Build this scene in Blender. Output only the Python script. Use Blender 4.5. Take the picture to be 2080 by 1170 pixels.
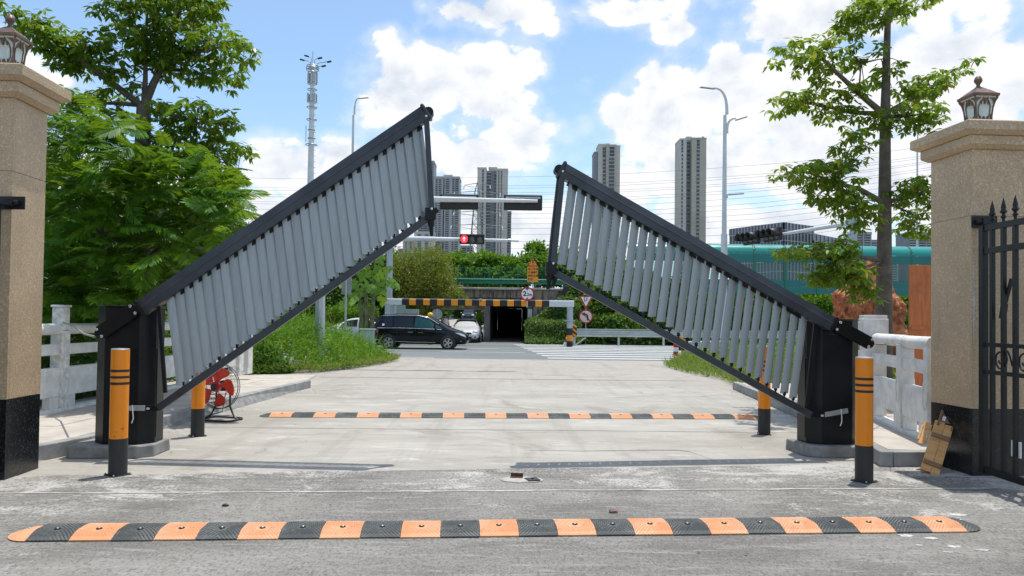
import bpy, math, random
import numpy as np
from mathutils import Vector, Matrix
rad = math.radians
random.seed(11)
rng = np.random.default_rng(11)
SC = bpy.context.scene
COL = SC.collection
for _o in list(bpy.data.objects):
    bpy.data.objects.remove(_o)

# ---------------------------------------------------------------- camera
FPX, CX, HY, EYE = 1500.0, 1040.0, 645.0, 1.55          # focal length in photo pixels, horizon row, eye height
PITCH, ROLL = rad(1.2), rad(0.7)
Y0 = HY - FPX * math.tan(PITCH)
CP, SP, CR, SR = math.cos(PITCH), math.sin(PITCH), math.cos(ROLL), math.sin(ROLL)
FWD = Vector((0, CP, SP)); U0 = Vector((0, -SP, CP)); R0 = Vector((1, 0, 0))
RGT = CR * R0 + SR * U0; UPV = -SR * R0 + CR * U0
CAM = Vector((0, 0, EYE))
cd = bpy.data.cameras.new('camera'); cam = bpy.data.objects.new('camera', cd); COL.objects.link(cam)
cd.sensor_width = 36.0; cd.lens = 36.0 * FPX / 2080.0
cd.shift_y = (Y0 - 585.0) / 2080.0
cd.clip_start = 0.1; cd.clip_end = 6000
m = Matrix.Identity(4)
for i in range(3):
    m[i][0] = RGT[i]; m[i][1] = UPV[i]; m[i][2] = -FWD[i]; m[i][3] = CAM[i]
cam.matrix_world = m
SC.camera = cam

# ---------------------------------------------------------------- light, sky, exposure
SUN_DIR = Vector((0.14, 0.17, 1.0)).normalized()
SUN_EL = math.asin(SUN_DIR.z); SUN_AZ = math.atan2(SUN_DIR.x, SUN_DIR.y)
sl = bpy.data.lights.new('sun', 'SUN'); sun = bpy.data.objects.new('sun', sl); COL.objects.link(sun)
sl.energy = 3.0; sl.angle = rad(0.5); sl.color = (1.0, 0.965, 0.90)
sun.rotation_euler = (-SUN_DIR).to_track_quat('-Z', 'Y').to_euler()
vs = SC.view_settings
vs.view_transform = 'Standard'; vs.look = 'None'; vs.gamma = 1.0; vs.exposure = 0.45; vs.use_curve_mapping = False
SKY_STRENGTH = 0.15

def node(nt, typ, ins=None, **props):
    n = nt.nodes.new(typ)
    for k, v in props.items():
        setattr(n, k, v)
    for k, v in (ins or {}).items():
        s = n.inputs[k]
        if isinstance(v, bpy.types.NodeSocket):
            nt.links.new(v, s)
        else:
            s.default_value = v
    return n
def nmath(nt, op, a, b=0.0, c=None, clamp=False):
    ins = {0: a, 1: b}
    if c is not None: ins[2] = c
    return node(nt, 'ShaderNodeMath', ins, operation=op, use_clamp=clamp).outputs[0]
def nnoise(nt, vec, scale, detail=5.0, rough=0.55, dist=0.0):
    return node(nt, 'ShaderNodeTexNoise', {'Vector': vec, 'Scale': scale, 'Detail': detail, 'Roughness': rough, 'Distortion': dist}).outputs[0]
def nmix(nt, f, a, b, blend='MIX'):
    n = nt.nodes.new('ShaderNodeMix'); n.data_type = 'RGBA'; n.blend_type = blend
    for i, v in ((0, f), (6, a), (7, b)):
        if isinstance(v, bpy.types.NodeSocket): nt.links.new(v, n.inputs[i])
        else:
            if i and len(v) == 3: v = (*v, 1.0)
            n.inputs[i].default_value = v
    return n.outputs[2]
def nstep(nt, x, lo, hi, tlo=0.0, thi=1.0):
    n = nt.nodes.new('ShaderNodeMapRange'); n.interpolation_type = 'SMOOTHSTEP'
    for i, v in enumerate((x, lo, hi, tlo, thi)):
        if isinstance(v, bpy.types.NodeSocket): nt.links.new(v, n.inputs[i])
        else: n.inputs[i].default_value = v
    return n.outputs[0]
def nmap(nt, vec, loc=(0, 0, 0), scale=(1, 1, 1), rot=(0, 0, 0)):
    return node(nt, 'ShaderNodeMapping', {'Vector': vec, 'Location': loc, 'Scale': scale, 'Rotation': rot}).outputs[0]

def ray(x, y):
    x, y = float(x), float(y); return FWD + ((x - CX) / FPX) * RGT + (-(y - Y0) / FPX) * UPV
def P(x, y, d):
    """The point seen at photo pixel (x, y) whose distance along world Y is d."""
    r = ray(x, y)
    return CAM + r * (float(d) / r.y)
def G(x, y, z=0.0):
    """The point of the level z seen at photo pixel (x, y)."""
    r = ray(x, y)
    return CAM + r * ((z - EYE) / r.z)

def build_world():
    w = bpy.data.worlds.new('World'); SC.world = w; w.use_nodes = True
    nt = w.node_tree; nt.nodes.clear()
    out = nt.nodes.new('ShaderNodeOutputWorld'); bg = nt.nodes.new('ShaderNodeBackground')
    nt.links.new(bg.outputs[0], out.inputs[0])
    sky = nt.nodes.new('ShaderNodeTexSky'); sky.sky_type = 'NISHITA'; sky.sun_disc = False
    sky.sun_elevation = SUN_EL; sky.sun_rotation = SUN_AZ
    sky.air_density = 1.0; sky.dust_density = 1.2; sky.ozone_density = 1.0
    d = nt.nodes.new('ShaderNodeTexCoord').outputs['Generated']
    d = node(nt, 'ShaderNodeVectorMath', {0: d}, operation='NORMALIZE').outputs[0]
    # cumulus banks: centre (as seen in the photo), half width, half height
    blobs = [(870, 165, 150, 70), (800, 210, 80, 60), (980, 150, 90, 55), (1010, 215, 80, 40), (1070, 285, 80, 60), (970, 320, 130, 65),
             (880, 300, 60, 40), (600, 350, 130, 55), (690, 315, 60, 35), (1360, 230, 110, 100), (1270, 240, 80, 60), (1330, 175, 60, 50),
             (1480, 190, 110, 110), (1480, 130, 60, 45), (1600, 220, 160, 120), (1750, 200, 200, 120), (1900, 120, 150, 60), (2000, 200, 150, 110),
             (1500, 330, 300, 110), (1850, 330, 250, 120), (1010, 25, 130, 40), (1290, 20, 90, 28), (1720, 35, 230, 55), (1380, 60, 60, 30),
             (1000, 470, 420, 80), (1500, 470, 420, 80), (560, 440, 260, 70), (250, 430, 250, 80), (2250, 250, 200, 120), (-150, 330, 200, 90),
             (-300, 60, 180, 60), (900, -160, 300, 70), (1700, -190, 380, 80), (2500, 60, 200, 90)]
    cov = None
    for (x, y, rx, ry) in blobs:
        c = ray(x, y).normalized()
        sx, sz = FPX / (rx * 1.12), FPX / (ry * 1.12)
        mv = nmap(nt, d, (-c.x * sx, -c.y * 1.5, -c.z * sz), (sx, 1.5, sz))
        ln = node(nt, 'ShaderNodeVectorMath', {0: mv}, operation='LENGTH').outputs['Value']
        v = nmath(nt, 'SUBTRACT', 1.0, ln)
        cov = v if cov is None else nmath(nt, 'SMOOTH_MAX', cov, v, 0.25)
    cov = nmath(nt, 'MAXIMUM', cov, -0.8)
    sep = node(nt, 'ShaderNodeSeparateXYZ', {0: d})
    zc = nmath(nt, 'MAXIMUM', nmath(nt, 'ABSOLUTE', sep.outputs[2]), 0.08)
    flat = node(nt, 'ShaderNodeVectorMath', {0: d, 1: node(nt, 'ShaderNodeCombineXYZ', {0: zc, 1: zc, 2: 1.0}).outputs[0]}, operation='DIVIDE').outputs[0]
    other = nmath(nt, 'MULTIPLY_ADD', nnoise(nt, flat, 1.3, 3.0, 0.5), 3.0, -1.6)       # fair-weather clouds all round the sky
    side = nstep(nt, sep.outputs[1], 0.55, 0.78, 0.0, 1.0)
    other = nmath(nt, 'SUBTRACT', other, nmath(nt, 'MULTIPLY', side, 2.0))
    cov = nmath(nt, 'SMOOTH_MAX', cov, other, 0.2)
    dd = nmap(nt, d, (0.3, 0.1, 0.2), (1, 1, 1.35))
    n1 = nnoise(nt, dd, 8.0, 9.0, 0.58, 0.25)
    n1b = nnoise(nt, nmap(nt, d, (0.3, 0.1, 0.2 + 0.04), (1, 1, 1.35)), 8.0, 9.0, 0.58, 0.25)
    n2 = nnoise(nt, dd, 26.0, 6.0, 0.6, 0.3)
    wob = node(nt, 'ShaderNodeVectorMath', {0: dd, 1: nmath(nt, 'MULTIPLY', n2, 0.035)}, operation='ADD').outputs[0]
    puff = lambda s: node(nt, 'ShaderNodeTexVoronoi', {'Vector': wob, 'Scale': s}, voronoi_dimensions='3D', feature='F1').outputs['Distance']
    pf = nmath(nt, 'ADD', nmath(nt, 'MULTIPLY_ADD', puff(17.0), -1.0, 0.42), nmath(nt, 'MULTIPLY_ADD', puff(40.0), -0.55, 0.23))
    nz = nmath(nt, 'ADD', nmath(nt, 'MULTIPLY_ADD', n1, 1.7, -0.85), nmath(nt, 'MULTIPLY_ADD', n2, 0.55, -0.275))
    nz = nmath(nt, 'ADD', nz, nmath(nt, 'MULTIPLY', pf, 0.75))
    den = nmath(nt, 'ADD', cov, nz)
    mask = nmath(nt, 'MAXIMUM', nstep(nt, den, -0.02, 0.30), nstep(nt, den, -0.45, 0.35, 0.0, 0.45))
    n3 = nnoise(nt, nmap(nt, d, (1.3, 0.4, 0.7), (1, 1, 1.6)), 4.5, 5.0, 0.55, 0.4)
    lit = nmath(nt, 'MULTIPLY_ADD', nmath(nt, 'SUBTRACT', n1, n1b), 3.6, 0.56)
    lit = nmath(nt, 'ADD', lit, nmath(nt, 'MULTIPLY_ADD', n3, 1.3, -0.50))
    lit = nmath(nt, 'ADD', lit, nstep(nt, den, 0.8, 0.15, 0.0, 0.40))
    lit = nmath(nt, 'ADD', lit, nmath(nt, 'MULTIPLY', pf, 0.9))
    low = nstep(nt, sep.outputs[2], 0.05, 0.19, -0.16, 0.12)
    lit = nmath(nt, 'ADD', lit, low, clamp=True)
    k = 1.0 / SKY_STRENGTH
    ccol = nmix(nt, lit, (0.475 * k, 0.53 * k, 0.61 * k), (0.765 * k, 0.77 * k, 0.785 * k))
    clear = nmix(nt, 1.0, sky.outputs[0], SKY_TINT, 'MULTIPLY')
    veil = nstep(nt, sep.outputs[2], 0.0, 0.22, 0.75, 0.0)                       # pale summer haze low over the city
    clear = nmix(nt, veil, clear, (0.60 * k, 0.74 * k, 0.88 * k))
    col = nmix(nt, mask, clear, ccol)
    nt.links.new(col, bg.inputs[0]); bg.inputs[1].default_value = SKY_STRENGTH
SKY_TINT = (0.90, 0.985, 1.0)
build_world()

# ---------------------------------------------------------------- helpers
def lin(r, g, b):
    f = lambda c: c / 12.92 if c <= 0.04045 else ((c + 0.055) / 1.055) ** 2.4
    return (f(r / 255), f(g / 255), f(b / 255))

class MB:
    """Collects shapes; build() links them as ONE mesh object."""
    def __init__(s): s.v = []; s.f = []
    def add(s, vs, fs):
        o = len(s.v); s.v += [tuple(v) for v in vs]; s.f += [tuple(i + o for i in f) for f in fs]; return s
    def box(s, x0, x1, y0, y1, z0, z1):
        return s.add([(x0, y0, z0), (x1, y0, z0), (x1, y1, z0), (x0, y1, z0), (x0, y0, z1), (x1, y0, z1), (x1, y1, z1), (x0, y1, z1)],
                     [(0, 3, 2, 1), (4, 5, 6, 7), (0, 1, 5, 4), (1, 2, 6, 5), (2, 3, 7, 6), (3, 0, 4, 7)])
    def frustum(s, cx, cy, z0, z1, ax, ay, bx, by):
        return s.add([(cx - ax, cy - ay, z0), (cx + ax, cy - ay, z0), (cx + ax, cy + ay, z0), (cx - ax, cy + ay, z0),
                      (cx - bx, cy - by, z1), (cx + bx, cy - by, z1), (cx + bx, cy + by, z1), (cx - bx, cy + by, z1)],
                     [(0, 3, 2, 1), (4, 5, 6, 7), (0, 1, 5, 4), (1, 2, 6, 5), (2, 3, 7, 6), (3, 0, 4, 7)])
    def sweep(s, p0, p1, prof, side=(0, 1, 0)):
        """Extrude prof [(a, b)] from p0 to p1: a along `side`, b along the third axis (kept upward)."""
        p0, p1 = Vector(p0), Vector(p1); t = (p1 - p0).normalized(); a = Vector(side); a = (a - t * a.dot(t)).normalized(); b = t.cross(a)
        if b.z < 0: b = -b
        n = len(prof)
        vs = [p + a * u + b * w for p in (p0, p1) for u, w in prof]
        return s.add(vs, [tuple(range(n))[::-1], tuple(range(n, 2 * n))] + [(i, (i + 1) % n, (i + 1) % n + n, i + n) for i in range(n)])
    def bar(s, p0, p1, w, h=None, side=(0, 1, 0)):
        h = w if h is None else h; w /= 2; h /= 2
        if abs((Vector(p1) - Vector(p0)).normalized().dot(Vector(side).normalized())) > 0.98: side = (1, 0, 0)
        return s.sweep(p0, p1, [(-w, -h), (w, -h), (w, h), (-w, h)], side)
    def tube(s, pts, r, n=8, caps=True):
        pts = [Vector(p) for p in pts]; rs = r if isinstance(r, (list, tuple)) else [r] * len(pts)
        vs = []; fs = []; ref = None
        for i, p in enumerate(pts):
            t = (pts[min(i + 1, len(pts) - 1)] - pts[max(i - 1, 0)]).normalized()
            if ref is None: ref = Vector((0, 0, 1)) if abs(t.z) < 0.9 else Vector((1, 0, 0))
            a = (ref - t * ref.dot(t)).normalized(); ref = a; b = t.cross(a)
            vs += [p + (a * math.cos(2 * math.pi * k / n) + b * math.sin(2 * math.pi * k / n)) * rs[i] for k in range(n)]
        for i in range(len(pts) - 1):
            fs += [(i * n + k, i * n + (k + 1) % n, (i + 1) * n + (k + 1) % n, (i + 1) * n + k) for k in range(n)]
        if caps: fs += [tuple(range(n))[::-1], tuple(range((len(pts) - 1) * n, len(pts) * n))]
        return s.add(vs, fs)
    def ring(s, c, R, r, axis=(0, 0, 1), n=24, k=6):
        c = Vector(c); z = Vector(axis).normalized(); a = z.orthogonal().normalized(); b = z.cross(a); vs = []; fs = []
        for i in range(n):
            q = a * math.cos(2 * math.pi * i / n) + b * math.sin(2 * math.pi * i / n)
            vs += [c + q * (R + r * math.cos(2 * math.pi * j / k)) + z * r * math.sin(2 * math.pi * j / k) for j in range(k)]
        for i in range(n):
            fs += [(i * k + j, ((i + 1) % n) * k + j, ((i + 1) % n) * k + (j + 1) % k, i * k + (j + 1) % k) for j in range(k)]
        return s.add(vs, fs)
    def lathe(s, prof, n=20, c=(0, 0, 0), axis=(0, 0, 1)):
        c = Vector(c); z = Vector(axis).normalized(); a = z.orthogonal().normalized() if abs(z.z) < 0.99 else Vector((1, 0, 0)); b = z.cross(a)
        vs = []; fs = []
        for (r, h) in prof:
            vs += [c + z * h + (a * math.cos(2 * math.pi * k / n) + b * math.sin(2 * math.pi * k / n)) * r for k in range(n)]
        for i in range(len(prof) - 1):
            fs += [(i * n + k, i * n + (k + 1) % n, (i + 1) * n + (k + 1) % n, (i + 1) * n + k) for k in range(n)]
        fs += [tuple(range(n))[::-1], tuple(range((len(prof) - 1) * n, len(prof) * n))]
        return s.add(vs, fs)
    def prism(s, poly, z0, z1, k=1.0):
        n = len(poly)
        return s.add([(x * k, y * k, z0) for x, y in poly] + [(x, y, z1) for x, y in poly],
                     [tuple(range(n))[::-1], tuple(range(n, 2 * n))] + [(i, (i + 1) % n, (i + 1) % n + n, i + n) for i in range(n)])
    def plate(s, poly, y0, y1):
        """A flat shape [(x, z)] given thickness from y0 (front) to y1."""
        n = len(poly)
        return s.add([(x, y0, z) for x, z in poly] + [(x, y1, z) for x, z in poly],
                     [tuple(range(n)), tuple(range(n, 2 * n))[::-1]] + [(i, i + n, (i + 1) % n + n, (i + 1) % n) for i in range(n)])
    def ball(s, c, r, nu=12, nv=8, sc=(1, 1, 1)):
        prof = [(max(1e-4, r * math.sin(math.pi * j / nv)), -r * math.cos(math.pi * j / nv)) for j in range(nv + 1)]
        o = len(s.v); s.lathe(prof, nu)
        for i in range(o, len(s.v)):
            x, y, z = s.v[i]; s.v[i] = (c[0] + x * sc[0], c[1] + y * sc[1], c[2] + z * sc[2])
        return s
    def mesh(s, name, mt, smooth=False):
        me = bpy.data.meshes.new(name); me.from_pydata(s.v, [], s.f); me.materials.append(mt)
        if smooth: me.polygons.foreach_set('use_smooth', [True] * len(me.polygons))
        me.update(); return me
    def build(s, name, mt, parent=None, smooth=False, bevel=0.0, loc=None, rot=None, seg=2):
        return put(name, s.mesh(name, mt, smooth), parent, loc, rot, bevel, smooth, seg)

def put(name, me, parent=None, loc=None, rot=None, bevel=0.0, smooth=False, seg=2):
    o = bpy.data.objects.new(name, me); COL.objects.link(o)
    if parent is not None: o.parent = parent
    if loc is not None: o.location = loc
    if rot is not None: o.rotation_euler = rot
    if bevel:
        b = o.modifiers.new('bevel', 'BEVEL'); b.width = bevel; b.segments = seg; b.limit_method = 'ANGLE'; b.angle_limit = rad(40)
    if smooth:
        e = o.modifiers.new('edge', 'EDGE_SPLIT'); e.split_angle = rad(38)
    return o
def tag(o, label=None, cat=None, group=None, kind=None):
    for k, v in (('label', label), ('category', cat), ('group', group), ('kind', kind)):
        if v: o[k] = v
    return o
def thing(name, label, cat, loc=(0, 0, 0), rotz=0.0, group=None):
    o = bpy.data.objects.new(name, None); COL.objects.link(o); o.location = loc; o.rotation_euler = (0, 0, rotz); o.empty_display_size = 0.2
    return tag(o, label, cat, group)
def struct(o): o['kind'] = 'structure'; return o
def stuff(o): o['kind'] = 'stuff'; return o
def dup(root, loc, rotz, label, scale=None):
    kids = {}
    for o in COL.objects:
        if o.parent is not None: kids.setdefault(o.parent.name, []).append(o)
    def cp(o, par):
        c = o.copy(); COL.objects.link(c)
        if par is not None: c.parent = par
        for ch in kids.get(o.name, []): cp(ch, c)
        return c
    r = cp(root, None); r.location = loc; r.rotation_euler = (0, 0, rotz); r['label'] = label
    if scale: r.scale = scale
    return r
def np_mesh(name, V, n, mt, smooth=False):
    """A mesh whose faces each use n vertices in a row of V."""
    me = bpy.data.meshes.new(name); V = np.asarray(V, dtype=np.float32).reshape(-1, 3); k = len(V); f = k // n
    me.vertices.add(k); me.vertices.foreach_set('co', V.ravel())
    me.loops.add(k); me.loops.foreach_set('vertex_index', np.arange(k, dtype=np.int32))
    me.polygons.add(f); me.polygons.foreach_set('loop_start', np.arange(0, k, n, dtype=np.int32))
    me.update(calc_edges=True); me.materials.append(mt); return me

# ---------------------------------------------------------------- materials
def new_mat(name):
    mt = bpy.data.materials.new(name); mt.use_nodes = True; nt = mt.node_tree
    return mt, nt, nt.nodes['Principled BSDF']
def coords(nt, per_object=True):
    v = nt.nodes.new('ShaderNodeTexCoord').outputs['Object']
    if per_object:
        r = nmath(nt, 'MULTIPLY', nt.nodes.new('ShaderNodeObjectInfo').outputs['Random'], 43.0)
        v = node(nt, 'ShaderNodeVectorMath', {0: v, 1: r}, operation='ADD').outputs[0]
    return v
def bump(nt, b, h, strength, dist=0.02):
    n = node(nt, 'ShaderNodeBump', {'Strength': strength, 'Distance': dist, 'Height': h}); nt.links.new(n.outputs[0], b.inputs['Normal'])
def mat(name, col, rough=0.55, metal=0.0, var=0.12, scale=6.0, bmp=0.0, bscale=60.0, coat=0.0, dirt=None, spec=0.5):
    mt, nt, b = new_mat(name); v = coords(nt)
    n = nnoise(nt, v, scale, 5.0, 0.6)
    c = nmix(nt, nstep(nt, n, 0.3, 0.7), tuple(x * (1 - var) for x in col), tuple(min(1, x * (1 + var)) for x in col))
    if dirt:
        dcol, amt, ds = dirt
        c = nmix(nt, nstep(nt, nnoise(nt, v, ds, 8.0, 0.65, 0.4), 1.0 - amt, 1.0 - amt + 0.22, 0.0, 0.85), c, dcol)
    nt.links.new(c, b.inputs['Base Color'])
    nt.links.new(nmath(nt, 'MULTIPLY_ADD', n, 0.24, rough - 0.12, clamp=True), b.inputs['Roughness'])
    b.inputs['Metallic'].default_value = metal; b.inputs['Coat Weight'].default_value = coat; b.inputs['Specular IOR Level'].default_value = spec
    if bmp: bump(nt, b, nnoise(nt, v, bscale, 4.0, 0.6), bmp)
    return mt
def granite(name, base, dark, light, scale=110.0, rough=0.35):
    mt, nt, b = new_mat(name); v = coords(nt)
    n1 = nnoise(nt, v, scale, 3.0, 0.7); n2 = nnoise(nt, v, scale * 0.45, 3.0, 0.6); n3 = nnoise(nt, v, 2.2, 4.0, 0.6)
    c = nmix(nt, nstep(nt, n1, 0.38, 0.50), dark, base)
    c = nmix(nt, nstep(nt, n2, 0.54, 0.64), c, light)
    c = nmix(nt, nstep(nt, n3, 0.35, 0.75, 0.0, 0.45), c, tuple(x * 0.58 for x in base))
    c = nmix(nt, nt.nodes.new('ShaderNodeObjectInfo').outputs['Random'], c, nmix(nt, 0.20, c, (0.30, 0.20, 0.12) if base[0] > 0.1 else (0.01, 0.01, 0.01)))
    streak = nnoise(nt, nmap(nt, v, (0, 0, 0), (9, 9, 0.5)), 1.0, 5.0, 0.6)
    c = nmix(nt, nstep(nt, streak, 0.58, 0.78, 0.0, 0.3), c, tuple(x * 0.5 for x in dark))
    nt.links.new(c, b.inputs['Base Color']); b.inputs['Roughness'].default_value = rough
    bump(nt, b, n1, 0.08, 0.01); return mt
def leafmat(name, c1, c2, c3=None, trans=0.35, rough=0.42):
    mt, nt, b = new_mat(name)
    r = nt.nodes.new('ShaderNodeNewGeometry').outputs['Random Per Island']
    c = nmix(nt, r, c1, c2)
    if c3: c = nmix(nt, nstep(nt, r, 0.90, 0.97), c, c3)
    nt.links.new(c, b.inputs['Base Color']); b.inputs['Roughness'].default_value = rough; b.inputs['Specular IOR Level'].default_value = 0.3
    t = node(nt, 'ShaderNodeBsdfTranslucent', {'Color': nmix(nt, 0.6, c, (0.30, 0.42, 0.02))})
    ms = node(nt, 'ShaderNodeMixShader', {0: trans, 1: b.outputs[0], 2: t.outputs[0]})
    nt.links.new(ms.outputs[0], nt.nodes['Material Output'].inputs[0]); return mt
def glassmat(name, tint, trans=0.6, rough=0.05):
    mt, nt, b = new_mat(name)
    b.inputs['Base Color'].default_value = (*tint, 1); b.inputs['Roughness'].default_value = rough
    t = node(nt, 'ShaderNodeBsdfTransparent', {'Color': (0.8, 0.9, 0.88, 1)})
    ms = node(nt, 'ShaderNodeMixShader', {0: trans, 1: b.outputs[0], 2: t.outputs[0]})
    nt.links.new(ms.outputs[0], nt.nodes['Material Output'].inputs[0]); return mt
def woodmat(name, c1, c2, rough=0.7, stretch=(1.2, 14, 14)):
    mt, nt, b = new_mat(name); v = nmap(nt, coords(nt), (0, 0, 0), stretch)
    n = nnoise(nt, v, 2.2, 7.0, 0.65, 1.2); n2 = nnoise(nt, coords(nt), 3.0, 5.0, 0.6)
    c = nmix(nt, nstep(nt, n, 0.3, 0.7), c1, c2); c = nmix(nt, nstep(nt, n2, 0.55, 0.8, 0.0, 0.5), c, tuple(x * 0.45 for x in c1))
    nt.links.new(c, b.inputs['Base Color']); b.inputs['Roughness'].default_value = rough; bump(nt, b, n, 0.25, 0.01); return mt
def emit(name, col, s):
    mt, nt, b = new_mat(name); b.inputs['Base Color'].default_value = (*col, 1); b.inputs['Emission Color'].default_value = (*col, 1); b.inputs['Emission Strength'].default_value = s
    return mt

def drive_mat():
    mt, nt, b = new_mat('pale_concrete'); v = coords(nt, False)
    big = nnoise(nt, nmap(nt, v, (3, 1, 0), (0.35, 0.6, 1)), 1.0, 5.0, 0.6)
    mid = nnoise(nt, nmap(nt, v, (0, 0, 0), (0.8, 2.6, 1)), 1.5, 9.0, 0.72, 0.7)
    brush = nnoise(nt, nmap(nt, v, (0, 0, 0), (1.6, 17.0, 1), (0, 0, rad(3))), 1.0, 6.0, 0.68, 0.2)
    fine = nnoise(nt, nmap(nt, v, (0, 0, 0), (1, 0.5, 1)), 36.0, 5.0, 0.78)
    c = nmix(nt, nstep(nt, big, 0.3, 0.7), (0.325, 0.298, 0.250), (0.435, 0.408, 0.355))
    far = nstep(nt, node(nt, 'ShaderNodeSeparateXYZ', {0: v}).outputs[1], 15.0, 19.5, 0.0, 0.75)       # the older slab towards the street is browner
    c = nmix(nt, far, c, nmix(nt, nstep(nt, mid, 0.35, 0.65), (0.27, 0.225, 0.185), (0.45, 0.41, 0.36)))
    c = nmix(nt, nstep(nt, mid, 0.52, 0.68, 0.0, 0.55), c, (0.255, 0.225, 0.185))
    c = nmix(nt, nstep(nt, mid, 0.45, 0.33, 0.0, 0.75), c, (0.55, 0.53, 0.49))
    c = nmix(nt, nstep(nt, brush, 0.46, 0.64, 0.0, 0.35), c, (0.27, 0.245, 0.21))
    c = nmix(nt, nstep(nt, fine, 0.57, 0.70, 0.0, 0.4), c, (0.22, 0.20, 0.17))
    c = nmix(nt, nstep(nt, fine, 0.42, 0.30, 0.0, 0.4), c, (0.56, 0.54, 0.50))
    st = nnoise(nt, nmap(nt, v, (7, 2, 0), (0.9, 0.5, 1)), 0.8, 7.0, 0.7, 0.8)
    c = nmix(nt, nstep(nt, st, 0.54, 0.68, 0.0, 0.55), c, (0.215, 0.19, 0.155))
    tyre = nnoise(nt, nmap(nt, v, (0, 0, 0), (2.6, 0.16, 1), (0, 0, rad(-4))), 1.0, 4.0, 0.6)
    c = nmix(nt, nstep(nt, tyre, 0.52, 0.66, 0.0, 0.30), c, (0.24, 0.22, 0.19))
    spot = nnoise(nt, v, 7.0, 6.0, 0.75, 0.3)
    c = nmix(nt, nstep(nt, spot, 0.66, 0.71, 0.0, 0.6), c, (0.17, 0.15, 0.125))
    nt.links.new(c, b.inputs['Base Color']); b.inputs['Roughness'].default_value = 0.85
    bump(nt, b, nmath(nt, 'ADD', fine, nmath(nt, 'MULTIPLY', mid, 2.0)), 0.35, 0.012); return mt
def apron_mat():
    mt, nt, b = new_mat('worn_grey_concrete'); v = coords(nt, False)
    big = nnoise(nt, nmap(nt, v, (1, 5, 0), (0.5, 0.8, 1)), 1.1, 6.0, 0.62, 0.4)
    grit = nnoise(nt, nmap(nt, v, (0, 0, 0), (1, 0.55, 1)), 42.0, 4.0, 0.8); grit2 = nnoise(nt, nmap(nt, v, (5, 3, 0), (1, 0.6, 1)), 90.0, 3.0, 0.75)
    rake = nnoise(nt, nmap(nt, v, (0, 0, 0), (1.0, 8.0, 1), (0, 0, rad(-32))), 1.8, 7.0, 0.7, 0.5)
    spill = nnoise(nt, nmap(nt, v, (2.3, 0.4, 0), (1.0, 1.5, 1)), 1.35, 9.0, 0.70, 0.8)
    c = nmix(nt, nstep(nt, big, 0.35, 0.66), (0.150, 0.140, 0.120), (0.275, 0.258, 0.228))
    c = nmix(nt, nstep(nt, rake, 0.50, 0.66, 0.0, 0.65), c, (0.33, 0.32, 0.295))
    c = nmix(nt, nstep(nt, grit, 0.52, 0.38, 0.0, 0.6), c, (0.07, 0.066, 0.058))
    c = nmix(nt, nstep(nt, grit2, 0.54, 0.68, 0.0, 0.55), c, (0.40, 0.39, 0.36))
    # laitance spilled along the edge with the pale slab, and drips further down
    xyz = node(nt, 'ShaderNodeSeparateXYZ', {0: v})
    yy = nmath(nt, 'MULTIPLY_ADD', xyz.outputs[0], -0.10, xyz.outputs[1])
    sp = nmath(nt, 'ADD', spill, nstep(nt, yy, 5.4, 7.6, 0.0, 0.15))
    sp = nmath(nt, 'ADD', sp, nstep(nt, nmath(nt, 'ABSOLUTE', nmath(nt, 'ADD', xyz.outputs[0], 0.3)), 1.8, 4.2, 0.0, 0.085))
    sp = nmath(nt, 'MULTIPLY_ADD', nmath(nt, 'SUBTRACT', grit, 0.5), 0.45, sp)
    c = nmix(nt, nstep(nt, sp, 0.62, 0.80, 0.0, 0.85), c, (0.50, 0.48, 0.44))
    nt.links.new(c, b.inputs['Base Color']); b.inputs['Roughness'].default_value = 0.9
    bump(nt, b, grit, 0.6, 0.015); return mt
def street_mat():
    mt, nt, b = new_mat('asphalt'); v = coords(nt, False)
    g = nnoise(nt, v, 40.0, 3.0, 0.7); w = nnoise(nt, nmap(nt, v, (0, 0, 0), (0.15, 1.1, 1)), 1.0, 5.0, 0.6)
    c = nmix(nt, nstep(nt, w, 0.3, 0.7), (0.13, 0.145, 0.14), (0.20, 0.215, 0.205)); c = nmix(nt, nstep(nt, g, 0.4, 0.7, 0.0, 0.4), c, (0.09, 0.095, 0.09))
    nt.links.new(c, b.inputs['Base Color']); b.inputs['Roughness'].default_value = 0.85; return mt
def stained(name, base, stain, vert=True):
    mt, nt, b = new_mat(name); v = coords(nt)
    n = nnoise(nt, nmap(nt, v, (0, 0, 0), (5, 5, 0.7) if vert else (2, 2, 2)), 1.0, 7.0, 0.68, 0.3); n2 = nnoise(nt, v, 3.0, 6.0, 0.6)
    c = nmix(nt, nstep(nt, n, 0.45, 0.62), base, stain); c = nmix(nt, nstep(nt, n2, 0.5, 0.7, 0.0, 0.5), c, tuple(x * 0.5 for x in base))
    nt.links.new(c, b.inputs['Base Color']); b.inputs['Roughness'].default_value = 0.9; return mt
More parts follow.
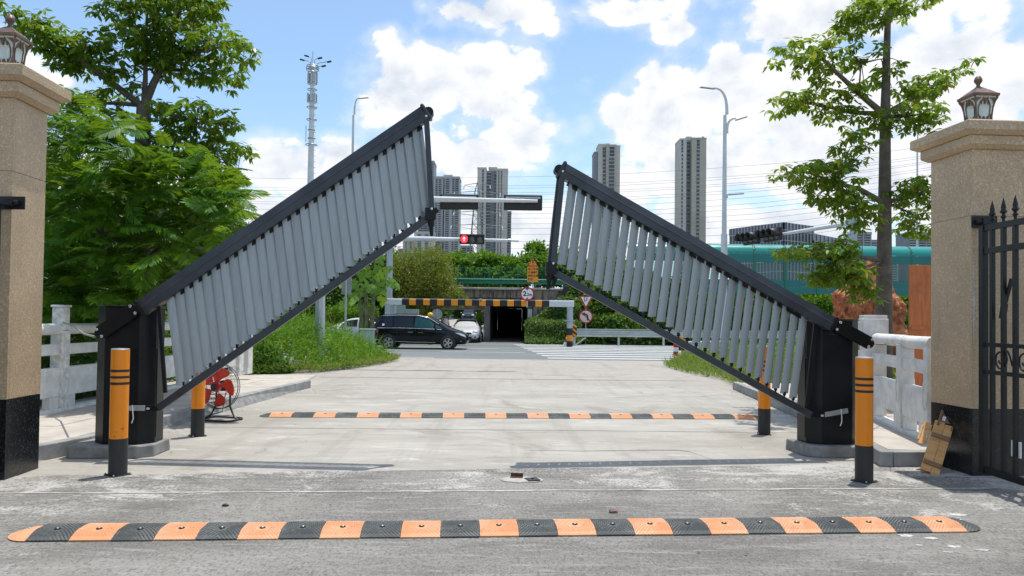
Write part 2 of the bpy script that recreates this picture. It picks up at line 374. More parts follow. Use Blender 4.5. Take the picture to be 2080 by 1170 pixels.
def weathered(name, col, rough, metal, streak, scuff, amt=0.5, samt=0.25):
    """Painted metal with rain streaks down it, small scuffs and a tone of its own for each piece."""
    mt, nt, b = new_mat(name); v = coords(nt)
    rnd = nt.nodes.new('ShaderNodeObjectInfo').outputs['Random']
    c = nmix(nt, rnd, tuple(x * 0.91 for x in col), tuple(min(1, x * 1.08) for x in col))
    s1 = nnoise(nt, nmap(nt, v, (0, 0, 0), (34, 34, 1.1)), 1.0, 5.0, 0.62)
    c = nmix(nt, nstep(nt, s1, 0.50, 0.72, 0.0, amt), c, streak)
    n = nnoise(nt, nmap(nt, v, (0, 0, 0), (7, 7, 11)), 1.0, 8.0, 0.72, 0.6)
    c = nmix(nt, nstep(nt, n, 0.615, 0.66, 0.0, samt), c, scuff)
    nt.links.new(c, b.inputs['Base Color']); b.inputs['Metallic'].default_value = metal
    nt.links.new(nmath(nt, 'MULTIPLY_ADD', s1, 0.3, rough - 0.15), b.inputs['Roughness']); return mt
def rubber(name, base, worn, dirt):
    """Moulded rubber whose chevron ribs are coloured paler on top to bring out their relief, in worn patches."""
    mt, nt, b = new_mat(name); v = coords(nt, False); x = node(nt, 'ShaderNodeSeparateXYZ', {0: v})
    q = nmath(nt, 'MULTIPLY_ADD', x.outputs[1], 0.9, nmath(nt, 'ABSOLUTE', nmath(nt, 'SUBTRACT', x.outputs[0], 0.138)))
    rib = nmath(nt, 'LESS_THAN', nmath(nt, 'FRACT', nmath(nt, 'DIVIDE', q, 0.026)), 0.5)
    vv = coords(nt); n = nnoise(nt, vv, 9.0, 6.0, 0.65, 0.4); n2 = nnoise(nt, vv, 3.5, 5.0, 0.6)
    rib_pale = nmath(nt, 'MULTIPLY', rib, nstep(nt, n2, 0.36, 0.62, 0.1, 0.85))  # relief contrast of the ribs put into the colour, patchy with scuffing
    c = nmix(nt, rib_pale, base, worn); c = nmix(nt, nstep(nt, n, 0.54, 0.74, 0.0, 0.7), c, dirt)
    nt.links.new(c, b.inputs['Base Color']); b.inputs['Roughness'].default_value = 0.72; return mt
def rock_mat():
    mt, nt, b = new_mat('red_sandstone'); v = coords(nt)
    n = nnoise(nt, v, 5.0, 9.0, 0.7, 0.5)
    c = nmix(nt, nstep(nt, n, 0.35, 0.65), (0.22, 0.055, 0.02), (0.62, 0.23, 0.10))
    nt.links.new(c, b.inputs['Base Color']); b.inputs['Roughness'].default_value = 0.85; bump(nt, b, n, 0.8, 0.08); return mt
def earth_mat():
    mt, nt, b = new_mat('weedy_soil'); v = coords(nt, False)
    n = nnoise(nt, v, 0.8, 8.0, 0.7)
    c = nmix(nt, nstep(nt, n, 0.35, 0.65), (0.045, 0.065, 0.018), (0.16, 0.13, 0.08)); nt.links.new(c, b.inputs['Base Color']); b.inputs['Roughness'].default_value = 0.95; return mt

M = dict(
    drive=drive_mat(), apron=apron_mat(), street=street_mat(), earth=earth_mat(), rock=rock_mat(),
    joint=mat('joint_filler', (0.42, 0.40, 0.36), 0.9, var=0.3, scale=9), patch=mat('cement_patch', (0.40, 0.38, 0.34), 0.9, var=0.25, scale=20, bmp=0.4),
    splash=mat('dried_cement', (0.50, 0.48, 0.44), 0.9, var=0.25, scale=25, dirt=((0.28, 0.265, 0.235), 0.45, 30)),
    paint=mat('road_paint', (0.56, 0.56, 0.53), 0.7, var=0.12, scale=3, dirt=((0.26, 0.26, 0.25), 0.30, 5)),
    slab=mat('paving_slab', (0.47, 0.42, 0.36), 0.8, var=0.14, scale=2.5, bmp=0.2, dirt=((0.30, 0.26, 0.22), 0.42, 2.2)),
    kerb=mat('kerb_granite', (0.30, 0.30, 0.285), 0.8, var=0.2, scale=4, bmp=0.3, bscale=90, dirt=((0.14, 0.13, 0.11), 0.42, 3)),
    plinth=mat('plinth_concrete', (0.24, 0.235, 0.22), 0.9, var=0.25, scale=6, bmp=0.4, bscale=70, dirt=((0.40, 0.38, 0.35), 0.4, 5)),
    tan=granite('tan_granite', (0.56, 0.41, 0.25), (0.34, 0.225, 0.115), (0.68, 0.54, 0.36), 95.0, 0.5),
    blackgran=granite('black_granite', (0.012, 0.014, 0.015), (0.004, 0.005, 0.006), (0.05, 0.055, 0.055), 120.0, 0.22),
    white=mat('white_stone', (0.68, 0.67, 0.63), 0.75, var=0.14, scale=5, bmp=0.3, bscale=40, dirt=((0.27, 0.26, 0.23), 0.38, 3)),
    rough=mat('rough_hewn_stone', (0.66, 0.65, 0.60), 0.85, var=0.25, scale=12, bmp=1.0, bscale=22),
    black=mat('black_powder_coat', (0.010, 0.011, 0.012), 0.32, var=0.3, scale=3, dirt=((0.045, 0.042, 0.038), 0.34, 5), spec=0.25),
    beam=mat('charcoal_aluminium', (0.045, 0.052, 0.060), 0.36, metal=0.35, var=0.2, scale=4, dirt=((0.14, 0.135, 0.125), 0.36, 7)),
    slat=weathered('grey_slat_paint', (0.34, 0.375, 0.385), 0.42, 0.25, (0.25, 0.27, 0.27), (0.46, 0.47, 0.46), 0.45, 0.4),
    galv=mat('galvanised_steel', (0.42, 0.44, 0.44), 0.45, metal=0.6, var=0.15, scale=7), steel=mat('bright_bolt', (0.7, 0.7, 0.7), 0.25, metal=1.0),
    polegrey=mat('grey_pole_paint', (0.40, 0.45, 0.47), 0.45, var=0.1, scale=1.5), polewhite=mat('white_pole_paint', (0.62, 0.65, 0.66), 0.45, var=0.08, scale=1.0),
    orange=weathered('orange_paint', (0.88, 0.26, 0.003), 0.34, 0.0, (0.62, 0.19, 0.01), (0.10, 0.05, 0.02), 0.45, 0.7),
    sleeve=mat('black_sleeve', (0.02, 0.02, 0.02), 0.5, var=0.2, scale=9, dirt=((0.09, 0.085, 0.075), 0.38, 7)),
    rubo=rubber('faded_orange_rubber', (0.66, 0.275, 0.115), (0.74, 0.44, 0.28), (0.42, 0.25, 0.17)),
    rubb=rubber('worn_black_rubber', (0.040, 0.046, 0.045), (0.145, 0.15, 0.142), (0.16, 0.155, 0.145)),
    iron=mat('gate_iron', (0.014, 0.016, 0.016), 0.42, metal=0.3, var=0.25, scale=8, dirt=((0.07, 0.06, 0.05), 0.3, 9)),
    bronze=mat('antique_bronze', (0.17, 0.105, 0.075), 0.45, metal=0.45, var=0.3, scale=18), frost=glassmat('frosted_pane', (0.62, 0.72, 0.70), 0.25, 0.3),
    wood=woodmat('crate_wood', (0.56, 0.27, 0.085), (0.74, 0.42, 0.16)), batten=woodmat('dark_batten', (0.20, 0.105, 0.05), (0.30, 0.17, 0.08)),
    ply=woodmat('red_plywood', (0.40, 0.105, 0.022), (0.55, 0.17, 0.05), 0.6, (10, 10, 1.1)),
    red=mat('red_plastic', (0.78, 0.045, 0.012), 0.32, var=0.1), cage=mat('cage_wire', (0.10, 0.10, 0.10), 0.35, metal=0.7),
    bark=mat('grey_bark', (0.135, 0.112, 0.088), 0.9, var=0.3, scale=7, bmp=0.7, bscale=25, dirt=((0.06, 0.05, 0.04), 0.42, 5)),
    teal=mat('teal_panel', (0.006, 0.165, 0.15), 0.35, var=0.12, scale=0.6), tealtop=mat('teal_curved_panel', (0.012, 0.25, 0.215), 0.3, var=0.1, scale=0.6),
    tealpost=mat('green_steel', (0.004, 0.16, 0.095), 0.4, var=0.1), fence=mat('green_fence_wire', (0.01, 0.17, 0.09), 0.5), clear=glassmat('clear_sheet', (0.30, 0.40, 0.38), 0.86, 0.08),
    rail=mat('guardrail_zinc', (0.46, 0.50, 0.48), 0.42, metal=0.4, var=0.14, scale=1.5),
    deck=stained('stained_concrete', (0.23, 0.20, 0.16), (0.05, 0.042, 0.032)), deckcap=mat('deck_edge', (0.34, 0.32, 0.28), 0.9, var=0.3, scale=2),
    tunnel=mat('tunnel_wall', (0.16, 0.15, 0.14), 0.9, var=0.3, scale=0.7),
    yb=mat('warning_amber', (0.80, 0.30, 0.01), 0.5, var=0.06), bk=mat('black_paint', (0.015, 0.015, 0.015), 0.5), wh=mat('white_sign_sheet', (0.78, 0.76, 0.74), 0.5, var=0.04),
    rd=mat('sign_red', (0.42, 0.012, 0.02), 0.45, var=0.06), pk=mat('sign_faded_white', (0.74, 0.60, 0.54), 0.5, var=0.04), lens=mat('unlit_lens', (0.12, 0.12, 0.12), 0.3),
    redlit=emit('red_signal', (1.0, 0.02, 0.03), 3.0),
    carblk=mat('black_car_paint', (0.004, 0.005, 0.009), 0.10, var=0.05, coat=0.25, spec=0.25), pylon=mat('pylon_zinc', (0.20, 0.22, 0.23), 0.6), carwht=mat('silver_white_car_paint', (0.62, 0.63, 0.63), 0.2, var=0.03, coat=0.7),
    carglass=mat('car_glass', (0.012, 0.016, 0.018), 0.06, var=0.02), tyre=mat('tyre_rubber', (0.02, 0.02, 0.02), 0.8), rim=mat('alloy', (0.55, 0.55, 0.55), 0.3, metal=0.9),
    chrome=mat('chrome', (0.75, 0.75, 0.75), 0.12, metal=1.0), lamp=mat('lamp_glass', (0.55, 0.57, 0.58), 0.1), tail=mat('tail_lamp', (0.28, 0.005, 0.01), 0.15),
    greenglass=mat('tinted_glass', (0.015, 0.075, 0.07), 0.08),
    beige=mat('tower_beige', (0.46, 0.42, 0.35), 0.85, var=0.1, scale=0.05), beigel=mat('tower_pale', (0.56, 0.53, 0.47), 0.85, var=0.08, scale=0.05),
    grey=mat('tower_grey', (0.27, 0.285, 0.31), 0.85, var=0.1, scale=0.05), greyl=mat('tower_grey_pale', (0.42, 0.43, 0.44), 0.85, var=0.1, scale=0.05),
    win=mat('tower_window', (0.085, 0.095, 0.115), 0.15, var=0.35, scale=0.08), curtain=mat('curtain_wall', (0.06, 0.075, 0.13), 0.18, var=0.3, scale=0.06),
    skin=mat('skin', (0.36, 0.19, 0.13), 0.6), shirt=mat('white_shirt', (0.62, 0.60, 0.57), 0.8), trousers=mat('dark_trousers', (0.03, 0.035, 0.05), 0.85), helmet=mat('yellow_helmet', (0.80, 0.52, 0.02), 0.3), hair=mat('black_hair', (0.012, 0.01, 0.009), 0.6),
    cloth2=mat('dull_jacket', (0.06, 0.07, 0.10), 0.85), boxgrn=mat('pale_green_cabinet', (0.36, 0.46, 0.41), 0.5, var=0.08), wire=mat('power_wire', (0.10, 0.11, 0.12), 0.6), litter=mat('dry_litter', (0.10, 0.055, 0.03), 0.9, var=0.5, scale=30),
    cable=mat('grey_cable', (0.30, 0.28, 0.25), 0.7), tie=mat('white_tie', (0.7, 0.7, 0.68), 0.5),
    l_tree=leafmat('tree_leaf', (0.055, 0.150, 0.016), (0.165, 0.285, 0.022), (0.34, 0.31, 0.03), 0.42, 0.36),
    l_tier=leafmat('pale_tree_leaf', (0.085, 0.185, 0.018), (0.25, 0.36, 0.03), (0.46, 0.36, 0.05), 0.45, 0.36),
    l_frond=leafmat('frond_leaf', (0.028, 0.115, 0.014), (0.12, 0.29, 0.014), None, 0.40, 0.5),
    l_weed=leafmat('weed_leaf', (0.055, 0.20, 0.012), (0.15, 0.33, 0.022), (0.28, 0.26, 0.05), 0.40, 0.6),
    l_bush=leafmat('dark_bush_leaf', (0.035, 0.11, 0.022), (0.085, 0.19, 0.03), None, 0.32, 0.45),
    l_yellow=leafmat('yellowish_leaf', (0.10, 0.15, 0.020), (0.24, 0.24, 0.035), (0.30, 0.18, 0.04), 0.32, 0.5),
    l_grass=leafmat('grass_blade', (0.14, 0.21, 0.035), (0.28, 0.32, 0.07), (0.36, 0.30, 0.14), 0.35, 0.6),
    l_far=leafmat('far_leaf', (0.055, 0.17, 0.018), (0.14, 0.31, 0.028), None, 0.32, 0.5),
    l_vine=leafmat('vine_leaf', (0.06, 0.145, 0.04), (0.17, 0.27, 0.08), None, 0.3, 0.45),
    l_banana=leafmat('banana_leaf', (0.08, 0.20, 0.025), (0.16, 0.30, 0.04), (0.42, 0.42, 0.02), 0.4, 0.4),
)
# ---------------------------------------------------------------- ground, roads, pavements
def sheet(name, poly, z, mt):
    return struct(MB().add([(x, y, z) for x, y in poly], [tuple(range(len(poly)))]).build(name, mt))
sheet('ground', [(-2500, -60), (2500, -60), (2500, 4000), (-2500, 4000)], -0.06, M['earth'])
sheet('driveway', [(-9, 6.2), (9, 6.2), (9, 27.5), (-9, 27.5)], 0.0, M['drive'])
edge = [(x, 7.58 + 0.13 * x + random.uniform(-0.035, 0.035)) for x in np.arange(9, -9.01, -0.3)]
sheet('apron', [(-14, -12), (14, -12), (14, 8.7), *[(x, y) for x, y in edge], (-14, 5.7)], 0.004, M['apron'])
sheet('street', [(-160, 27.5), (160, 27.5), (160, 46.6), (-160, 46.6)], 0.0, M['street'])
ROAD = bpy.data.objects['street']
# expansion joint across the apron and slab joints of the drive
def strip(name, pts, w, z, mt, parent=None):
    b = MB(); vs = []
    for i, (x, y) in enumerate(pts):
        j = random.uniform(0.7, 1.3); vs += [(x, y - w / 2 * j, z), (x, y + w / 2 * j, z)]
    b.add(vs, [(2 * i, 2 * i + 2, 2 * i + 3, 2 * i + 1) for i in range(len(pts) - 1)])
    return b.build(name, mt, parent)
strip('expansion_joint', [(x, 6.62 + 0.075 * x + random.uniform(-0.012, 0.012)) for x in np.arange(-4.4, 4.7, 0.25)], 0.035, 0.008, M['joint'], bpy.data.objects['apron'])
for yy, w in ((10.2, 0.014), (18.6, 0.05), (22.8, 0.02)):
    strip('slab_joint', [(x, yy + 0.02 * x + random.uniform(-0.01, 0.01)) for x in np.arange(-4.2 if yy < 15 else -4.8, 4.6, 0.4)], w, 0.004, mat('joint_dirt', (0.16, 0.14, 0.11), 0.95, var=0.4, scale=6), bpy.data.objects['driveway'])
# street markings
for i in range(9):
    y = 28.3 + i * 1.72
    xl = 1.45 - (y - 28.3) * 0.092; xr = 6.6 + i * 0.62
    MB().add([(xl, y, 0.004), (xr, y, 0.004), (xr, y + 0.62, 0.004), (xl - 0.07, y + 0.62, 0.004)], [(0, 1, 2, 3)]).build('crossing_stripe', M['paint'], ROAD)
for (x0, x1, y0, y1) in ((-14, -2.9, 27.62, 27.78), (-12, 0.2, 45.6, 45.8), (-3.2, -0.6, 36.4, 36.58), (-3.1, 0.6, 32.6, 32.78), (-16, -9, 32.6, 32.78), (8, 60, 45.3, 45.45)):
    MB().add([(x0, y0, 0.004), (x1, y0, 0.004), (x1, y1, 0.004), (x0, y1, 0.004)], [(0, 1, 2, 3)]).build('lane_line', M['paint'], ROAD)

def kerb_run(parent, line, h, w, side, step=0.8):
    """Kerb stones one by one along a polyline; side is the direction of the pavement."""
    for (a, b) in zip(line[:-1], line[1:]):
        a, b = Vector((*a, 0)), Vector((*b, 0)); t = (b - a); L = t.length; t.normalize(); n = Vector((-t.y, t.x, 0)) * side
        k = max(1, round(L / step))
        for i in range(k):
            p = a + t * (L * i / k + 0.004); q = a + t * (L * (i + 1) / k - 0.004); j = random.uniform(-0.004, 0.004)
            MB().add([p, q, q + n * w, p + n * w, p + Vector((0, 0, h + j)), q + Vector((0, 0, h + j)), q + n * w + Vector((0, 0, h + j)), p + n * w + Vector((0, 0, h + j))],
                     [(0, 3, 2, 1), (4, 5, 6, 7), (0, 1, 5, 4), (1, 2, 6, 5), (2, 3, 7, 6), (3, 0, 4, 7)]).build('kerb_stone', M['kerb'], parent, bevel=0.012)
def slabs(parent, y0, y1, fx0, fx1, nx, dy, z0, z1):
    y = y0
    while y < y1 - 0.2:
        ye = min(y + dy, y1)
        for i in range(nx):
            g = 0.004; q = []
            for (yy, sgn) in ((y + g, 0), (ye - g, 1)):
                a, b = fx0(yy), fx1(yy); q.append((a + (b - a) * i / nx + g, a + (b - a) * (i + 1) / nx - g, yy))
            zt = z1 + random.uniform(-0.003, 0.003); (xa, xb, ya), (xc, xd, yc) = q
            MB().add([(xa, ya, z0), (xb, ya, z0), (xd, yc, z0), (xc, yc, z0), (xa, ya, zt), (xb, ya, zt), (xd, yc, zt), (xc, yc, zt)],
                     [(0, 3, 2, 1), (4, 5, 6, 7), (0, 1, 5, 4), (1, 2, 6, 5), (2, 3, 7, 6), (3, 0, 4, 7)]).build('paving_slab', M['slab'], parent)
        y = ye
def interp(line):
    def f(y):
        for (a, b) in zip(line[:-1], line[1:]):
            if y <= b[1] or b is line[-1]: return a[0] + (b[0] - a[0]) * (y - a[1]) / (b[1] - a[1])
    return f
KL = [(-4.98, 7.3), (-4.70, 8.3), (-4.65, 10.0), (-4.6, 12.4), (-4.27, 15.8)]
pl = struct(MB().add([(-8, 7.3, 0), (-4.9, 7.3, 0), (-4.62, 10, 0), (-4.3, 15.7, 0), (-8, 15.7, 0)] + [(-8, 7.3, 0.125), (-5.03, 7.32, 0.125), (-4.73, 10, 0.125), (-4.38, 15.68, 0.125), (-8, 15.7, 0.125)],
              [(5, 6, 7, 8, 9), (0, 1, 6, 5), (1, 2, 7, 6), (2, 3, 8, 7), (3, 4, 9, 8)]).build('pavement', M['plinth']))
kerb_run(pl, KL, 0.165, 0.13, 1); slabs(pl, 7.5, 15.7, lambda y: -6.9, lambda y: interp(KL)(y) - 0.14, 3, 0.75, 0.126, 0.158)
sheet('verge', [(-9, 15.7), (-4.6, 15.7), (-5.0, 19.0), (-9, 19.0)], 0.012, M['slab'])
KR = [(3.96, 7.93), (4.59, 11.86), (5.0, 16.7)]
pr = struct(MB().add([(4.0, 7.96, 0), (7.5, 8.1, 0), (7.5, 16.6, 0), (5.0, 16.6, 0), (4.6, 11.86, 0)] + [(4.05, 8.03, 0.125), (7.5, 8.1, 0.125), (7.5, 16.6, 0.125), (5.08, 16.6, 0.125), (4.68, 11.86, 0.125)],
              [(5, 6, 7, 8, 9), (0, 1, 6, 5), (3, 4, 9, 8), (4, 0, 5, 9), (2, 3, 8, 7)]).build('pavement', M['plinth']))
kerb_run(pr, KR, 0.165, 0.13, -1); kerb_run(pr, [(4.10, 7.93), (4.75, 7.99)], 0.165, 0.13, 1)
slabs(pr, 8.1, 16.5, lambda y: interp(KR)(y) + 0.14, lambda y: interp(KR)(y) + 2.1, 3, 0.8, 0.126, 0.158)

# ---------------------------------------------------------------- gate pillars with lanterns
YAW = rad(4.0)
def pillar(label, corner, sx, zb, zs, zc, w, dep):
    """sx = +1: the pillar stands to the right of its near inner corner, -1: to the left."""
    t = thing('gate_pillar', label, 'gate pillar', (corner[0], corner[1], 0), YAW, 'granite gate pillars')
    X = lambda a, b: (min(a * sx, b * sx), max(a * sx, b * sx))
    MB().box(*X(0.03, w - 0.03), 0.03, dep - 0.03, 0.0, zs).build('core', M['plinth'], t)
    # black base panels, then tan panels; each face its own slabs, mitred at the corner by a hair joint
    zj = zs - 0.68
    for (z0, z1, mt, nm, th) in ((0.0, zb - 0.004, 'blackgran', 'base_panel', 0.0), (zb, zj - 0.003, 'tan', 'granite_panel', 0.0), (zj, zs, 'tan', 'granite_panel', 0.0)):
        MB().box(*X(0.0, w), 0.0, 0.0295, z0, z1).build(nm, M[mt], t, bevel=0.003)                   # front
        MB().box(*X(0.0015, 0.0295), 0.0315, dep, z0, z1).build(nm, M[mt], t, bevel=0.003)           # inner side
        MB().box(*X(w - 0.0295, w - 0.0015), 0.0315, dep, z0, z1).build(nm, M[mt], t, bevel=0.003)   # outer side
        MB().box(*X(0.031, w - 0.031), dep - 0.0285, dep - 0.001, z0, z1).build(nm, M[mt], t, bevel=0.003)
    h = (zc - zs) / 2
    for (z0, z1, o0, o1) in ((zs, zs + h, 0.055, 0.075), (zs + h, zc, 0.125, 0.15)):
        b = MB(); cx = sx * w / 2; cy = dep / 2
        b.frustum(cx, cy, z0, z0 + 0.035, w / 2 + o0 - 0.03, dep / 2 + o0 - 0.03, w / 2 + o1, dep / 2 + o1)
        b.frustum(cx, cy, z0 + 0.035, z1 - 0.001, w / 2 + o1, dep / 2 + o1, w / 2 + o1, dep / 2 + o1)
        b.build('cap_moulding', M['tan'], t, bevel=0.006)
    MB().frustum(sx * w / 2, dep / 2, zc, zc + 0.02, w / 2 + 0.145, dep / 2 + 0.145, w / 2 + 0.1, dep / 2 + 0.1).build('cap_top', M['tan'], t)
    return t
PLC = (-4.63, 6.80); PRC = (4.68, 7.51)
pillar('tan granite gate pillar with black base beside the stone railing and layered tree', PLC, -1, 0.74, 3.53, 3.80, 0.62, 0.55)
pp = pillar('tan granite gate pillar with black base and wooden crate boards leaning on it', PRC, 1, 0.68, 3.33, 3.59, 0.62, 0.66)
MB().plate([(0.006, 2.28), (0.012, 2.28), (0.022, 1.98), (0.030, 1.75), (0.020, 1.50), (0.012, 1.32), (0.008, 1.6), (0.004, 1.9)], -0.0015, 0.0005).build('drip_stain', M['splash'], pp)

def lantern(label, loc):
    t = thing('lantern', label, 'lantern', loc, YAW, 'bronze lanterns on the gate pillars')
    MB().frustum(0, 0, 0, 0.03, 0.165, 0.165, 0.16, 0.16).frustum(0, 0, 0.03, 0.05, 0.15, 0.15, 0.145, 0.145).build('base', M['bronze'], t, bevel=0.004)
    wd = [(0.05, 0.150), (0.12, 0.152), (0.2, 0.165), (0.26, 0.19), (0.30, 0.225)]          # body flares upward
    for a in range(4):
        c, s = math.cos(a * math.pi / 2), math.sin(a * math.pi / 2)
        R = lambda x, y, z: (x * c - y * s, x * s + y * c, z)
        MB().tube([R(w, -w, z) for z, w in wd], 0.017, 6).build('corner_post', M['bronze'], t, smooth=True)
        b = MB(); vs = []
        for z, w in wd: vs += [R(-w * 0.9, -w + 0.012, z), R(w * 0.9, -w + 0.012, z)]
        b.add(vs, [(2 * i, 2 * i + 1, 2 * i + 3, 2 * i + 2) for i in range(len(wd) - 1)])
        pn = b.build('pane', M['frost'], t)
        # oval rim and leaf scrolls in front of each pane
        def onface(u, z):
            for (za, wa), (zb_, wb) in zip(wd[:-1], wd[1:]):
                if z <= zb_: w = wa + (wb - wa) * (z - za) / (zb_ - za); break
            return R(u, -w + 0.004, z)
        rim = [onface((0.112 + 0.03 * (k / 16 - 0.0)) * math.cos(q), 0.172 + 0.105 * math.sin(q)) for k, q in [(max(0, 8 * math.sin(i * math.pi / 8)), i * math.pi / 8) for i in range(17)]]
        MB().tube(rim, 0.009, 5, caps=False).build('rim', M['bronze'], pn)
        for zc_, sg in ((0.085, 1), (0.258, -1)):
            sc = MB()
            for sd in (-1, 1):
                sc.tube([onface(sd * (0.075 * (1 - i / 8) + 0.004 * i), zc_ + sg * 0.03 * math.sin(i * 0.8)) for i in range(8)], 0.008, 4)
            sc.ball(onface(0, zc_ + 0.004 * sg), 0.03, 6, 4); sc.build('scroll', M['bronze'], pn)
                                                                            # the corner spandrels that leave an oval
        for (u0, z0_) in ((1, 0.06), (-1, 0.06), (1, 0.285), (-1, 0.285)):
            w = 0.15 if z0_ < 0.1 else 0.2
            e = [onface(u0 * w * 0.9, z0_), onface(u0 * w * 0.35, z0_), onface(u0 * w * 0.75, z0_ + (0.04 if z0_ < 0.1 else -0.03)), onface(u0 * w * 0.88, z0_ + (0.09 if z0_ < 0.1 else -0.08))]
            MB().add(e, [(0, 1, 2, 3)]).build('spandrel', M['bronze'], pn)
    rf = MB().frustum(0, 0, 0.30, 0.325, 0.245, 0.245, 0.25, 0.25).frustum(0, 0, 0.325, 0.375, 0.235, 0.235, 0.12, 0.12).frustum(0, 0, 0.375, 0.405, 0.115, 0.115, 0.05, 0.05).build('roof', M['bronze'], t, bevel=0.004)
    MB().lathe([(0.055, 0.405), (0.03, 0.425), (0.034, 0.435), (0.07, 0.462), (0.072, 0.480), (0.05, 0.505), (0.012, 0.52)], 12).build('finial', M['bronze'], rf, smooth=True)
    t.scale = (0.57, 0.57, 1.14)
    return t
e1 = Vector((math.cos(YAW), math.sin(YAW), 0)); e2 = Vector((-math.sin(YAW), math.cos(YAW), 0))
def pc(corner, sx, w, dep, z): return Vector((corner[0], corner[1], 0)) + e1 * sx * w / 2 + e2 * dep / 2 + Vector((0, 0, z))
lantern('bronze lantern against the layered tree, on the pillar beside the red fan side', pc(PLC, -1, 0.44, 0.55, 3.82))['label'] = 'bronze lantern on the pillar by the big layered tree, partly cut by the frame'
lantern('bronze lantern with frosted panes against the cloud, on the pillar behind the open iron gate', pc(PRC, 1, 0.62, 0.66, 3.61))

# ---------------------------------------------------------------- iron gates
def iron_gate(label, hx, hy, sx, L, hinge_z):
    """Leaf swung back towards the viewer: it runs from the hinge along -y."""
    t = thing('iron_gate', label, 'iron gate', (hx, hy, 0), 0, 'swung open iron gates')
    for z, h in ((0.10, 0.07), (1.07, 0.04), (1.34, 0.04), (2.27, 0.06), (2.50, 0.06)):
        MB().box(-0.02, 0.02, -L, 0, z - h / 2, z + h / 2).build('rail', M['iron'], t, bevel=0.003)
    for y, w in ((-0.03, 0.07), (-L + 0.03, 0.07)):
        MB().box(-0.03, 0.03, y - w / 2, y + w / 2, 0.06, 2.53).build('stile', M['iron'], t, bevel=0.004)
    n = int(L / 0.165); scr = None
    for i in range(1, n):
        y = -i * L / n
        MB().box(-0.018, 0.018, y - 0.02, y + 0.02, 0.13, 2.48).build('bar', M['iron'], t)
        MB().lathe([(0.014, 2.53), (0.014, 2.56), (0.028, 2.575), (0.012, 2.60), (0.034, 2.625), (0.02, 2.65), (0.024, 2.67), (0.002, 2.76)], 8, (0, y, 0)).build('spear_finial', M['iron'], t, smooth=True)
    for i in range(n // 2):
        yc = -(2 * i + 1.6) * L / n
        pts = []
        for k in range(22):
            a = k / 21 * 3.4 * math.pi; r = 0.105 * (1 - 0.72 * k / 21); pts.append((0, yc + r * math.cos(a + 1.5) - 0.02, 1.205 + r * math.sin(a + 1.5) * 1.15))
        tail = [(0, yc - 0.02 - 0.10 - 0.035 * k, 1.29 - 0.05 * k ** 1.5) for k in range(3)]
        MB().tube(pts, 0.009, 6).build('scroll', M['iron'], t); MB().tube(tail, 0.009, 6).build('scroll_tail', M['iron'], t)
    br = MB().box(-0.03, 0.19 * sx if sx > 0 else 0.03, 0, 0, 0, 0) if False else MB()
    br.box(min(-0.16 * 0, 0.0) - 0.06, 0.20, 0.06, 0.075, hinge_z - 0.06, hinge_z + 0.06)
    br.tube([(-0.03, 0.03, hinge_z), (0.16, 0.03, hinge_z)], 0.022, 8).box(0.02, 0.12, 0.0, 0.06, hinge_z - 0.03, hinge_z + 0.03)
    br.build('hinge_bracket', M['iron'], t, bevel=0.003)
    return t
g = iron_gate('black iron gate with spear finials and scrolls, hinged on the pillar with the crate boards', 4.72, 7.42, 1, 3.0, 2.58)
MB().box(0.01, 0.02, -0.55, -0.42, 0.30, 0.45).build('lock_plate', M['wh'], g); MB().tube([(0.022, -0.485, 0.40), (0.03, -0.47, 0.33), (0.02, -0.48, 0.1)], 0.012, 6).build('drop_bolt', M['iron'], g)
MB().bar((0.02, -0.42, 1.98), (0.03, -0.30, 1.72), 0.02, 0.03).bar((0.03, -0.30, 1.74), (0.03, -0.27, 1.60), 0.035, 0.05).build('latch_lever', M['iron'], g)
iron_gate('black iron gate leaf at the pillar under the partly cut lantern', -4.70, 6.72, -1, 2.6, 2.55)

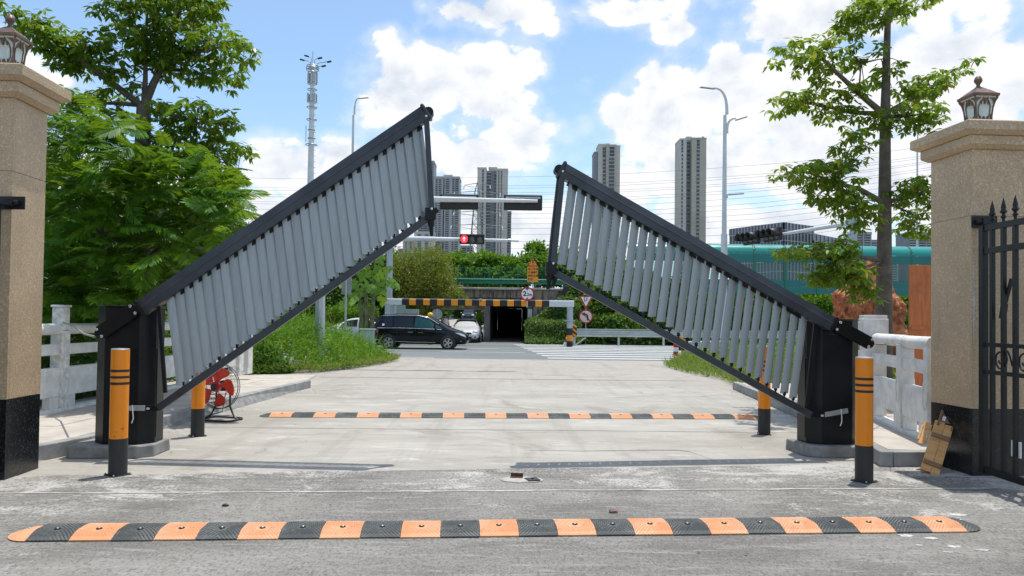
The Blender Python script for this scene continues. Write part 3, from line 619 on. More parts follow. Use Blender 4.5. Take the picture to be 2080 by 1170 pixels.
# ---------------------------------------------------------------- stone railings
def railing(label, A, B, posts, z0):
    A, B = Vector((*A, 0)), Vector((*B, 0)); d = B - A; yaw = math.atan2(d.y, d.x)
    t = thing('stone_railing', label, 'stone railing', A, yaw, 'white stone railings along the pavements')
    for s, w, h, kind in posts:
        if kind == 'rough':
            b = MB().box(s - w / 2, s + w / 2, -w / 2, w / 2, z0, z0 + h - 0.36).box(s - w / 2 + 0.008, s + w / 2 - 0.008, -w / 2 + 0.008, w / 2 - 0.008, z0 + h - 0.355, z0 + h - 0.03)
            p = b.build('post', M['rough'], t, bevel=0.015); MB().box(s - w / 2 - 0.005, s + w / 2 + 0.005, -w / 2 - 0.005, w / 2 + 0.005, z0 + h - 0.03, z0 + h).build('cap', M['white'], p, bevel=0.006)
        elif kind == 'panelled':
            p = MB().box(s - w / 2, s + w / 2, -w / 2, w / 2, z0, z0 + h - 0.40).box(s - w / 2 - 0.02, s + w / 2 + 0.02, -w / 2 - 0.02, w / 2 + 0.02, z0 + h - 0.37, z0 + h - 0.05).build('post', M['white'], t, bevel=0.012)
            MB().box(s - w / 2 - 0.005, s + w / 2 + 0.005, -w / 2 - 0.005, w / 2 + 0.005, z0 + h - 0.05, z0 + h).build('cap', M['white'], p, bevel=0.006); MB().box(s - w / 2 + 0.01, s + w / 2 - 0.01, -w / 2 + 0.01, w / 2 - 0.01, z0 + h - 0.40, z0 + h - 0.37).build('neck', M['white'], p)
            MB().box(s - w / 2 + 0.04, s + w / 2 - 0.04, -w / 2 - 0.03, w / 2 + 0.03, z0 + h - 0.32, z0 + h - 0.10).build('panel', M['white'], p, bevel=0.01)
        else:
            p = MB().box(s - w / 2, s + w / 2, -w / 2, w / 2, z0, z0 + h).build('post', M['white'], t, bevel=0.01)
            for sg in (1, -1):
                MB().tube([(s + 0.075 * math.cos(k * math.pi / 8), sg * (w / 2 + 0.002), z0 + 0.55 + 0.17 * math.sin(k * math.pi / 8)) for k in range(17)], 0.009, 5, caps=False).build('carved_oval', M['white'], p)
    ss = [p[0] for p in posts]
    for i in range(len(posts) - 1):
        a = ss[i] + posts[i][1] / 2; b = ss[i + 1] - posts[i + 1][1] / 2
        ha = a - posts[i][1] if posts[i][3] == 'slim' else a - 0.02
        hb = b + 0.02
        MB().tube([(ha, 0, z0 + 1.16), (hb, 0, z0 + 1.16 + random.uniform(-0.008, 0.008))], 0.078, 14).build('handrail', M['white'], t, smooth=True)
        MB().box(a - 0.01, b + 0.01, -0.05, 0.05, z0 + 0.80, z0 + 0.95).build('rail', M['white'], t, bevel=0.008)
        MB().box(a - 0.01, b + 0.01, -0.06, 0.06, z0 + 0.22, z0 + 0.62).build('panel', M['white'], t, bevel=0.008)
        f = MB().box(a - 0.01, b + 0.01, -0.09, 0.09, z0, z0 + 0.055)
        for q in (a + 0.10, b - 0.10): f.box(q - 0.10, q + 0.10, -0.055, 0.055, z0 + 0.055, z0 + 0.219)
        f.build('plinth', M['white'], t, bevel=0.006)
    return t
railing('white stone railing with a rough hewn post, behind the barrier under the feathery tree', (-6.40, 8.2), (-6.30, 17.6), [(0.0, 0.16, 1.12, 'slim'), (2.25, 0.18, 1.50, 'rough'), (4.2, 0.18, 1.12, 'slim'), (6.2, 0.18, 1.12, 'slim'), (8.75, 0.26, 1.34, 'rough'), (9.25, 0.30, 1.34, 'panelled')], 0.15)
railing('white stone railing with panelled post and round handrail, in front of the red rock', (4.86, 8.55), (6.25, 15.4), [(0.0, 0.14, 1.12, 'slim'), (0.95, 0.17, 1.12, 'slim'), (2.42, 0.30, 1.50, 'panelled'), (4.4, 0.17, 1.12, 'slim'), (6.6, 0.30, 1.50, 'panelled')], 0.15)
tag(MB().tube([P(128, 655, 10.3), P(150, 662, 10.2), P(170, 678, 9.6), P(192, 684, 8.4)], 0.012, 6).build('cable', M['cable']), 'thin grey cable drooping from the stone handrail to the black cabinet', 'cable', 'loose cables')
tag(MB().tube([P(1755, 690, 9.0), P(1775, 698, 9.6), P(1800, 700, 10.2), P(1840, 702, 9.8)], 0.010, 6).build('cable', M['cable']), 'dark cable running from the cabinet along the round handrail by the rock', 'cable', 'loose cables')

# ---------------------------------------------------------------- folding barriers
class Frame:
    def __init__(s, O, yaw): s.O = Vector(O); s.a = Vector((math.cos(yaw), math.sin(yaw), 0)); s.n = Vector((-math.sin(yaw), math.cos(yaw), 0)); s.yaw = yaw
    def on(s, px, py, y=0.0):
        r = ray(px, py); t = (y - (CAM - s.O).dot(s.n)) / r.dot(s.n); p = CAM + r * t - s.O
        return Vector((p.dot(s.a), y, p.z))
def barrier(label, s, O, D):
    fr = Frame(O, YAW); t = thing('barrier_gate', label, 'barrier gate', O, YAW, 'folding slat barrier gates'); on = fr.on
    cw, cdp, z0, z1 = 0.31, 0.34, 0.13, D['ztop']
    oc = [(-cw, 0.11), (-cw + 0.13, 0.0), (cw - 0.13, 0.0), (cw, 0.11), (cw, cdp), (-cw, cdp)]
    cab = MB().prism([(x, y) for x, y in oc], z0, z1, 1.02).build('cabinet', M['black'], t, bevel=0.006)
    MB().prism([(x * 1.03, y * 1.03 - 0.008) for x, y in oc], z1 + 0.002, z1 + 0.018).build('lid', M['black'], cab, bevel=0.003)
    for k in range(4):
        MB().box(s * 0.05 - 0.05, s * 0.05 + 0.05, -0.008, 0.006, z1 - 0.10 - 0.022 * k, z1 - 0.09 - 0.022 * k).build('vent_louvre', M['beam'], cab)
        x = s * cw; MB().box(min(x, x + s * 0.008) - 0.002, max(x, x + s * 0.008), 0.15, 0.29, z1 - 0.32 - 0.035 * k, z1 - 0.30 - 0.035 * k).build('vent_louvre', M['beam'], cab)
    MB().box(min(s * 0.312, s * 0.322), max(s * 0.312, s * 0.322), 0.13, 0.32, z0 + 0.06, z1 - 0.45).build('service_door', M['black'], cab, bevel=0.004)
    yb = -0.09
    # pivot links on the cabinet front
    a, b = on(*D['link'][0], yb + 0.03), on(*D['link'][1], yb + 0.03)
    lk = MB().bar(a, b, 0.02, 0.15).build('pivot_link', M['black'], t, bevel=0.004)
    for q_, r_ in ((a, 0.06), (b, 0.05)): MB().tube([q_, q_ + Vector((0, 0.085, 0))], r_, 12).build('pivot_shaft', M['black'], lk)
    u = (b - a).normalized(); w = Vector((-u.z, 0, u.x))
    for p in (a, b):
        for sg in (-1, 1):
            c = p + w * 0.045 * sg + Vector((0, -0.012, 0)); MB().lathe([(0.017, 0), (0.017, 0.012), (0.010, 0.016)], 6, c, (0, -1, 0)).build('bolt', M['steel'], lk)
    # beam
    p0, p1 = on(*D['beam'][0], yb), on(*D['beam'][1], yb)
    prof = [(-0.06, -0.085), (0.06, -0.085), (0.06, 0.045), (0.03, 0.085), (-0.028, 0.085), (-0.05, 0.012), (-0.066, 0.004), (-0.066, -0.004), (-0.06, -0.012)]
    prof = [(x, z) for x, z in prof]
    tdir = (p1 - p0).normalized(); nb = Vector((-tdir.z, 0, tdir.x)); nb = nb if nb.z > 0 else -nb
    bm_ = MB().sweep(p0, p1, prof, (0, 1, 0)).build('top_beam', M['beam'], t)
    MB().sweep(p0 + tdir * 0.35 - nb * 0.087, p1 - tdir * 0.12 - nb * 0.087, [(0.01, -0.035), (0.02, -0.035), (0.02, 0.0), (0.01, 0.0)]).build('brush_strip', M['black'], bm_)
    MB().bar(p1 - tdir * 0.01, p1 + tdir * 0.035, 0.15, 0.20).build('end_cap', M['beam'], bm_, bevel=0.03)
    MB().tube([p1 + tdir * 0.045 + Vector((0, -0.05, -0.02)), p1 + tdir * 0.045 + Vector((0, 0.07, -0.02))], 0.055, 14).build('bumper', M['black'], bm_)
    MB().bar(p0 - tdir * 0.01, p0 + tdir * 0.02, 0.14, 0.175).build('end_cap', M['black'], bm_)
    # bottom rail
    q0, q1 = on(*D['rail'][0], yb + 0.02), on(*D['rail'][1], yb + 0.02)
    rl = MB().bar(q0, q1, 0.06, 0.078).build('bottom_rail', M['beam'], t, bevel=0.006)
    # end bar(s) and foot at the tip
    MB().bar(on(*D['end'][0], yb - 0.03), on(*D['end'][1], yb - 0.03), 0.05, 0.06).build('end_bar', M['beam'], t, bevel=0.006)
    if D.get('end2'): MB().bar(on(*D['end2'][0], yb + 0.06), on(*D['end2'][1], yb + 0.06), 0.05, 0.055).build('end_bar', M['beam'], t, bevel=0.006)
    for e in (D['end'][0], D['end'][1]):
        c = on(*e, yb - 0.06); MB().lathe([(0.014, 0), (0.014, 0.008), (0.006, 0.012)], 8, c, (0, -1, 0)).build('bolt', M['steel'], t)
    f0 = on(*D['foot'][0], yb); f1 = on(*D['foot'][1], yb); fm = f0.lerp(f1, 0.55)
    ft = MB().box(f0.x - 0.06, f0.x + 0.06, yb - 0.05, yb + 0.06, f0.z - 0.06, f0.z + 0.07).tube([f0, fm], [0.045, 0.036], 10).tube([fm, f1], [0.026, 0.018], 8)
    if D.get('twin'): ft.tube([f0 + Vector((0.07 * s * -1, 0.03, 0)), fm + Vector((0.07 * s * -1, 0.03, 0.02))], [0.045, 0.036], 10).tube([fm + Vector((0.07 * s * -1, 0.03, 0.02)), f1 + Vector((0.06 * s * -1, 0.03, 0.03))], [0.026, 0.018], 8)
    ft.build('support_foot', M['black'], t)
    n0, n1 = on(*D['nub'][0], yb), on(*D['nub'][1], yb); MB().bar(n0, n1, 0.06, 0.06).build('latch_block', M['black'], t, bevel=0.006)
    # fixing bracket on the cabinet front
    g0, g1 = on(*D['brk'][0], yb + 0.04), on(*D['brk'][1], yb + 0.04)
    MB().bar(g0, g1, 0.02, 0.055).build('fixing_bracket', M['galv'], t, bevel=0.003)
    MB().bar(g0 + (g0 - g1).normalized() * -0.02, q0, 0.03, 0.06).build('hinge_arm', M['black'], t, bevel=0.004)
    for k in (0.02, 0.10):
        c = g0.lerp(q0, k + 0.1) + Vector((0, -0.03, 0.0)); MB().lathe([(0.013, 0), (0.013, 0.01), (0.006, 0.013)], 6, c, (0, -1, 0)).build('bolt', M['steel'], t)
    gm = g0.lerp(g1, 0.7); MB().tube([gm + Vector((0, -0.015, 0.035)), gm + Vector((0.008, -0.018, -0.04)), gm + Vector((0.012, -0.012, -0.11)), gm + Vector((-0.005, -0.012, -0.16))], 0.006, 5).build('cable_tie', M['tie'], t)
    MB().bar(on(*D['inner'][0], yb + 0.05), on(*D['inner'][1], yb + 0.05), 0.03, 0.04).build('inner_bar', M['black'], t, bevel=0.004)
    # slats: one shape, hung side by side
    T0, T1, B0, B1, n = D['slats']
    tp0, tp1, bt0, bt1 = on(*T0, yb + 0.03), on(*T1, yb + 0.03), on(*B0, yb + 0.03), on(*B1, yb + 0.03)
    lean = ((bt0 - tp0) + (bt1 - tp1)) / 2
    W, SG, TH, K = D['sw'], 0.017, 0.004, 8; ph = D['phi']
    vs = []; 
    for zz in (0, 1):
        for side in (0, 1):
            for k in range(K + 1):
                q = k / K * 2 - 1; x = q * W / 2; y = SG * (1 - q * q) * -1 + (TH if side else 0)
                vs.append(Vector((x * math.cos(ph) - y * math.sin(ph), x * math.sin(ph) + y * math.cos(ph), 0)) + lean * zz)
    m_ = K + 1; fs = []
    for k in range(K):
        fs += [(k, k + 1, 2 * m_ + k + 1, 2 * m_ + k), (m_ + k + 1, m_ + k, 3 * m_ + k, 3 * m_ + k + 1), (k + 1, k, m_ + k, m_ + k + 1), (2 * m_ + k, 2 * m_ + k + 1, 3 * m_ + k + 1, 3 * m_ + k)]
    fs += [(0, 2 * m_, 3 * m_, m_), (K, m_ + K, 3 * m_ + K, 2 * m_ + K)]
    sm = MB().add(vs, fs).mesh('slat', M['slat'], True)
    km = MB().lathe([(0.010, -0.05), (0.010, -0.02), (0.020, -0.018), (0.020, 0.018), (0.008, 0.03)], 8).mesh('slat_pivot', M['black'])
    rdir = (q1 - q0)
    for i in range(n):
        f = i / (n - 1); tp = tp0.lerp(tp1, f)
        put('slat', sm, t, tp, (0, 0, random.uniform(-0.05, 0.05)), smooth=True)
        bt = tp + lean; k = (bt.x - q0.x) / rdir.x; zr = q0.z + rdir.z * k + 0.05
        put('slat_pivot', km, t, (bt.x, bt.y, zr + 0.03))
    return fr
OL = P(250, 640, 8.0); OL.z = 0.0
OR = P(1701, 640, 8.55); OR.z = 0.0
FL = barrier('grey slatted folding barrier raised higher, its black cabinet beside the red fan', 1, OL, dict(ztop=1.61, link=((203, 676), (271, 629)), beam=((287, 626), (864, 230)), rail=((322, 829), (873, 441)),
    end=((866, 236), (877, 424)), foot=((875, 436), (877, 480)), nub=((872, 440), (889, 425)), brk=((300, 829), (257, 829)), inner=((322, 611), (336, 798)),
    slats=((349, 594), (846, 247), (374, 783), (868, 430), 29), sw=0.128, phi=rad(22)))
FR = barrier('grey slatted folding barrier raised lower with gaps between slats, in front of the red rock', -1, OR, dict(ztop=1.56, link=((1766, 697), (1702, 662)), beam=((1690, 659), (1142, 346)), rail=((1646, 843), (1121, 551)),
    end=((1143, 348), (1124, 535)), end2=((1137, 350), (1116, 540)), foot=((1119, 546), (1113, 588)), twin=True, nub=((1124, 542), (1112, 533)), brk=((1671, 843), (1722, 834)), inner=((1657, 650), (1638, 822)),
    slats=((1166, 358), (1634, 632), (1146, 541), (1606, 806), 27), sw=0.112, phi=rad(20)))
def plinth(label, O, s):
    t = thing('concrete_plinth', label, 'concrete plinth', O, YAW, 'concrete plinths under the barrier cabinets')
    MB().prism([(-0.52, -0.06), (-0.46, -0.13), (0.20, -0.13), (0.35, 0.0), (0.36, 0.42), (-0.52, 0.42)] if s > 0 else [(-0.40, 0.02), (-0.36, -0.04), (-0.22, -0.14), (0.30, -0.12), (0.36, -0.08), (0.36, 0.45), (-0.40, 0.45)], 0.0, 0.128, 1.02).build('block', M['plinth'], t, bevel=0.012)
plinth('rough concrete plinth under the black cabinet near the red fan', OL, 1)
plinth('rough concrete plinth under the black cabinet near the crate boards', OR, -1)

# ---------------------------------------------------------------- bollards
def bollard(label, p, h=1.2):
    t = thing('bollard', label, 'bollard', p, random.uniform(0, 6), 'orange and black bollards at the gate')
    r = 0.081
    MB().lathe([(r, 0.352), (r, h - 0.004)], 28).build('body', M['orange'], t, smooth=True)
    MB().lathe([(r + 0.002, 0.004), (r + 0.002, 0.352)], 28).build('sleeve', M['sleeve'], t, smooth=True)
    for z in (0.995, 0.935, 0.875): MB().lathe([(r + 0.0015, z - 0.012), (r + 0.0015, z + 0.012)], 28).build('band', M['bk'], t, smooth=True)
    MB().lathe([(r + 0.001, h - 0.004), (r - 0.004, h + 0.004), (0.01, h + 0.008)], 28).build('cap', M['galv'], t, smooth=True)
    fl = MB().box(-0.088, 0.088, -0.088, 0.088, 0.002, 0.012).build('base_plate', M['sleeve'], t, bevel=0.002)
    for a in range(4):
        x, y = 0.077 * (1 if a % 2 else -1), 0.077 * (1 if a // 2 else -1); MB().lathe([(0.008, 0.012), (0.008, 0.018), (0.005, 0.024)], 6, (x, y, 0)).build('bolt', M['steel'], fl)
    return t
b0 = bollard('orange bollard in front of the cabinet near the red fan, nearest on that side', G(239, 965, 0.004))
dup(b0, G(401, 886), 0.7, 'orange bollard standing right beside the red fan, half behind the slats')
dup(b0, G(1755, 978, 0.004), 2.1, 'orange bollard in front of the cabinet near the crate boards, fully visible')
dup(b0, G(1552, 882), 1.3, 'orange bollard seen through the slats beyond the lower barrier')
# ---------------------------------------------------------------- rubber speed bumps
def seg_mesh(name, w, dep, h, mt):
    nx, ny = 40, 30; vs = []; fs = []
    for j in range(ny + 1):
        v = j / ny; y = v * dep; z = h * min(1, math.sin(math.pi * v) * 1.18) ** 0.8 if 0 < v < 1 else 0.0
        z = max(z, 0.008)
        for i in range(nx + 1):
            x = i / nx * w; q = abs(x - w / 2) * 1.0 + y * 0.9; rid = 0.006 if (q / 0.026) % 1 < 0.5 and 0.12 < v < 0.93 and 0 < i < nx else 0.0
            if (x - w / 2) ** 2 + (y - dep * 0.36) ** 2 < 0.045 ** 2: rid = 0
            vs.append((x, y, z + rid))
    n = nx + 1
    for j in range(ny):
        for i in range(nx): fs.append((j * n + i, j * n + i + 1, (j + 1) * n + i + 1, (j + 1) * n + i))
    b = MB().add(vs, fs)
    o = len(b.v); b.v += [(x, y, 0) for x, y, z in vs[:n]] + [(x, y, 0) for x, y, z in vs[-n:]]
    for i in range(nx): b.f.append((o + i, o + i + 1, i + 1, i)); b.f.append((ny * n + i, ny * n + i + 1, o + n + i + 1, o + n + i))
    for i in (0, nx):
        ring = [j * n + i for j in range(ny + 1)]; b.f.append(tuple(ring if i else ring[::-1]))
    return b.mesh(name, mt)
def cap_mesh(name, dep, h, mt):
    vs = []; fs = []; nr, na = 6, 14
    for i in range(nr + 1):
        r = i / nr
        for k in range(na + 1):
            a = -math.pi / 2 + math.pi * k / na; z = max(0.006, h * (1 - r ** 2.2)); vs.append((math.cos(a) * r * dep * 0.5, dep / 2 + math.sin(a) * r * dep / 2, z))
    n = na + 1
    for i in range(nr):
        for k in range(na): fs.append((i * n + k, (i + 1) * n + k, (i + 1) * n + k + 1, i * n + k + 1))
    return MB().add(vs, fs).mesh(name, mt, True)
bolt_m = MB().lathe([(0.0085, -0.01), (0.0085, 0.007), (0.005, 0.009)], 8).mesh('bolt', M['galv'])
hole_m = MB().lathe([(0.021, -0.012), (0.021, 0.0048)], 14).mesh('hole', M['bk'])
slot_m = MB().box(-0.014, 0.014, -0.004, 0.004, -0.01, 0.0025).mesh('slot', M['bk'])
def speed_bump(label, A, B, n, first, capcols, dep=0.37, h=0.045, z=0.0):
    d = B - A; w = d.length / n; yaw = math.atan2(d.y, d.x)
    t = thing('speed_bump', label, 'speed bump', (A.x, A.y, z), yaw, 'orange and black rubber speed bumps')
    ms = {c: seg_mesh('segment', w - 0.003, dep, h, M['rubo' if c == 'o' else 'rubb']) for c in 'ob'}
    for i in range(n):
        c = first if i % 2 == 0 else ('o' if first == 'b' else 'b')
        sg = put('segment', ms[c], t, (i * w + 0.0015, random.uniform(-0.006, 0.006), random.uniform(0, 0.003)), (0, 0, random.uniform(-0.008, 0.008)))
        zt = h * min(1, math.sin(math.pi * 0.36) * 1.18) ** 0.8
        put('bolt', bolt_m, sg, (w / 2, dep * 0.36, zt)); put('hole', hole_m, sg, (w / 2, dep * 0.36, zt)); put('slot', slot_m, sg, (w * 0.76, dep * 0.36, zt), (0, 0, random.uniform(0.2, 0.6)))
    for k, x, r in ((0, -0.002, math.pi), (1, n * w + 0.002, 0)):
        c = put('end_cap', cap_mesh('end_cap', dep, h, M['rubo' if capcols[k] == 'o' else 'rubb']), t, (x, dep if r else 0, 0), (0, 0, r))
        put('bolt', bolt_m, c, (0.07, dep / 2, h * 0.85))
    return t
speed_bump('rubber speed bump nearest the camera, on the worn grey concrete', G(50, 1103), G(1967, 1083), 24, 'b', 'ob', z=0.006)
speed_bump('rubber speed bump farther in, on the pale concrete beyond the barriers', G(546, 848), G(1536, 852), 23, 'o', 'bb', dep=0.36)

# ---------------------------------------------------------------- floor fan
def fan():
    loc = G(446, 854); t = thing('floor_fan', 'red bladed floor fan with wire cage on a tube stand beside the kerb', 'fan', (loc.x, loc.y, 0), rad(-14))
    zc, R = 0.50, 0.325; hub = Vector((0, -0.10, zc))
    hb = MB().lathe([(0.075, 0.02), (0.075, -0.03), (0.062, -0.05), (0.002, -0.052)], 20, hub, (0, -1, 0)).build('hub', M['red'], t, smooth=True)
    MB().lathe([(0.048, 0.052), (0.048, 0.062), (0.04, 0.07), (0.002, 0.072)], 16, hub, (0, -1, 0)).build('badge', M['bk'], hb, smooth=True)
    bl = MB(); nr, na = 7, 8; vs = []; fs = []
    for i in range(nr + 1):
        r = 0.06 + 0.228 * i / nr; half = 0.17 + 0.50 * math.sin(min(1, i / nr * 1.15) * math.pi / 2) ; half *= (0.72 if i == nr else 0.92 if i == nr - 1 else 1.0)
        for k in range(na + 1):
            q = k / na * 2 - 1; a = q * half * 0.82 + 0.18 * i / nr; vs.append((r * math.sin(a), q * 0.035 + 0.012 * (1 - q * q), r * math.cos(a)))
    n = na + 1
    for i in range(nr):
        for k in range(na): fs.append((i * n + k, i * n + k + 1, (i + 1) * n + k + 1, (i + 1) * n + k))
    bmesh_ = bl.add(vs, fs).mesh('blade', M['red'], True)
    for k in range(5):
        o = put('blade', bmesh_, t, hub, (0, rad(72 * k + 10), 0)); sd = o.modifiers.new('thick', 'SOLIDIFY'); sd.thickness = 0.004
    cg = MB()
    for y, rr in ((-0.17, 0.10), (-0.165, 0.16), (-0.15, 0.23), (-0.11, 0.285), (-0.05, R), (0.0, R), (0.05, 0.27), (0.075, 0.2)): cg.ring((0, y, zc), rr, 0.0022 if rr < R else 0.006, (0, 1, 0), 36, 4)
    wm = MB()
    for k in range(44):
        a = 2 * math.pi * k / 44; pr = [(0.05, -0.172), (0.16, -0.166), (0.235, -0.148), (0.29, -0.10), (R, -0.05), (R, 0.0), (0.27, 0.05), (0.10, 0.08)]
        wm.tube([(r * math.sin(a), y, zc + r * math.cos(a)) for r, y in pr], 0.0014, 3, caps=False)
    cage = cg.build('cage', M['cage'], t); wm.build('cage_wire', M['cage'], cage)
    MB().lathe([(0.03, -0.02), (0.08, 0.0), (0.085, 0.10), (0.06, 0.15), (0.002, 0.155)], 16, (0, 0.05, zc), (0, 1, 0)).build('motor', M['bk'], t, smooth=True)
    fx = []
    for k in range(25):
        a = 2 * math.pi * k / 24; fx.append((0.27 * max(-1, min(1, 1.25 * math.cos(a))), 0.20 * max(-1, min(1, 1.25 * math.sin(a))) + 0.02, 0.018))
    MB().tube(fx, 0.014, 8, caps=False).tube([(0.27, 0.05, 0.02), (0.2, 0.06, 0.05), (0.12, 0.07, 0.20), (0.11, 0.08, zc)], 0.014, 8).tube([(-0.27, 0.05, 0.02), (-0.2, 0.06, 0.05), (-0.12, 0.07, 0.20), (-0.11, 0.08, zc)], 0.014, 8).build('stand', M['bk'], t, smooth=True)
    MB().tube([(0, 0.15, zc - 0.05), (-0.1, 0.2, 0.1), (-0.4, 0.1, 0.012), (-0.9, -0.15, 0.012), (-1.2, 0.1, 0.05), (-1.35, 0.5, 0.18)], 0.006, 5).build('power_cord', M['bk'], t)
fan()

# ---------------------------------------------------------------- crate boards, plywood sheet, covers and litter
def crate_boards():
    a = G(1888, 962, 0.01); L = 0.80
    t = thing('crate_boards', 'nailed pine crate boards leaning against the black pillar base', 'wooden boards', a)
    top = P(1930, 824, 7.98); ax = (top - a).normalized(); side = Vector((0.93, -0.36, 0)).normalized(); side = (side - ax * side.dot(ax)).normalized(); nn = ax.cross(side)
    if nn.y > 0: nn = -nn
    t.rotation_euler = Matrix((side, -nn, ax)).transposed().to_euler()
    # local: x across, -y out of the face, z along the board
    t.scale = (0.74, 1, 1)
    W = M['wood']
    MB().box(-0.125, 0.005, 0.0, 0.016, 0.02, 0.66).build('plank', W, t, bevel=0.003)
    MB().box(0.008, 0.115, 0.001, 0.017, 0.0, 0.64).build('plank', W, t, bevel=0.003)
    for z, tl in ((0.125, 0.05), (0.47, 0.09)): MB().sweep((-0.115, -0.009, z), (0.118, -0.009, z - 0.01), [(-0.009, -0.024), (0.008, -0.024), (0.008, 0.024), (-0.009, 0.024)]).build('batten', M['batten'], t, bevel=0.003)
    for x0, x1, z0, z1, mt in ((-0.09, -0.06, 0.60, 0.80, 'batten'), (0.09, 0.12, 0.58, 0.80, 'batten'), (-0.06, 0.09, 0.755, 0.80, 'batten'), (-0.06, 0.09, 0.665, 0.75, 'batten')):
        MB().box(x0, x1, -0.012 if x1 - x0 < 0.05 else 0.003, 0.014, z0, z1).build('slat_board', M[mt], t, bevel=0.002)
    MB().box(-0.045, -0.005, -0.002, 0.002, 0.68, 0.735).build('paper_label', M['wh'], t)
    for x0, x1, z0, z1 in ((-0.27, -0.245, 0.36, 0.56), (-0.165, -0.14, 0.36, 0.58), (-0.245, -0.165, 0.32, 0.40), (-0.245, -0.165, 0.53, 0.60), (-0.235, -0.175, 0.40, 0.53)):
        MB().box(x0, x1, -0.006 if z1 - z0 > 0.15 else 0.0, 0.02, z0, z1).build('frame_piece', W, t, bevel=0.002)
    MB().box(-0.12, 0.12, 0.02, 0.05, 0.03, 0.06).build('batten', W, t, bevel=0.003)
crate_boards()
def plywood():
    a = P(1848, 700, 10.4); t = thing('plywood_sheet', 'reddish brown plywood sheet standing upright behind the stone railing by the pillar', 'plywood sheet', (a.x, a.y, 0.12), rad(6))
    zt = P(1848, 538, 10.4).z - 0.12
    MB().box(0, 1.22, 0, 0.018, 0.0, 1.35).build('panel', M['ply'], t, bevel=0.002); MB().box(0, 1.22, 0, 0.018, 1.356, zt).build('panel', M['ply'], t, bevel=0.002)
    MB().box(0.02, 1.2, -0.012, -0.001, 1.33, 1.375).build('batten', M['ply'], t); 
    for x in (0.02, 1.17): MB().box(x, x + 0.05, 0.019, 0.06, 0, zt).build('stud', M['batten'], t)
plywood()
c = G(1060, 974, 0.009)
APR = bpy.data.objects['apron']; DRV = bpy.data.objects['driveway']
for (x, y, r) in ((1842, 1088, .075), (1893, 1093, .06), (1938, 1110, .055), (1946, 1046, .085), (1925, 1121, .035), (1996, 1117, .05), (1868, 1107, .03), (1470, 1085, .03)):
    c_ = G(x, y, 0.006); k = 17; a0 = random.random() * 6; el_ = random.uniform(.35, .6)
    MB().add([(c_.x + math.cos(i / k * 6.283) * r * random.uniform(.45, 1.25), c_.y + math.sin(i / k * 6.283) * r * el_ * random.uniform(.55, 1.25), 0.0065) for i in range(k)], [tuple(range(k))]).build('cement_splash', M['splash'], APR)
for pts in (((1075, 914), (1180, 916), (1290, 914), (1375, 914), (1400, 917), (1452, 935)), ((1480, 800), (1420, 806), (1330, 803), (1250, 808)), ((640, 792), (720, 797), (810, 795), (900, 799))):
    vs = []
    for i, (x, y) in enumerate(pts): g_ = G(x, y, 0.004); w_ = random.uniform(.004, .010); vs += [(g_.x, g_.y - w_, 0.004), (g_.x, g_.y + w_, 0.004)]
    MB().add(vs, [(2 * i, 2 * i + 2, 2 * i + 3, 2 * i + 1) for i in range(len(pts) - 1)]).build('crack', M['sleeve'], DRV)
cp = thing('cement_patch', 'cement patch holding a broken anchor bracket in the grey concrete', 'cement patch', c)
MB().lathe([(0.17, 0.0), (0.15, 0.006), (0.02, 0.008)], 11).build('patch', M['patch'], cp).scale = (1.25, 0.75, 1)
ap = thing('anchor_plate', 'square steel cover plate set in the cement patch', 'cover plate', c + Vector((0.10, -0.03, 0.008)), rad(20)); MB().box(-0.06, 0.06, -0.06, 0.06, 0, 0.008).build('plate', M['sleeve'], ap, bevel=0.002); MB().lathe([(0.012, 0.008), (0.012, 0.016)], 6).build('bolt', M['sleeve'], ap)
ab = thing('anchor_bracket', 'rusty angle bracket lying beside the square cover plate', 'bracket', c + Vector((-0.05, 0.05, 0.008)), rad(-8)); MB().box(-0.06, 0.06, -0.025, 0.025, 0, 0.006).box(-0.06, 0.06, 0.019, 0.025, 0.006, 0.04).build('angle', mat('rusty_steel', (0.09, 0.035, 0.022), 0.8, var=0.4, scale=20), ab, bevel=0.002)
def stone(label, p, r, mt, name='stone'):
    b = MB().ball((0, 0, r * 0.35), r, 9, 6, (1.3, 0.9, 0.55)); rr = random.Random(int(p.x * 1000)); b.v = [(x * rr.uniform(0.8, 1.15), y * rr.uniform(0.8, 1.15), z * rr.uniform(0.8, 1.1)) for x, y, z in b.v]
    o = b.build(name, mt, None, loc=p); return tag(o, label, name)
stone('small reddish stone lying just beyond the near speed bump', G(1246, 1041, 0.005), 0.032, mat('reddish_stone', (0.24, 0.15, 0.13), 0.85))
stone('dark pebble lying on the grey concrete towards the near bollard by the fan', G(458, 1028, 0.005), 0.022, M['sleeve'])
bt = bpy.data.objects.new('x', None) if False else None
lv = []
for _ in range(420):                                                    # twigs, dry leaves and crumbs along the kerbs and joints
    q = random.random()
    if q < 0.35: y = random.uniform(8.6, 15.8); p = Vector((interp(KL)(y) + abs(random.gauss(0, 0.16)) + 0.03, y, 0.003))
    elif q < 0.7: y = random.uniform(8.6, 16.5); p = Vector((interp(KR)(y) - abs(random.gauss(0, 0.16)) - 0.03, y, 0.003))
    elif q < 0.8: p = Vector((random.uniform(3.2, 4.9), random.uniform(7.3, 8.0), 0.008))
    else: p = Vector((random.uniform(-4, 4.2), random.uniform(4.5, 24), 0.008))
    a = random.uniform(0, 6.28); L = random.uniform(0.012, 0.05); w = L * random.uniform(0.25, 0.6); u = Vector((math.cos(a), math.sin(a), random.uniform(-0.05, 0.25))); v = Vector((-math.sin(a), math.cos(a), 0))
    lv += [p, p + u * L * 0.5 + v * w / 2, p + u * L, p + u * L * 0.5 - v * w / 2]
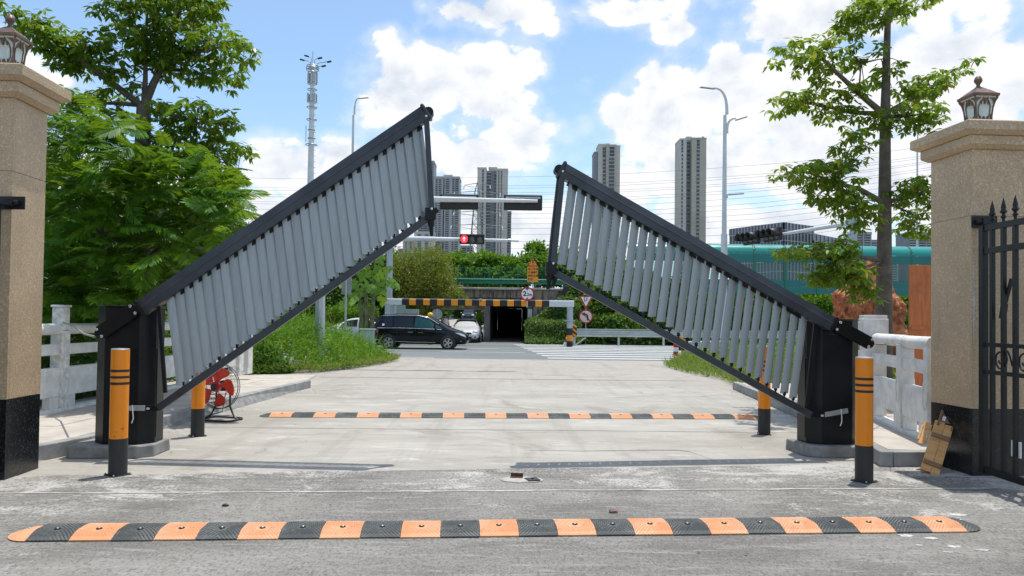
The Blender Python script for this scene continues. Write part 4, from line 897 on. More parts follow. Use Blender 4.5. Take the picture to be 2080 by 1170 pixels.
stuff(tag(put('litter', np_mesh('litter', [tuple(v + Vector((0, 0, 0.004))) for v in lv], 4, M['litter'])), 'scattered dry leaves and crumbs along the kerbs', 'litter'))
# ---------------------------------------------------------------- underpass, embankment, bridge
def emb(name, x0, x1, prof, mt, n=24):
    b = MB(); vs = []; k = len(prof)
    for i in range(n + 1):
        x = x0 + (x1 - x0) * i / n
        vs += [(x, y + (random.uniform(-0.25, 0.25) if 0 < i < n and 0 < j < 3 else 0), z + (random.uniform(-0.12, 0.12) if 0 < j < 2 else 0)) for j, (y, z) in enumerate(prof)]
    fs = [(i * k + j, (i + 1) * k + j, (i + 1) * k + j + 1, i * k + j + 1) for i in range(n) for j in range(k - 1)] + [tuple(range(k)), tuple(range(n * k, n * k + k))[::-1]]
    return struct(b.add(vs, fs).build(name, mt))
EP = [(46.7, -0.03), (47.3, 1.0), (48.2, 3.15), (49.0, 3.35), (64, 3.35), (70, -0.03)]
emb('embankment', 3.6, 170, EP, M['earth'], 60); emb('embankment', -170, -7.2, [(y, z) for y, z in EP[:4]] + [(56, 3.35), (58, -0.03)], M['earth'], 60)
struct(MB().add([(-7.2, 46.6, 0.0), (2.0, 46.6, 0.0), (1.5, 60, 0.0), (-9, 60, 0.0), (0.5, 108, 1.25), (-26, 108, 1.25)], [(0, 1, 2, 3), (3, 2, 4, 5)]).build('side_street', M['drive']))
def bridge():
    t = thing('underpass_bridge', 'stained concrete bridge over the dark underpass behind the striped height bar', 'bridge', (-2, 46.4, 0))
    X = lambda a: a + 2.0
    for x0, x1 in ((-7.3, -4.35), (-4.33, -1.45), (-1.43, 1.4)):
        MB().box(X(x0), X(x1), 0.0, 7, 2.78, 3.28).build('girder', M['deck'], t, bevel=0.02)
        MB().box(X(x0), X(x1), 0.35, 6.8, 2.42, 2.775).build('lower_girder', M['deck'], t, bevel=0.02)
    MB().box(X(-7.4), X(3.7), -0.18, 7, 3.285, 3.42).build('deck_slab', M['deckcap'], t, bevel=0.03)
    MB().box(X(1.3), X(3.7), -0.1, 7, 0.0, 3.28).build('abutment', M['deck'], t, bevel=0.02)
    MB().box(X(-7.6), X(-7.0), -0.1, 7, 0.0, 3.28).build('abutment', M['deck'], t, bevel=0.02)
    MB().box(X(-1.75), X(-1.4), 0.2, 26, 0.0, 2.41).build('pier_wall', M['tunnel'], t)
    MB().box(X(1.0), X(1.29), 0.15, 26, 0.0, 2.9).build('side_wall', M['tunnel'], t)
    MB().box(X(-1.39), X(0.99), 7.1, 26, 2.42, 3.2).build('tunnel_roof', M['tunnel'], t)
    MB().box(X(-1.39), X(0.99), 25.8, 26.2, 0.0, 2.41).build('end_wall', M['tunnel'], t)
    MB().box(X(-11), X(-1.8), 13.5, 15.0, 2.15, 2.55).build('far_girder', M['deckcap'], t, bevel=0.02)
    MB().box(X(1.0), X(1.28), 0.02, 0.14, 1.55, 2.1).build('notice_plate', M['galv'], t)
bridge()

# steel guardrails: W-shaped beam on posts
WB = [(0.0, -0.155), (-0.05, -0.125), (-0.05, -0.075), (0.0, -0.035), (0.0, 0.035), (-0.05, 0.075), (-0.05, 0.125), (0.0, 0.155), (0.012, 0.155), (0.012, -0.155)]
def guardrail(label, A, B, zb, step, zc, mt='rail', post_mt='rail', k=1.0):
    A, B = Vector((*A, zb)), Vector((*B, zb)); d = B - A; L = d.length; t = thing('guardrail', label, 'guardrail', A, math.atan2(d.y, d.x))
    n = max(1, round(L / step))
    for i in range(n):
        MB().sweep((i * L / n + 0.01, 0, zc), ((i + 1) * L / n + 0.03, 0, zc), [(a * k, b * k) for a, b in WB]).build('beam', M[mt], t)
    for i in range(n + 1):
        x = min(max(i * L / n, 0.06), L - 0.06); MB().box(x - 0.055, x + 0.055, 0.02, 0.12, 0, zc + 0.13 * k).build('post', M[post_mt], t)
    return t
gr = guardrail('long zinc guardrail beside the zebra crossing, starting at the chevron board', (3.55, 42.3), (24.5, 43.8), 0, 2.6, 0.70, k=1.25)
MB().sweep((0.1, 0, 0.93), (20.9, 0, 0.93), [(-0.05, -0.03), (0.06, -0.03), (0.06, 0.03), (-0.05, 0.03)]).build('top_rail', M['rail'], gr)
MB().bar((0.1, 0.05, 0.0), (0.7, 0.05, 0.45), 0.07).build('brace', M['rail'], gr)
guardrail('zinc guardrail at the far kerb behind the weeds and the white car', (-16, 42.4), (-7.4, 42.0), 0, 2.6, 0.80)
guardrail('greenish guardrail on the bridge deck above the girders', (-7.0, 46.42), (3.5, 46.42), 3.42, 2.1, 0.40, 'tealpost', 'tealpost')
def wire_fence():
    t = thing('wire_fence', 'green wire fence on the bridge in front of the bushy trees', 'fence', (-7.0, 46.9, 3.42)); L = 9.2
    for i in range(6): MB().box(i * L / 5 - 0.03, i * L / 5 + 0.03, -0.03, 0.03, 0, 1.35).build('post', M['fence'], t)
    for z in (0.62, 1.30): MB().box(0, L, -0.012, 0.012, z - 0.015, z + 0.015).build('rail', M['fence'], t)
    w = MB()
    for z in np.arange(0.75, 1.3, 0.11): w.box(0, L, -0.006, 0.006, z - 0.006, z + 0.006)
    for x in np.arange(0.06, L, 0.14): w.box(x - 0.005, x + 0.005, -0.005, 0.005, 0.62, 1.3)
    stuff(w.build('wire_mesh', M['fence'], t))
wire_fence()

def noise_barrier():
    x0, y0, n, w = 7.4, 46.95, 27, 2.0
    t = thing('noise_barrier', 'long teal noise barrier with clear panes and curved top behind the red rock', 'noise barrier', (x0, y0, 3.30))
    post = MB().box(-0.07, 0.07, -0.09, 0.09, 0, 2.55).tube([(0, 0, 2.5), (0, 0.10, 2.8), (0, 0.32, 3.03), (0, 0.62, 3.12)], 0.06, 6).mesh('post', M['tealpost'])
    def panel(nm, z0, z1, mt, th, k=0):
        b = MB().box(0.075, w - 0.075, -th, th, z0, z1)
        for i in range(k):
            z = z0 + (i + 0.5) * (z1 - z0) / k; b.box(0.08, w - 0.08, -th - 0.02, -th, z - 0.03, z + 0.012)
        return b.mesh(nm, M[mt])
    base1 = panel('base_panel', 0.0, 0.42, 'teal', 0.05, 1); base2 = panel('base_panel', 0.43, 0.86, 'teal', 0.05, 1); louv = panel('louvre_panel', 1.98, 2.49, 'teal', 0.07, 3)
    pane = MB().box(0.08, w - 0.08, -0.008, 0.008, 0.90, 1.94).mesh('clear_pane', M['clear'])
    b = MB(); k = 8; vs = []
    for i in range(k + 1):
        a = i / k * math.pi / 2; vs += [(0.075, -0.05 + 0.75 * (1 - math.cos(a)), 2.50 + 0.68 * math.sin(a)), (w - 0.075, -0.05 + 0.75 * (1 - math.cos(a)), 2.50 + 0.68 * math.sin(a))]
    curve = b.add(vs, [(2 * i, 2 * i + 1, 2 * i + 3, 2 * i + 2) for i in range(k)]).mesh('curved_panel', M['tealtop'], True)
    for i in range(n):
        x = i * w; dz = -0.004 * i
        put('post', post, t, (x, 0, dz))
        for me in (base1, base2, louv, pane, curve): put(me.name.split('.')[0], me, t, (x, 0, dz))
noise_barrier()

# ---------------------------------------------------------------- height bar, signs, signals
def height_bar():
    A = P(780, 612.5, 40.5); B = P(1166, 618, 40.5); z = (A.z + B.z) / 2; L = B.x - A.x
    t = thing('height_bar', 'black and amber striped height limit bar across the underpass entrance', 'height bar', (A.x, 40.5, 0))
    k = L / 386
    segs = [(0, 37, 'polewhite')] + [(37 + 14.2 * i, 37 + 14.2 * (i + 1), 'bk' if i % 2 == 0 else 'yb') for i in range(21)] + [(335.2, 386, 'polewhite')]
    for a, b, mt in segs: MB().box(a * k + 0.004, b * k - 0.004, -0.15, 0.15, z - 0.165, z + 0.165).build('bar_segment', M[mt], t, bevel=0.03)
    MB().box(0.0, L, -0.02, 0.02, z + 0.17, z + 0.20).build('top_strip', M['polewhite'], t)
    for x in (0.22, L - 0.22):
        p = MB().tube([(x, 0, 1.0), (x, 0, z - 0.17)], 0.17, 12).lathe([(0.28, z - 0.95), (0.28, z - 0.88)], 14, (x, 0, 0)).build('post', M['polegrey'], t, smooth=True)
        MB().tube([(x, 0, 0.62), (x, 0, 0.998)], 0.172, 12).build('stripe', M['bk'], p, smooth=True); MB().tube([(x, 0, 0.3), (x, 0, 0.618)], 0.172, 12).build('stripe', M['yb'], p, smooth=True); MB().tube([(x, 0, 0.0), (x, 0, 0.298)], 0.172, 12).build('stripe', M['bk'], p, smooth=True)
    MB().tube([(0.62, 0, 0.0), (0.62, 0, z - 0.17)], 0.09, 10).build('inner_post', M['polegrey'], t, smooth=True)
    c = P(976, 609, 40.4); MB().lathe([(0.09, -0.05), (0.09, 0.05)], 14, (c.x - A.x, -0.1, c.z), (0, -1, 0)).build('reflector', M['galv'], t)
height_bar()
def lettering(body, size, loc, mt, parent, bold=0.0, align='CENTER'):
    c = bpy.data.curves.new('lettering', 'FONT'); c.body = body; c.size = size; c.align_x = 'CENTER'; c.align_y = 'CENTER'; c.extrude = 0.002; c.offset = bold; c.materials.append(M[mt])
    c.align_x = align; f = bpy.data.objects.new('glyphs', c); COL.objects.link(f); dg = bpy.context.evaluated_depsgraph_get(); me = bpy.data.meshes.new_from_object(f.evaluated_get(dg)); bpy.data.objects.remove(f); me.name = 'lettering'
    return stuff(put('lettering', me, parent, loc, (rad(90), 0, 0)))
def disc(r, y0, y1, z, n=28, x=0.0): return MB().lathe([(r, -y0), (r, -y1)], n, (x, 0, z), (0, -1, 0))
def s22():
    c = P(1071, 597, 40.2); t = thing('height_limit_sign', 'round red rimmed sign reading 2.2m above the striped height bar', 'road sign', (c.x, 40.2, 0)); z = c.z; r = 0.385
    MB().lathe([(r, 0), (r, 0.02)], 32, (0, 0, z), (0, -1, 0)).build('rim', M['rd'], t); MB().lathe([(r * 0.80, 0.0215), (r * 0.80, 0.024)], 32, (0, 0, z), (0, -1, 0)).build('face', M['wh'], t)
    for s in (1, -1): MB().plate([(-0.10, z + s * 0.30), (0.10, z + s * 0.30), (0.05, z + s * 0.24), (0, z + s * 0.195), (-0.05, z + s * 0.24)][::s], -0.030, -0.0245).build('mark', M['rd'] if s < 0 else M['bk'], t)
    lettering('2', 0.36, (-0.14, -0.027, z), 'bk', t, 0.012); lettering('.2m', 0.23, (0.10, -0.027, z - 0.04), 'bk', t, 0.006)
    MB().box(-0.03, 0.03, 0.0, 0.04, 2.1, z).build('post', M['galv'], t)
s22()
def swarn():
    c = P(1082, 573, 45.6); zt = P(1082, 523, 45.6).z; zb = c.z; t = thing('warning_sign', 'amber flood warning board with triangle and four lines of characters', 'road sign', (c.x, 45.6, 0)); h = zt - zb; w = 0.335
    ztri = zb + h * 0.64
    MB().plate([(-w, zb), (w, zb), (w, ztri - 0.02), (-w, ztri - 0.02)], -0.02, 0.0).build('panel', M['yb'], t); MB().plate([(-w, ztri), (w, ztri), (0, zt)], -0.02, 0.0).build('triangle', M['rd'], t)
    k = 0.80; cz = ztri + (zt - ztri) * 0.36
    MB().plate([(-w * k * 0.92, cz - (cz - ztri) * 0.72), (w * k * 0.92, cz - (cz - ztri) * 0.72), (0, cz + (zt - cz) * 0.78)], -0.026, -0.021).build('triangle_face', M['yb'], t)
    MB().plate([(-0.03, cz - 0.02), (0.03, cz - 0.02), (0.045, cz + 0.20), (-0.045, cz + 0.20)], -0.033, -0.027).plate([(-0.03, cz - 0.10), (0.03, cz - 0.10), (0.03, cz - 0.05), (-0.03, cz - 0.05)], -0.033, -0.027).build('mark', M['bk'], t)
    for i, s in enumerate(('前方通道', '低洼雨天', '易积水请', '绕行')):
        lettering(s, 0.158, (-w + 0.04, -0.024, ztri - 0.17 - 0.215 * i), 'bk', t, 0.004, 'LEFT')
    MB().box(-0.03, 0.03, 0.005, 0.06, 3.3, zt - 0.1).build('post', M['galv'], t)
swarn()
def syield():
    t = thing('yield_sign', 'red triangle yield sign over a round no left turn sign on one post', 'road sign', (P(1190, 640, 44.2).x, 44.2, 0))
    zt = P(1190, 601, 44.2).z; zb = P(1190, 628, 44.2).z; w = 0.43
    MB().plate([(-w, zt), (0, zb), (w, zt)], -0.02, 0.0).build('rim', M['rd'], t); MB().plate([(-w * 0.70, zt - 0.07), (0, zb + 0.17), (w * 0.70, zt - 0.07)], -0.026, -0.021).build('face', M['wh'], t)
    lettering('让', 0.32, (0, -0.028, zt - 0.24), 'bk', t, 0.006)
    z = P(1190, 643, 44.2).z; r = 0.42; d = MB().lathe([(r, 0), (r, 0.02)], 32, (0, 0, z), (0, -1, 0)).build('disc', M['rd'], t); MB().lathe([(r * 0.82, 0.0215), (r * 0.82, 0.024)], 32, (0, 0, z), (0, -1, 0)).build('disc_face', M['pk'], t)
    a = MB().tube([(0.11, -0.027, z - 0.23), (0.11, -0.027, z - 0.02), (0.08, -0.027, z + 0.08), (0.0, -0.027, z + 0.13), (-0.12, -0.027, z + 0.14)], 0.042, 6); a.plate([(-0.27, z + 0.14), (-0.06, z + 0.03), (-0.06, z + 0.25)], -0.033, -0.026); a.build('arrow', M['bk'], t)
    MB().bar((-0.24, -0.035, z + 0.24), (0.24, -0.035, z - 0.24), 0.012, 0.055).build('slash', M['rd'], t); MB().tube([(0, 0.04, 0), (0, 0.04, zt)], 0.045, 10).build('post', M['galv'], t)
syield()
def barrier_post(label, base, h, tilt):
    t = thing('striped_post', label, 'marker post', base, 0, 'red and white marker posts'); t.rotation_euler = (0, tilt, 0); k = h / 5
    for i in range(5): MB().tube([(0, 0, i * k + 0.002), (0, 0, (i + 1) * k)], 0.10, 10).build('band', M['wh' if i % 2 == 0 else 'rd'], t, smooth=True)
def chevron(label, base, w, h, lean=0.0):
    t = thing('chevron_board', label, 'chevron board', base, 0, 'black and amber chevron boards'); t.rotation_euler = (lean, 0, 0)
    MB().box(-w / 2, w / 2, 0, 0.03, 0.35, 0.35 + h).build('board', M['bk'], t, bevel=0.01)
    for i in range(3):
        z = 0.35 + h * (0.04 + 0.36 * i); s = h * 0.17; MB().plate([(-w / 2 + 0.01, z + w * 0.5), (w / 2 - 0.01, z - w * 0.28 + 0.05), (w / 2 - 0.01, z - w * 0.28 + 0.05 + s), (-w / 2 + 0.01, z + w * 0.5 + s)], -0.006, -0.001).build('stripe', M['yb'], t)
    MB().box(-0.05, 0.05, 0.03, 0.1, 0, 0.6).build('post', M['rail'], t)
barrier_post('red and white striped post leaning at the guardrail end by the underpass', P(1147, 699, 41.8), 0.98, rad(22)); bpy.data.objects['striped_post'].location.z = 0
chevron('black and amber chevron board at the end of the long guardrail', (P(1163, 690, 42.0).x, 42.0, 0.15), 0.48, 0.75)
q = G(1372, 731); barrier_post('red and white striped post standing at the corner of the grassy patch', q, 0.80, rad(2)); chevron('black and amber chevron board behind the grassy patch corner', (q.x + 0.35, q.y + 0.3, 0), 0.40, 0.45)
guardrail('short zinc guardrail running behind the grassy patch', (q.x + 0.5, q.y + 0.5), (9.5, 31.2), 0, 2.0, 0.55)

def signal_head(name, mt_face, t, O, ux, uy, lit=None, visor=0.22, L=1.2, H=0.46):
    """Horizontal three-lamp head at O: ux runs along the row, uy is the way it faces."""
    ux, uy = Vector(ux).normalized(), Vector(uy).normalized(); up = Vector((0, 0, 1)); R = Matrix((ux, -uy, up)).transposed().to_4x4()
    h = MB().box(-L / 2, L / 2, 0.0, 0.16, -H / 2, H / 2).build(name, M['bk'], t, bevel=0.03); h.matrix_local = Matrix.Translation(O) @ R
    for i in range(3):
        x = (i - 1) * L * 0.315; r = H * 0.36
        on_ = lit == i
        ln = MB().lathe([(r, 0.002), (r * 0.9, 0.02), (0.01, 0.035)], 20, (x, 0, 0), (0, -1, 0)).build('lens', M['redlit'] if on_ else M['lens'], h, smooth=True)
        if on_:
            MB().plate([(x - 0.025, -0.12), (x + 0.025, -0.12), (x + 0.025, 0.02), (x + 0.10, 0.0), (x, 0.13), (x - 0.10, 0.0), (x - 0.025, 0.02)], -0.045, -0.037).build('arrow', PINKLIT, h)
        vs = []; 
        for y in (0.0, -visor):
            for k in range(13):
                a = rad(-30) + rad(240) * k / 12; vs.append((x + (r + 0.02) * math.cos(a), y, (r + 0.02) * math.sin(a)))
        v = MB().add(vs, [(k, k + 1, 14 + k, 13 + k) for k in range(12)]).build('visor', M['bk'], h, smooth=True); sd = v.modifiers.new('thick', 'SOLIDIFY'); sd.thickness = 0.012
    return h
PINKLIT = emit('red_arrow', (1.0, 0.22, 0.22), 3.0)
def mast_near():
    base = P(650, 650, 22.0); z = P(1000, 406, 22).z; t = thing('signal_mast', 'grey signal mast with two signal heads seen from behind, nearest the driveway', 'signal mast', (base.x, 22.0, 0), 0, 'traffic signal masts')
    MB().lathe([(0.16, 0.0), (0.12, 5.0), (0.11, 5.35)], 8).lathe([(0.28, 0), (0.28, 0.03)], 8).build('pole', M['polegrey'], t)
    x1 = P(1092, 408, 22).x - base.x; MB().tube([(0, 0, z - 0.25), (x1 * 0.5, 0, z), (x1, 0, z - 0.02)], [0.11, 0.09, 0.045], 10).build('arm', M['polewhite'], t, smooth=True)
    for px in (932, 1062.5):
        x = P(px, 409, 22).x - base.x; h = MB().box(x - 0.58, x + 0.58, 0.1, 0.16, z - 0.29, z + 0.18).build('backplate', M['bk'], t, bevel=0.03)
        MB().box(x - 0.52, x + 0.52, 0.07, 0.10, z - 0.25, z + 0.15).build('housing', M['bk'], h, bevel=0.02); MB().box(x - 0.52, x + 0.52, 0.062, 0.069, z + 0.055, z + 0.115).build('rear_strip', M['galv'], h)
        MB().box(x - 0.52, x + 0.52, 0.062, 0.069, z - 0.06, z - 0.02).build('rear_strip', M['sleeve'], h)
        MB().box(x - 0.06, x + 0.06, 0.02, 0.07, z - 0.07, z + 0.07).build('clamp', M['galv'], h)
mast_near()
def mast_far():
    base = P(789, 690, 41.2); z = P(960, 487, 41.2).z; t = thing('signal_mast', 'grey signal mast carrying a red arrow signal over the street', 'signal mast', (base.x, 41.2, 0), 0, 'traffic signal masts')
    MB().lathe([(0.20, 0.0), (0.16, 7.2)], 8).build('pole', M['polegrey'], t)
    x1 = P(1035, 489, 41.2).x - base.x; x2 = P(1054, 490, 41.2).x - base.x
    MB().tube([(0, 0, z + 0.02), (x1, 0, z - 0.02)], [0.16, 0.085], 10).tube([(x1, 0, z - 0.02), (x2, 0, z - 0.04)], 0.06, 8).build('arm', M['polewhite'], t, smooth=True); MB().lathe([(0.11, -0.06), (0.11, 0.06)], 10, (x1, 0, z - 0.02), (1, 0, 0)).build('collar', M['galv'], t)
    c = P(959, 487.5, 41); signal_head('signal_head', None, t, Vector((c.x - base.x, -0.35, z)), (1, 0, 0), (0, -1, 0), lit=0, visor=0.16, L=1.38, H=0.56)
mast_far()
def mast_right():
    A = P(1733, 450, 29.0); B = P(1520, 486, 35.6); z = 5.45
    t = thing('signal_mast', 'grey signal mast with two black hooded signal heads above the teal barrier', 'signal mast', (A.x, 29.0, 0), 0, 'traffic signal masts')
    MB().lathe([(0.17, 0.0), (0.14, 6.0)], 8).box(-0.2, 0.2, -0.2, 0.2, z - 0.2, z + 0.25).build('pole', M['polegrey'], t)
    d = Vector((B.x - A.x, 6.6, 0)); n = Vector((-d.y, d.x, 0)).normalized(); n = n if n.x < 0 else -n
    MB().tube([(0, 0, z), d + Vector((0, 0, z))], [0.10, 0.05], 10).build('arm', M['polewhite'], t, smooth=True)
    for f in (0.70, 0.93): signal_head('signal_head', None, t, d * f + Vector((0, 0, z + 0.02)) + n * 0.22, d, n, visor=0.46, L=1.2, H=0.60)
mast_right()
def street_lamp(label, px, d, ytop, arms, r=0.12):
    b = P(px, 640, d); t = thing('street_lamp', label, 'street lamp', (b.x, d, 0), 0, 'tall street lamps'); zt = P(px, arms[0][1], d).z + 1.15; s = d / FPX
    MB().lathe([(r, 0.0), (r, zt * 0.45), (r * 0.8, zt * 0.451), (r * 0.55, zt - 1.2)], 12).build('pole', M['polewhite'], t, smooth=True)
    for (x1, y1, x2, y2, big) in arms:
        p1 = Vector(((x1 - px) * s, 0, P(px, y1, d).z)); p2 = Vector(((x2 - px) * s, 0, P(px, y2, d).z)); sg = 1 if p2.x > p1.x else -1
        pts = [p1.lerp(Vector((p1.x, 0, p2.z)), q * 1.0) * (1 - q * q) + (Vector((p1.x, 0, p2.z)).lerp(p2, q)) * (q * q) for q in [i / 10 for i in range(11)]]
        a = MB().tube(pts, [r * 0.55 * (1 - 0.45 * i / 10) for i in range(11)], 8).build('arm', M['polewhite'], t, smooth=True)
        L = 0.75 if not big else 0.62; w = 0.14 if not big else 0.2
        MB().frustum(0, 0, 0, 0.07, L / 2, w / 2, L / 2.4, w / 2.6).build('lamp_head', M['galv'], a, bevel=0.015, loc=p2 + Vector((sg * L * 0.45, 0, -0.03)), rot=(0, -sg * rad(6 if not big else 18), 0))
    return t
street_lamp('white street lamp with two arms rising behind the lower barrier', 1470, 36, 200, [(1474, 232, 1447, 179, 0), (1474, 270, 1492, 240, 1), (1474, 402, 1481, 394, 0)], 0.155)
street_lamp('slim street lamp curving over beside the cell tower', 711, 52, 215, [(713, 232, 722, 199, 0)], 0.14)
street_lamp('distant street lamp half hidden behind the bare trunk tree by the granite pillar', 1863, 62, 270, [(1864, 290, 1852, 250, 0)], 0.11)
def sign_back(label, px, yc, d, w, h, round_=False, rpost=0.04):
    c = P(px, yc, d); t = thing('road_sign', label, 'road sign', (c.x, d, 0))
    if round_: MB().lathe([(w / 2, 0), (w / 2, 0.02)], 28, (0, -0.02, c.z), (0, -1, 0)).build('plate', M['galv'], t)
    else: MB().box(-w / 2, w / 2, -0.02, 0.0, c.z - h / 2, c.z + h / 2).build('plate', M['galv'], t, bevel=0.004)
    for dz in (-0.12, 0.12): MB().box(-w * 0.3, w * 0.3, -0.05, -0.021, c.z + dz * h - 0.02, c.z + dz * h + 0.02).build('bracket', M['rail'], t)
    MB().tube([(0, -0.08, 0), (0, -0.08, c.z + h * 0.45)], rpost, 8).build('post', M['polegrey'], t, smooth=True)
sign_back('rectangular sign seen from behind on a slim post before the banana plant', 704, 572, 27, 0.36, 0.95)
sign_back('round grey sign seen from behind, above the black van bonnet', 888, 638, 42.5, 0.60, 0.60, True)
def round_far():
    c = P(982, 632, 62); t = thing('road_sign', 'tiny round red and white sign inside the underpass opening', 'road sign', (c.x, 62, 0)); MB().lathe([(0.24, 0), (0.24, 0.02)], 20, (0, 0, c.z), (0, -1, 0)).build('rim', M['rd'], t); MB().lathe([(0.17, 0.021), (0.17, 0.025)], 20, (0, 0, c.z), (0, -1, 0)).build('face', M['pk'], t); MB().tube([(0, 0.03, 0), (0, 0.03, c.z)], 0.03, 6).build('post', M['galv'], t)
round_far()
def vsignal():
    c = P(1149, 593, 46.0); t = thing('traffic_signal', 'small black upright signal seen from behind at the bridge corner', 'traffic signal', (c.x, 46.0, 0)); MB().box(-0.17, 0.17, -0.15, 0.05, c.z - 0.38, c.z + 0.38).build('housing', M['bk'], t, bevel=0.03); MB().tube([(0, 0.1, 0), (0, 0.1, c.z + 0.3)], 0.05, 8).build('post', M['polegrey'], t)
    for z in (-0.24, 0, 0.24): MB().lathe([(0.11, 0.15), (0.11, 0.19)], 14, (0, 0, c.z + z), (0, -1, 0)).build('rear_cover', M['bk'], t)
vsignal()
def cabinet():
    c = P(806, 650, 41.8); t = thing('control_cabinet', 'pale green street cabinet standing behind the black van', 'control cabinet', (c.x, 41.8, 0)); zt = P(806, 615, 41.8).z
    MB().box(-0.38, 0.42, 0, 0.5, 0, zt - 0.06).build('body', M['boxgrn'], t, bevel=0.01); MB().box(-0.43, 0.47, -0.05, 0.55, zt - 0.058, zt).build('roof', M['boxgrn'], t, bevel=0.01); MB().box(-0.33, 0.37, -0.02, -0.002, 0.25, zt - 0.15).build('door', M['boxgrn'], t, bevel=0.006); MB().box(-0.2, 0.1, -0.026, -0.021, zt - 0.55, zt - 0.4).build('nameplate', M['galv'], t)
    MB().box(0.44, 1.2, 0.1, 0.5, 0, zt - 0.35).build('side_box', M['boxgrn'], t, bevel=0.01)
cabinet()
def util_box():
    c = P(746, 690, 29.5); t = thing('utility_box', 'grey green utility box half sunk in the weeds behind the van tail', 'utility box', (c.x, 29.5, 0)); zt = P(746, 668, 29.5).z
    MB().box(-0.30, 0.22, 0, 0.4, 0, zt - 0.05).build('body', M['boxgrn'], t, bevel=0.01); MB().box(-0.36, 0.27, -0.05, 0.45, zt - 0.048, zt).build('lid', M['boxgrn'], t, bevel=0.01)
    for x in (-0.18, 0.06): MB().box(x - 0.1, x + 0.1, -0.012, -0.002, 0.1, zt - 0.12).build('door', M['boxgrn'], t, bevel=0.003)
util_box()

# ---------------------------------------------------------------- vehicles
def car(name, label, cat, S, body, windows, wheels, wr, loc, rotz, paint, extras, group=None):
    """S: stations (x, floor z, belt z, top z, half width, half width at the top)."""
    t = thing(name, label, cat, loc, rotz, group)
    def st(x):
        for a, b in zip(S[:-1], S[1:]):
            if x <= b[0] or b is S[-1]:
                f = min(1, max(0, (x - a[0]) / (b[0] - a[0]))); return [a[i] + (b[i] - a[i]) * f for i in range(6)]
    def yy(x, z):
        _, zb, zl, zt, w, wt = st(x)
        if z <= zl: return w
        return w + (wt - w) * min(1, (z - zl) / max(1e-3, zt - zl))
    b = MB(); n = 14
    for (x, zb, zl, zt, w, wt) in S:
        h = [(0.0, zb), (0.82 * w, zb), (0.97 * w, zb + 0.10), (w, (zb + zl) / 2), (0.985 * w, zl), (wt, zt - 0.05), (0.86 * wt, zt - 0.008), (0.0, zt)]
        b.v += [(x, y, z) for y, z in h] + [(x, -y, z) for y, z in h[-2:0:-1]]
    for i in range(len(S) - 1): b.f += [(i * n + k, i * n + (k + 1) % n, (i + 1) * n + (k + 1) % n, (i + 1) * n + k) for k in range(n)]
    b.f += [tuple(range(n))[::-1], tuple(range((len(S) - 1) * n, len(S) * n))]
    bo = b.build('body', M[paint], t, smooth=True)
    bo.modifiers.clear(); ss = bo.modifiers.new('smooth', 'SUBSURF'); ss.levels = 2; ss.render_levels = 2
    for o in (1, -1):
        for nm, poly, mt in windows:
            vs = [(x, o * (yy(x, z) + 0.004), z) for x, z in poly]; vi = [(x, o * (yy(x, z) - 0.03), z) for x, z in poly]; k = len(poly)
            MB().add(vs + vi, [tuple(range(k)), tuple(range(k, 2 * k))[::-1]] + [(i, (i + 1) % k, k + (i + 1) % k, k + i) for i in range(k)]).build(nm, M[mt], t)
        for x in wheels:
            w = st(x)[4]; wl = MB().lathe([(wr + 0.055, 0), (wr + 0.055, 0.012)], 28, (x, o * (w - 0.005), wr + 0.02), (0, o, 0)).build('wheel_arch', M['bk'], t)
            wh = MB().lathe([(wr * 0.70, -0.10), (wr * 0.96, -0.10), (wr, -0.07), (wr, 0.07), (wr * 0.96, 0.095), (wr * 0.72, 0.10)], 28, (x, o * (w - 0.05), wr), (0, o, 0)).build('wheel', M['tyre'], t, smooth=True)
            r = MB().lathe([(wr * 0.72, 0.088), (wr * 0.70, 0.102), (wr * 0.64, 0.102), (wr * 0.62, 0.085)], 28, (x, o * (w - 0.05), wr), (0, o, 0)).lathe([(0.05, 0.07), (0.045, 0.108), (0.01, 0.112)], 12, (x, o * (w - 0.05), wr), (0, o, 0))
            for k in range(10):
                a = 2 * math.pi * (k // 2) / 5 + (0.16 if k % 2 else -0.16); ca, sa = math.cos(a), math.sin(a); yq = o * (w + 0.045)
                r.bar((x + 0.04 * ca, yq, wr + 0.04 * sa), (x + wr * 0.66 * ca, yq, wr + wr * 0.66 * sa), 0.02, 0.032, (0, 1, 0))
            r.build('rim', M['rim'], wh); MB().lathe([(wr * 0.62, 0.05), (wr * 0.62, 0.06)], 20, (x, o * (w - 0.05), wr), (0, o, 0)).build('brake_disc', M['bk'], wh)
        extras(t, o, yy, st)
    return t
VAN = [(0.0, 0.42, 0.80, 0.95, 0.76, 0.72), (0.06, 0.30, 0.92, 1.25, 0.84, 0.74), (0.22, 0.25, 0.98, 1.58, 0.89, 0.70), (0.5, 0.23, 1.00, 1.635, 0.90, 0.70), (1.3, 0.22, 1.00, 1.68, 0.90, 0.70), (2.2, 0.22, 0.98, 1.67, 0.90, 0.70),
       (2.75, 0.22, 0.96, 1.58, 0.90, 0.69), (3.2, 0.22, 0.945, 1.36, 0.90, 0.70), (3.6, 0.22, 0.93, 1.12, 0.90, 0.74), (3.85, 0.22, 0.88, 1.00, 0.89, 0.78), (4.3, 0.22, 0.76, 0.885, 0.87, 0.72), (4.58, 0.24, 0.62, 0.74, 0.78, 0.62), (4.68, 0.30, 0.50, 0.56, 0.66, 0.55)]
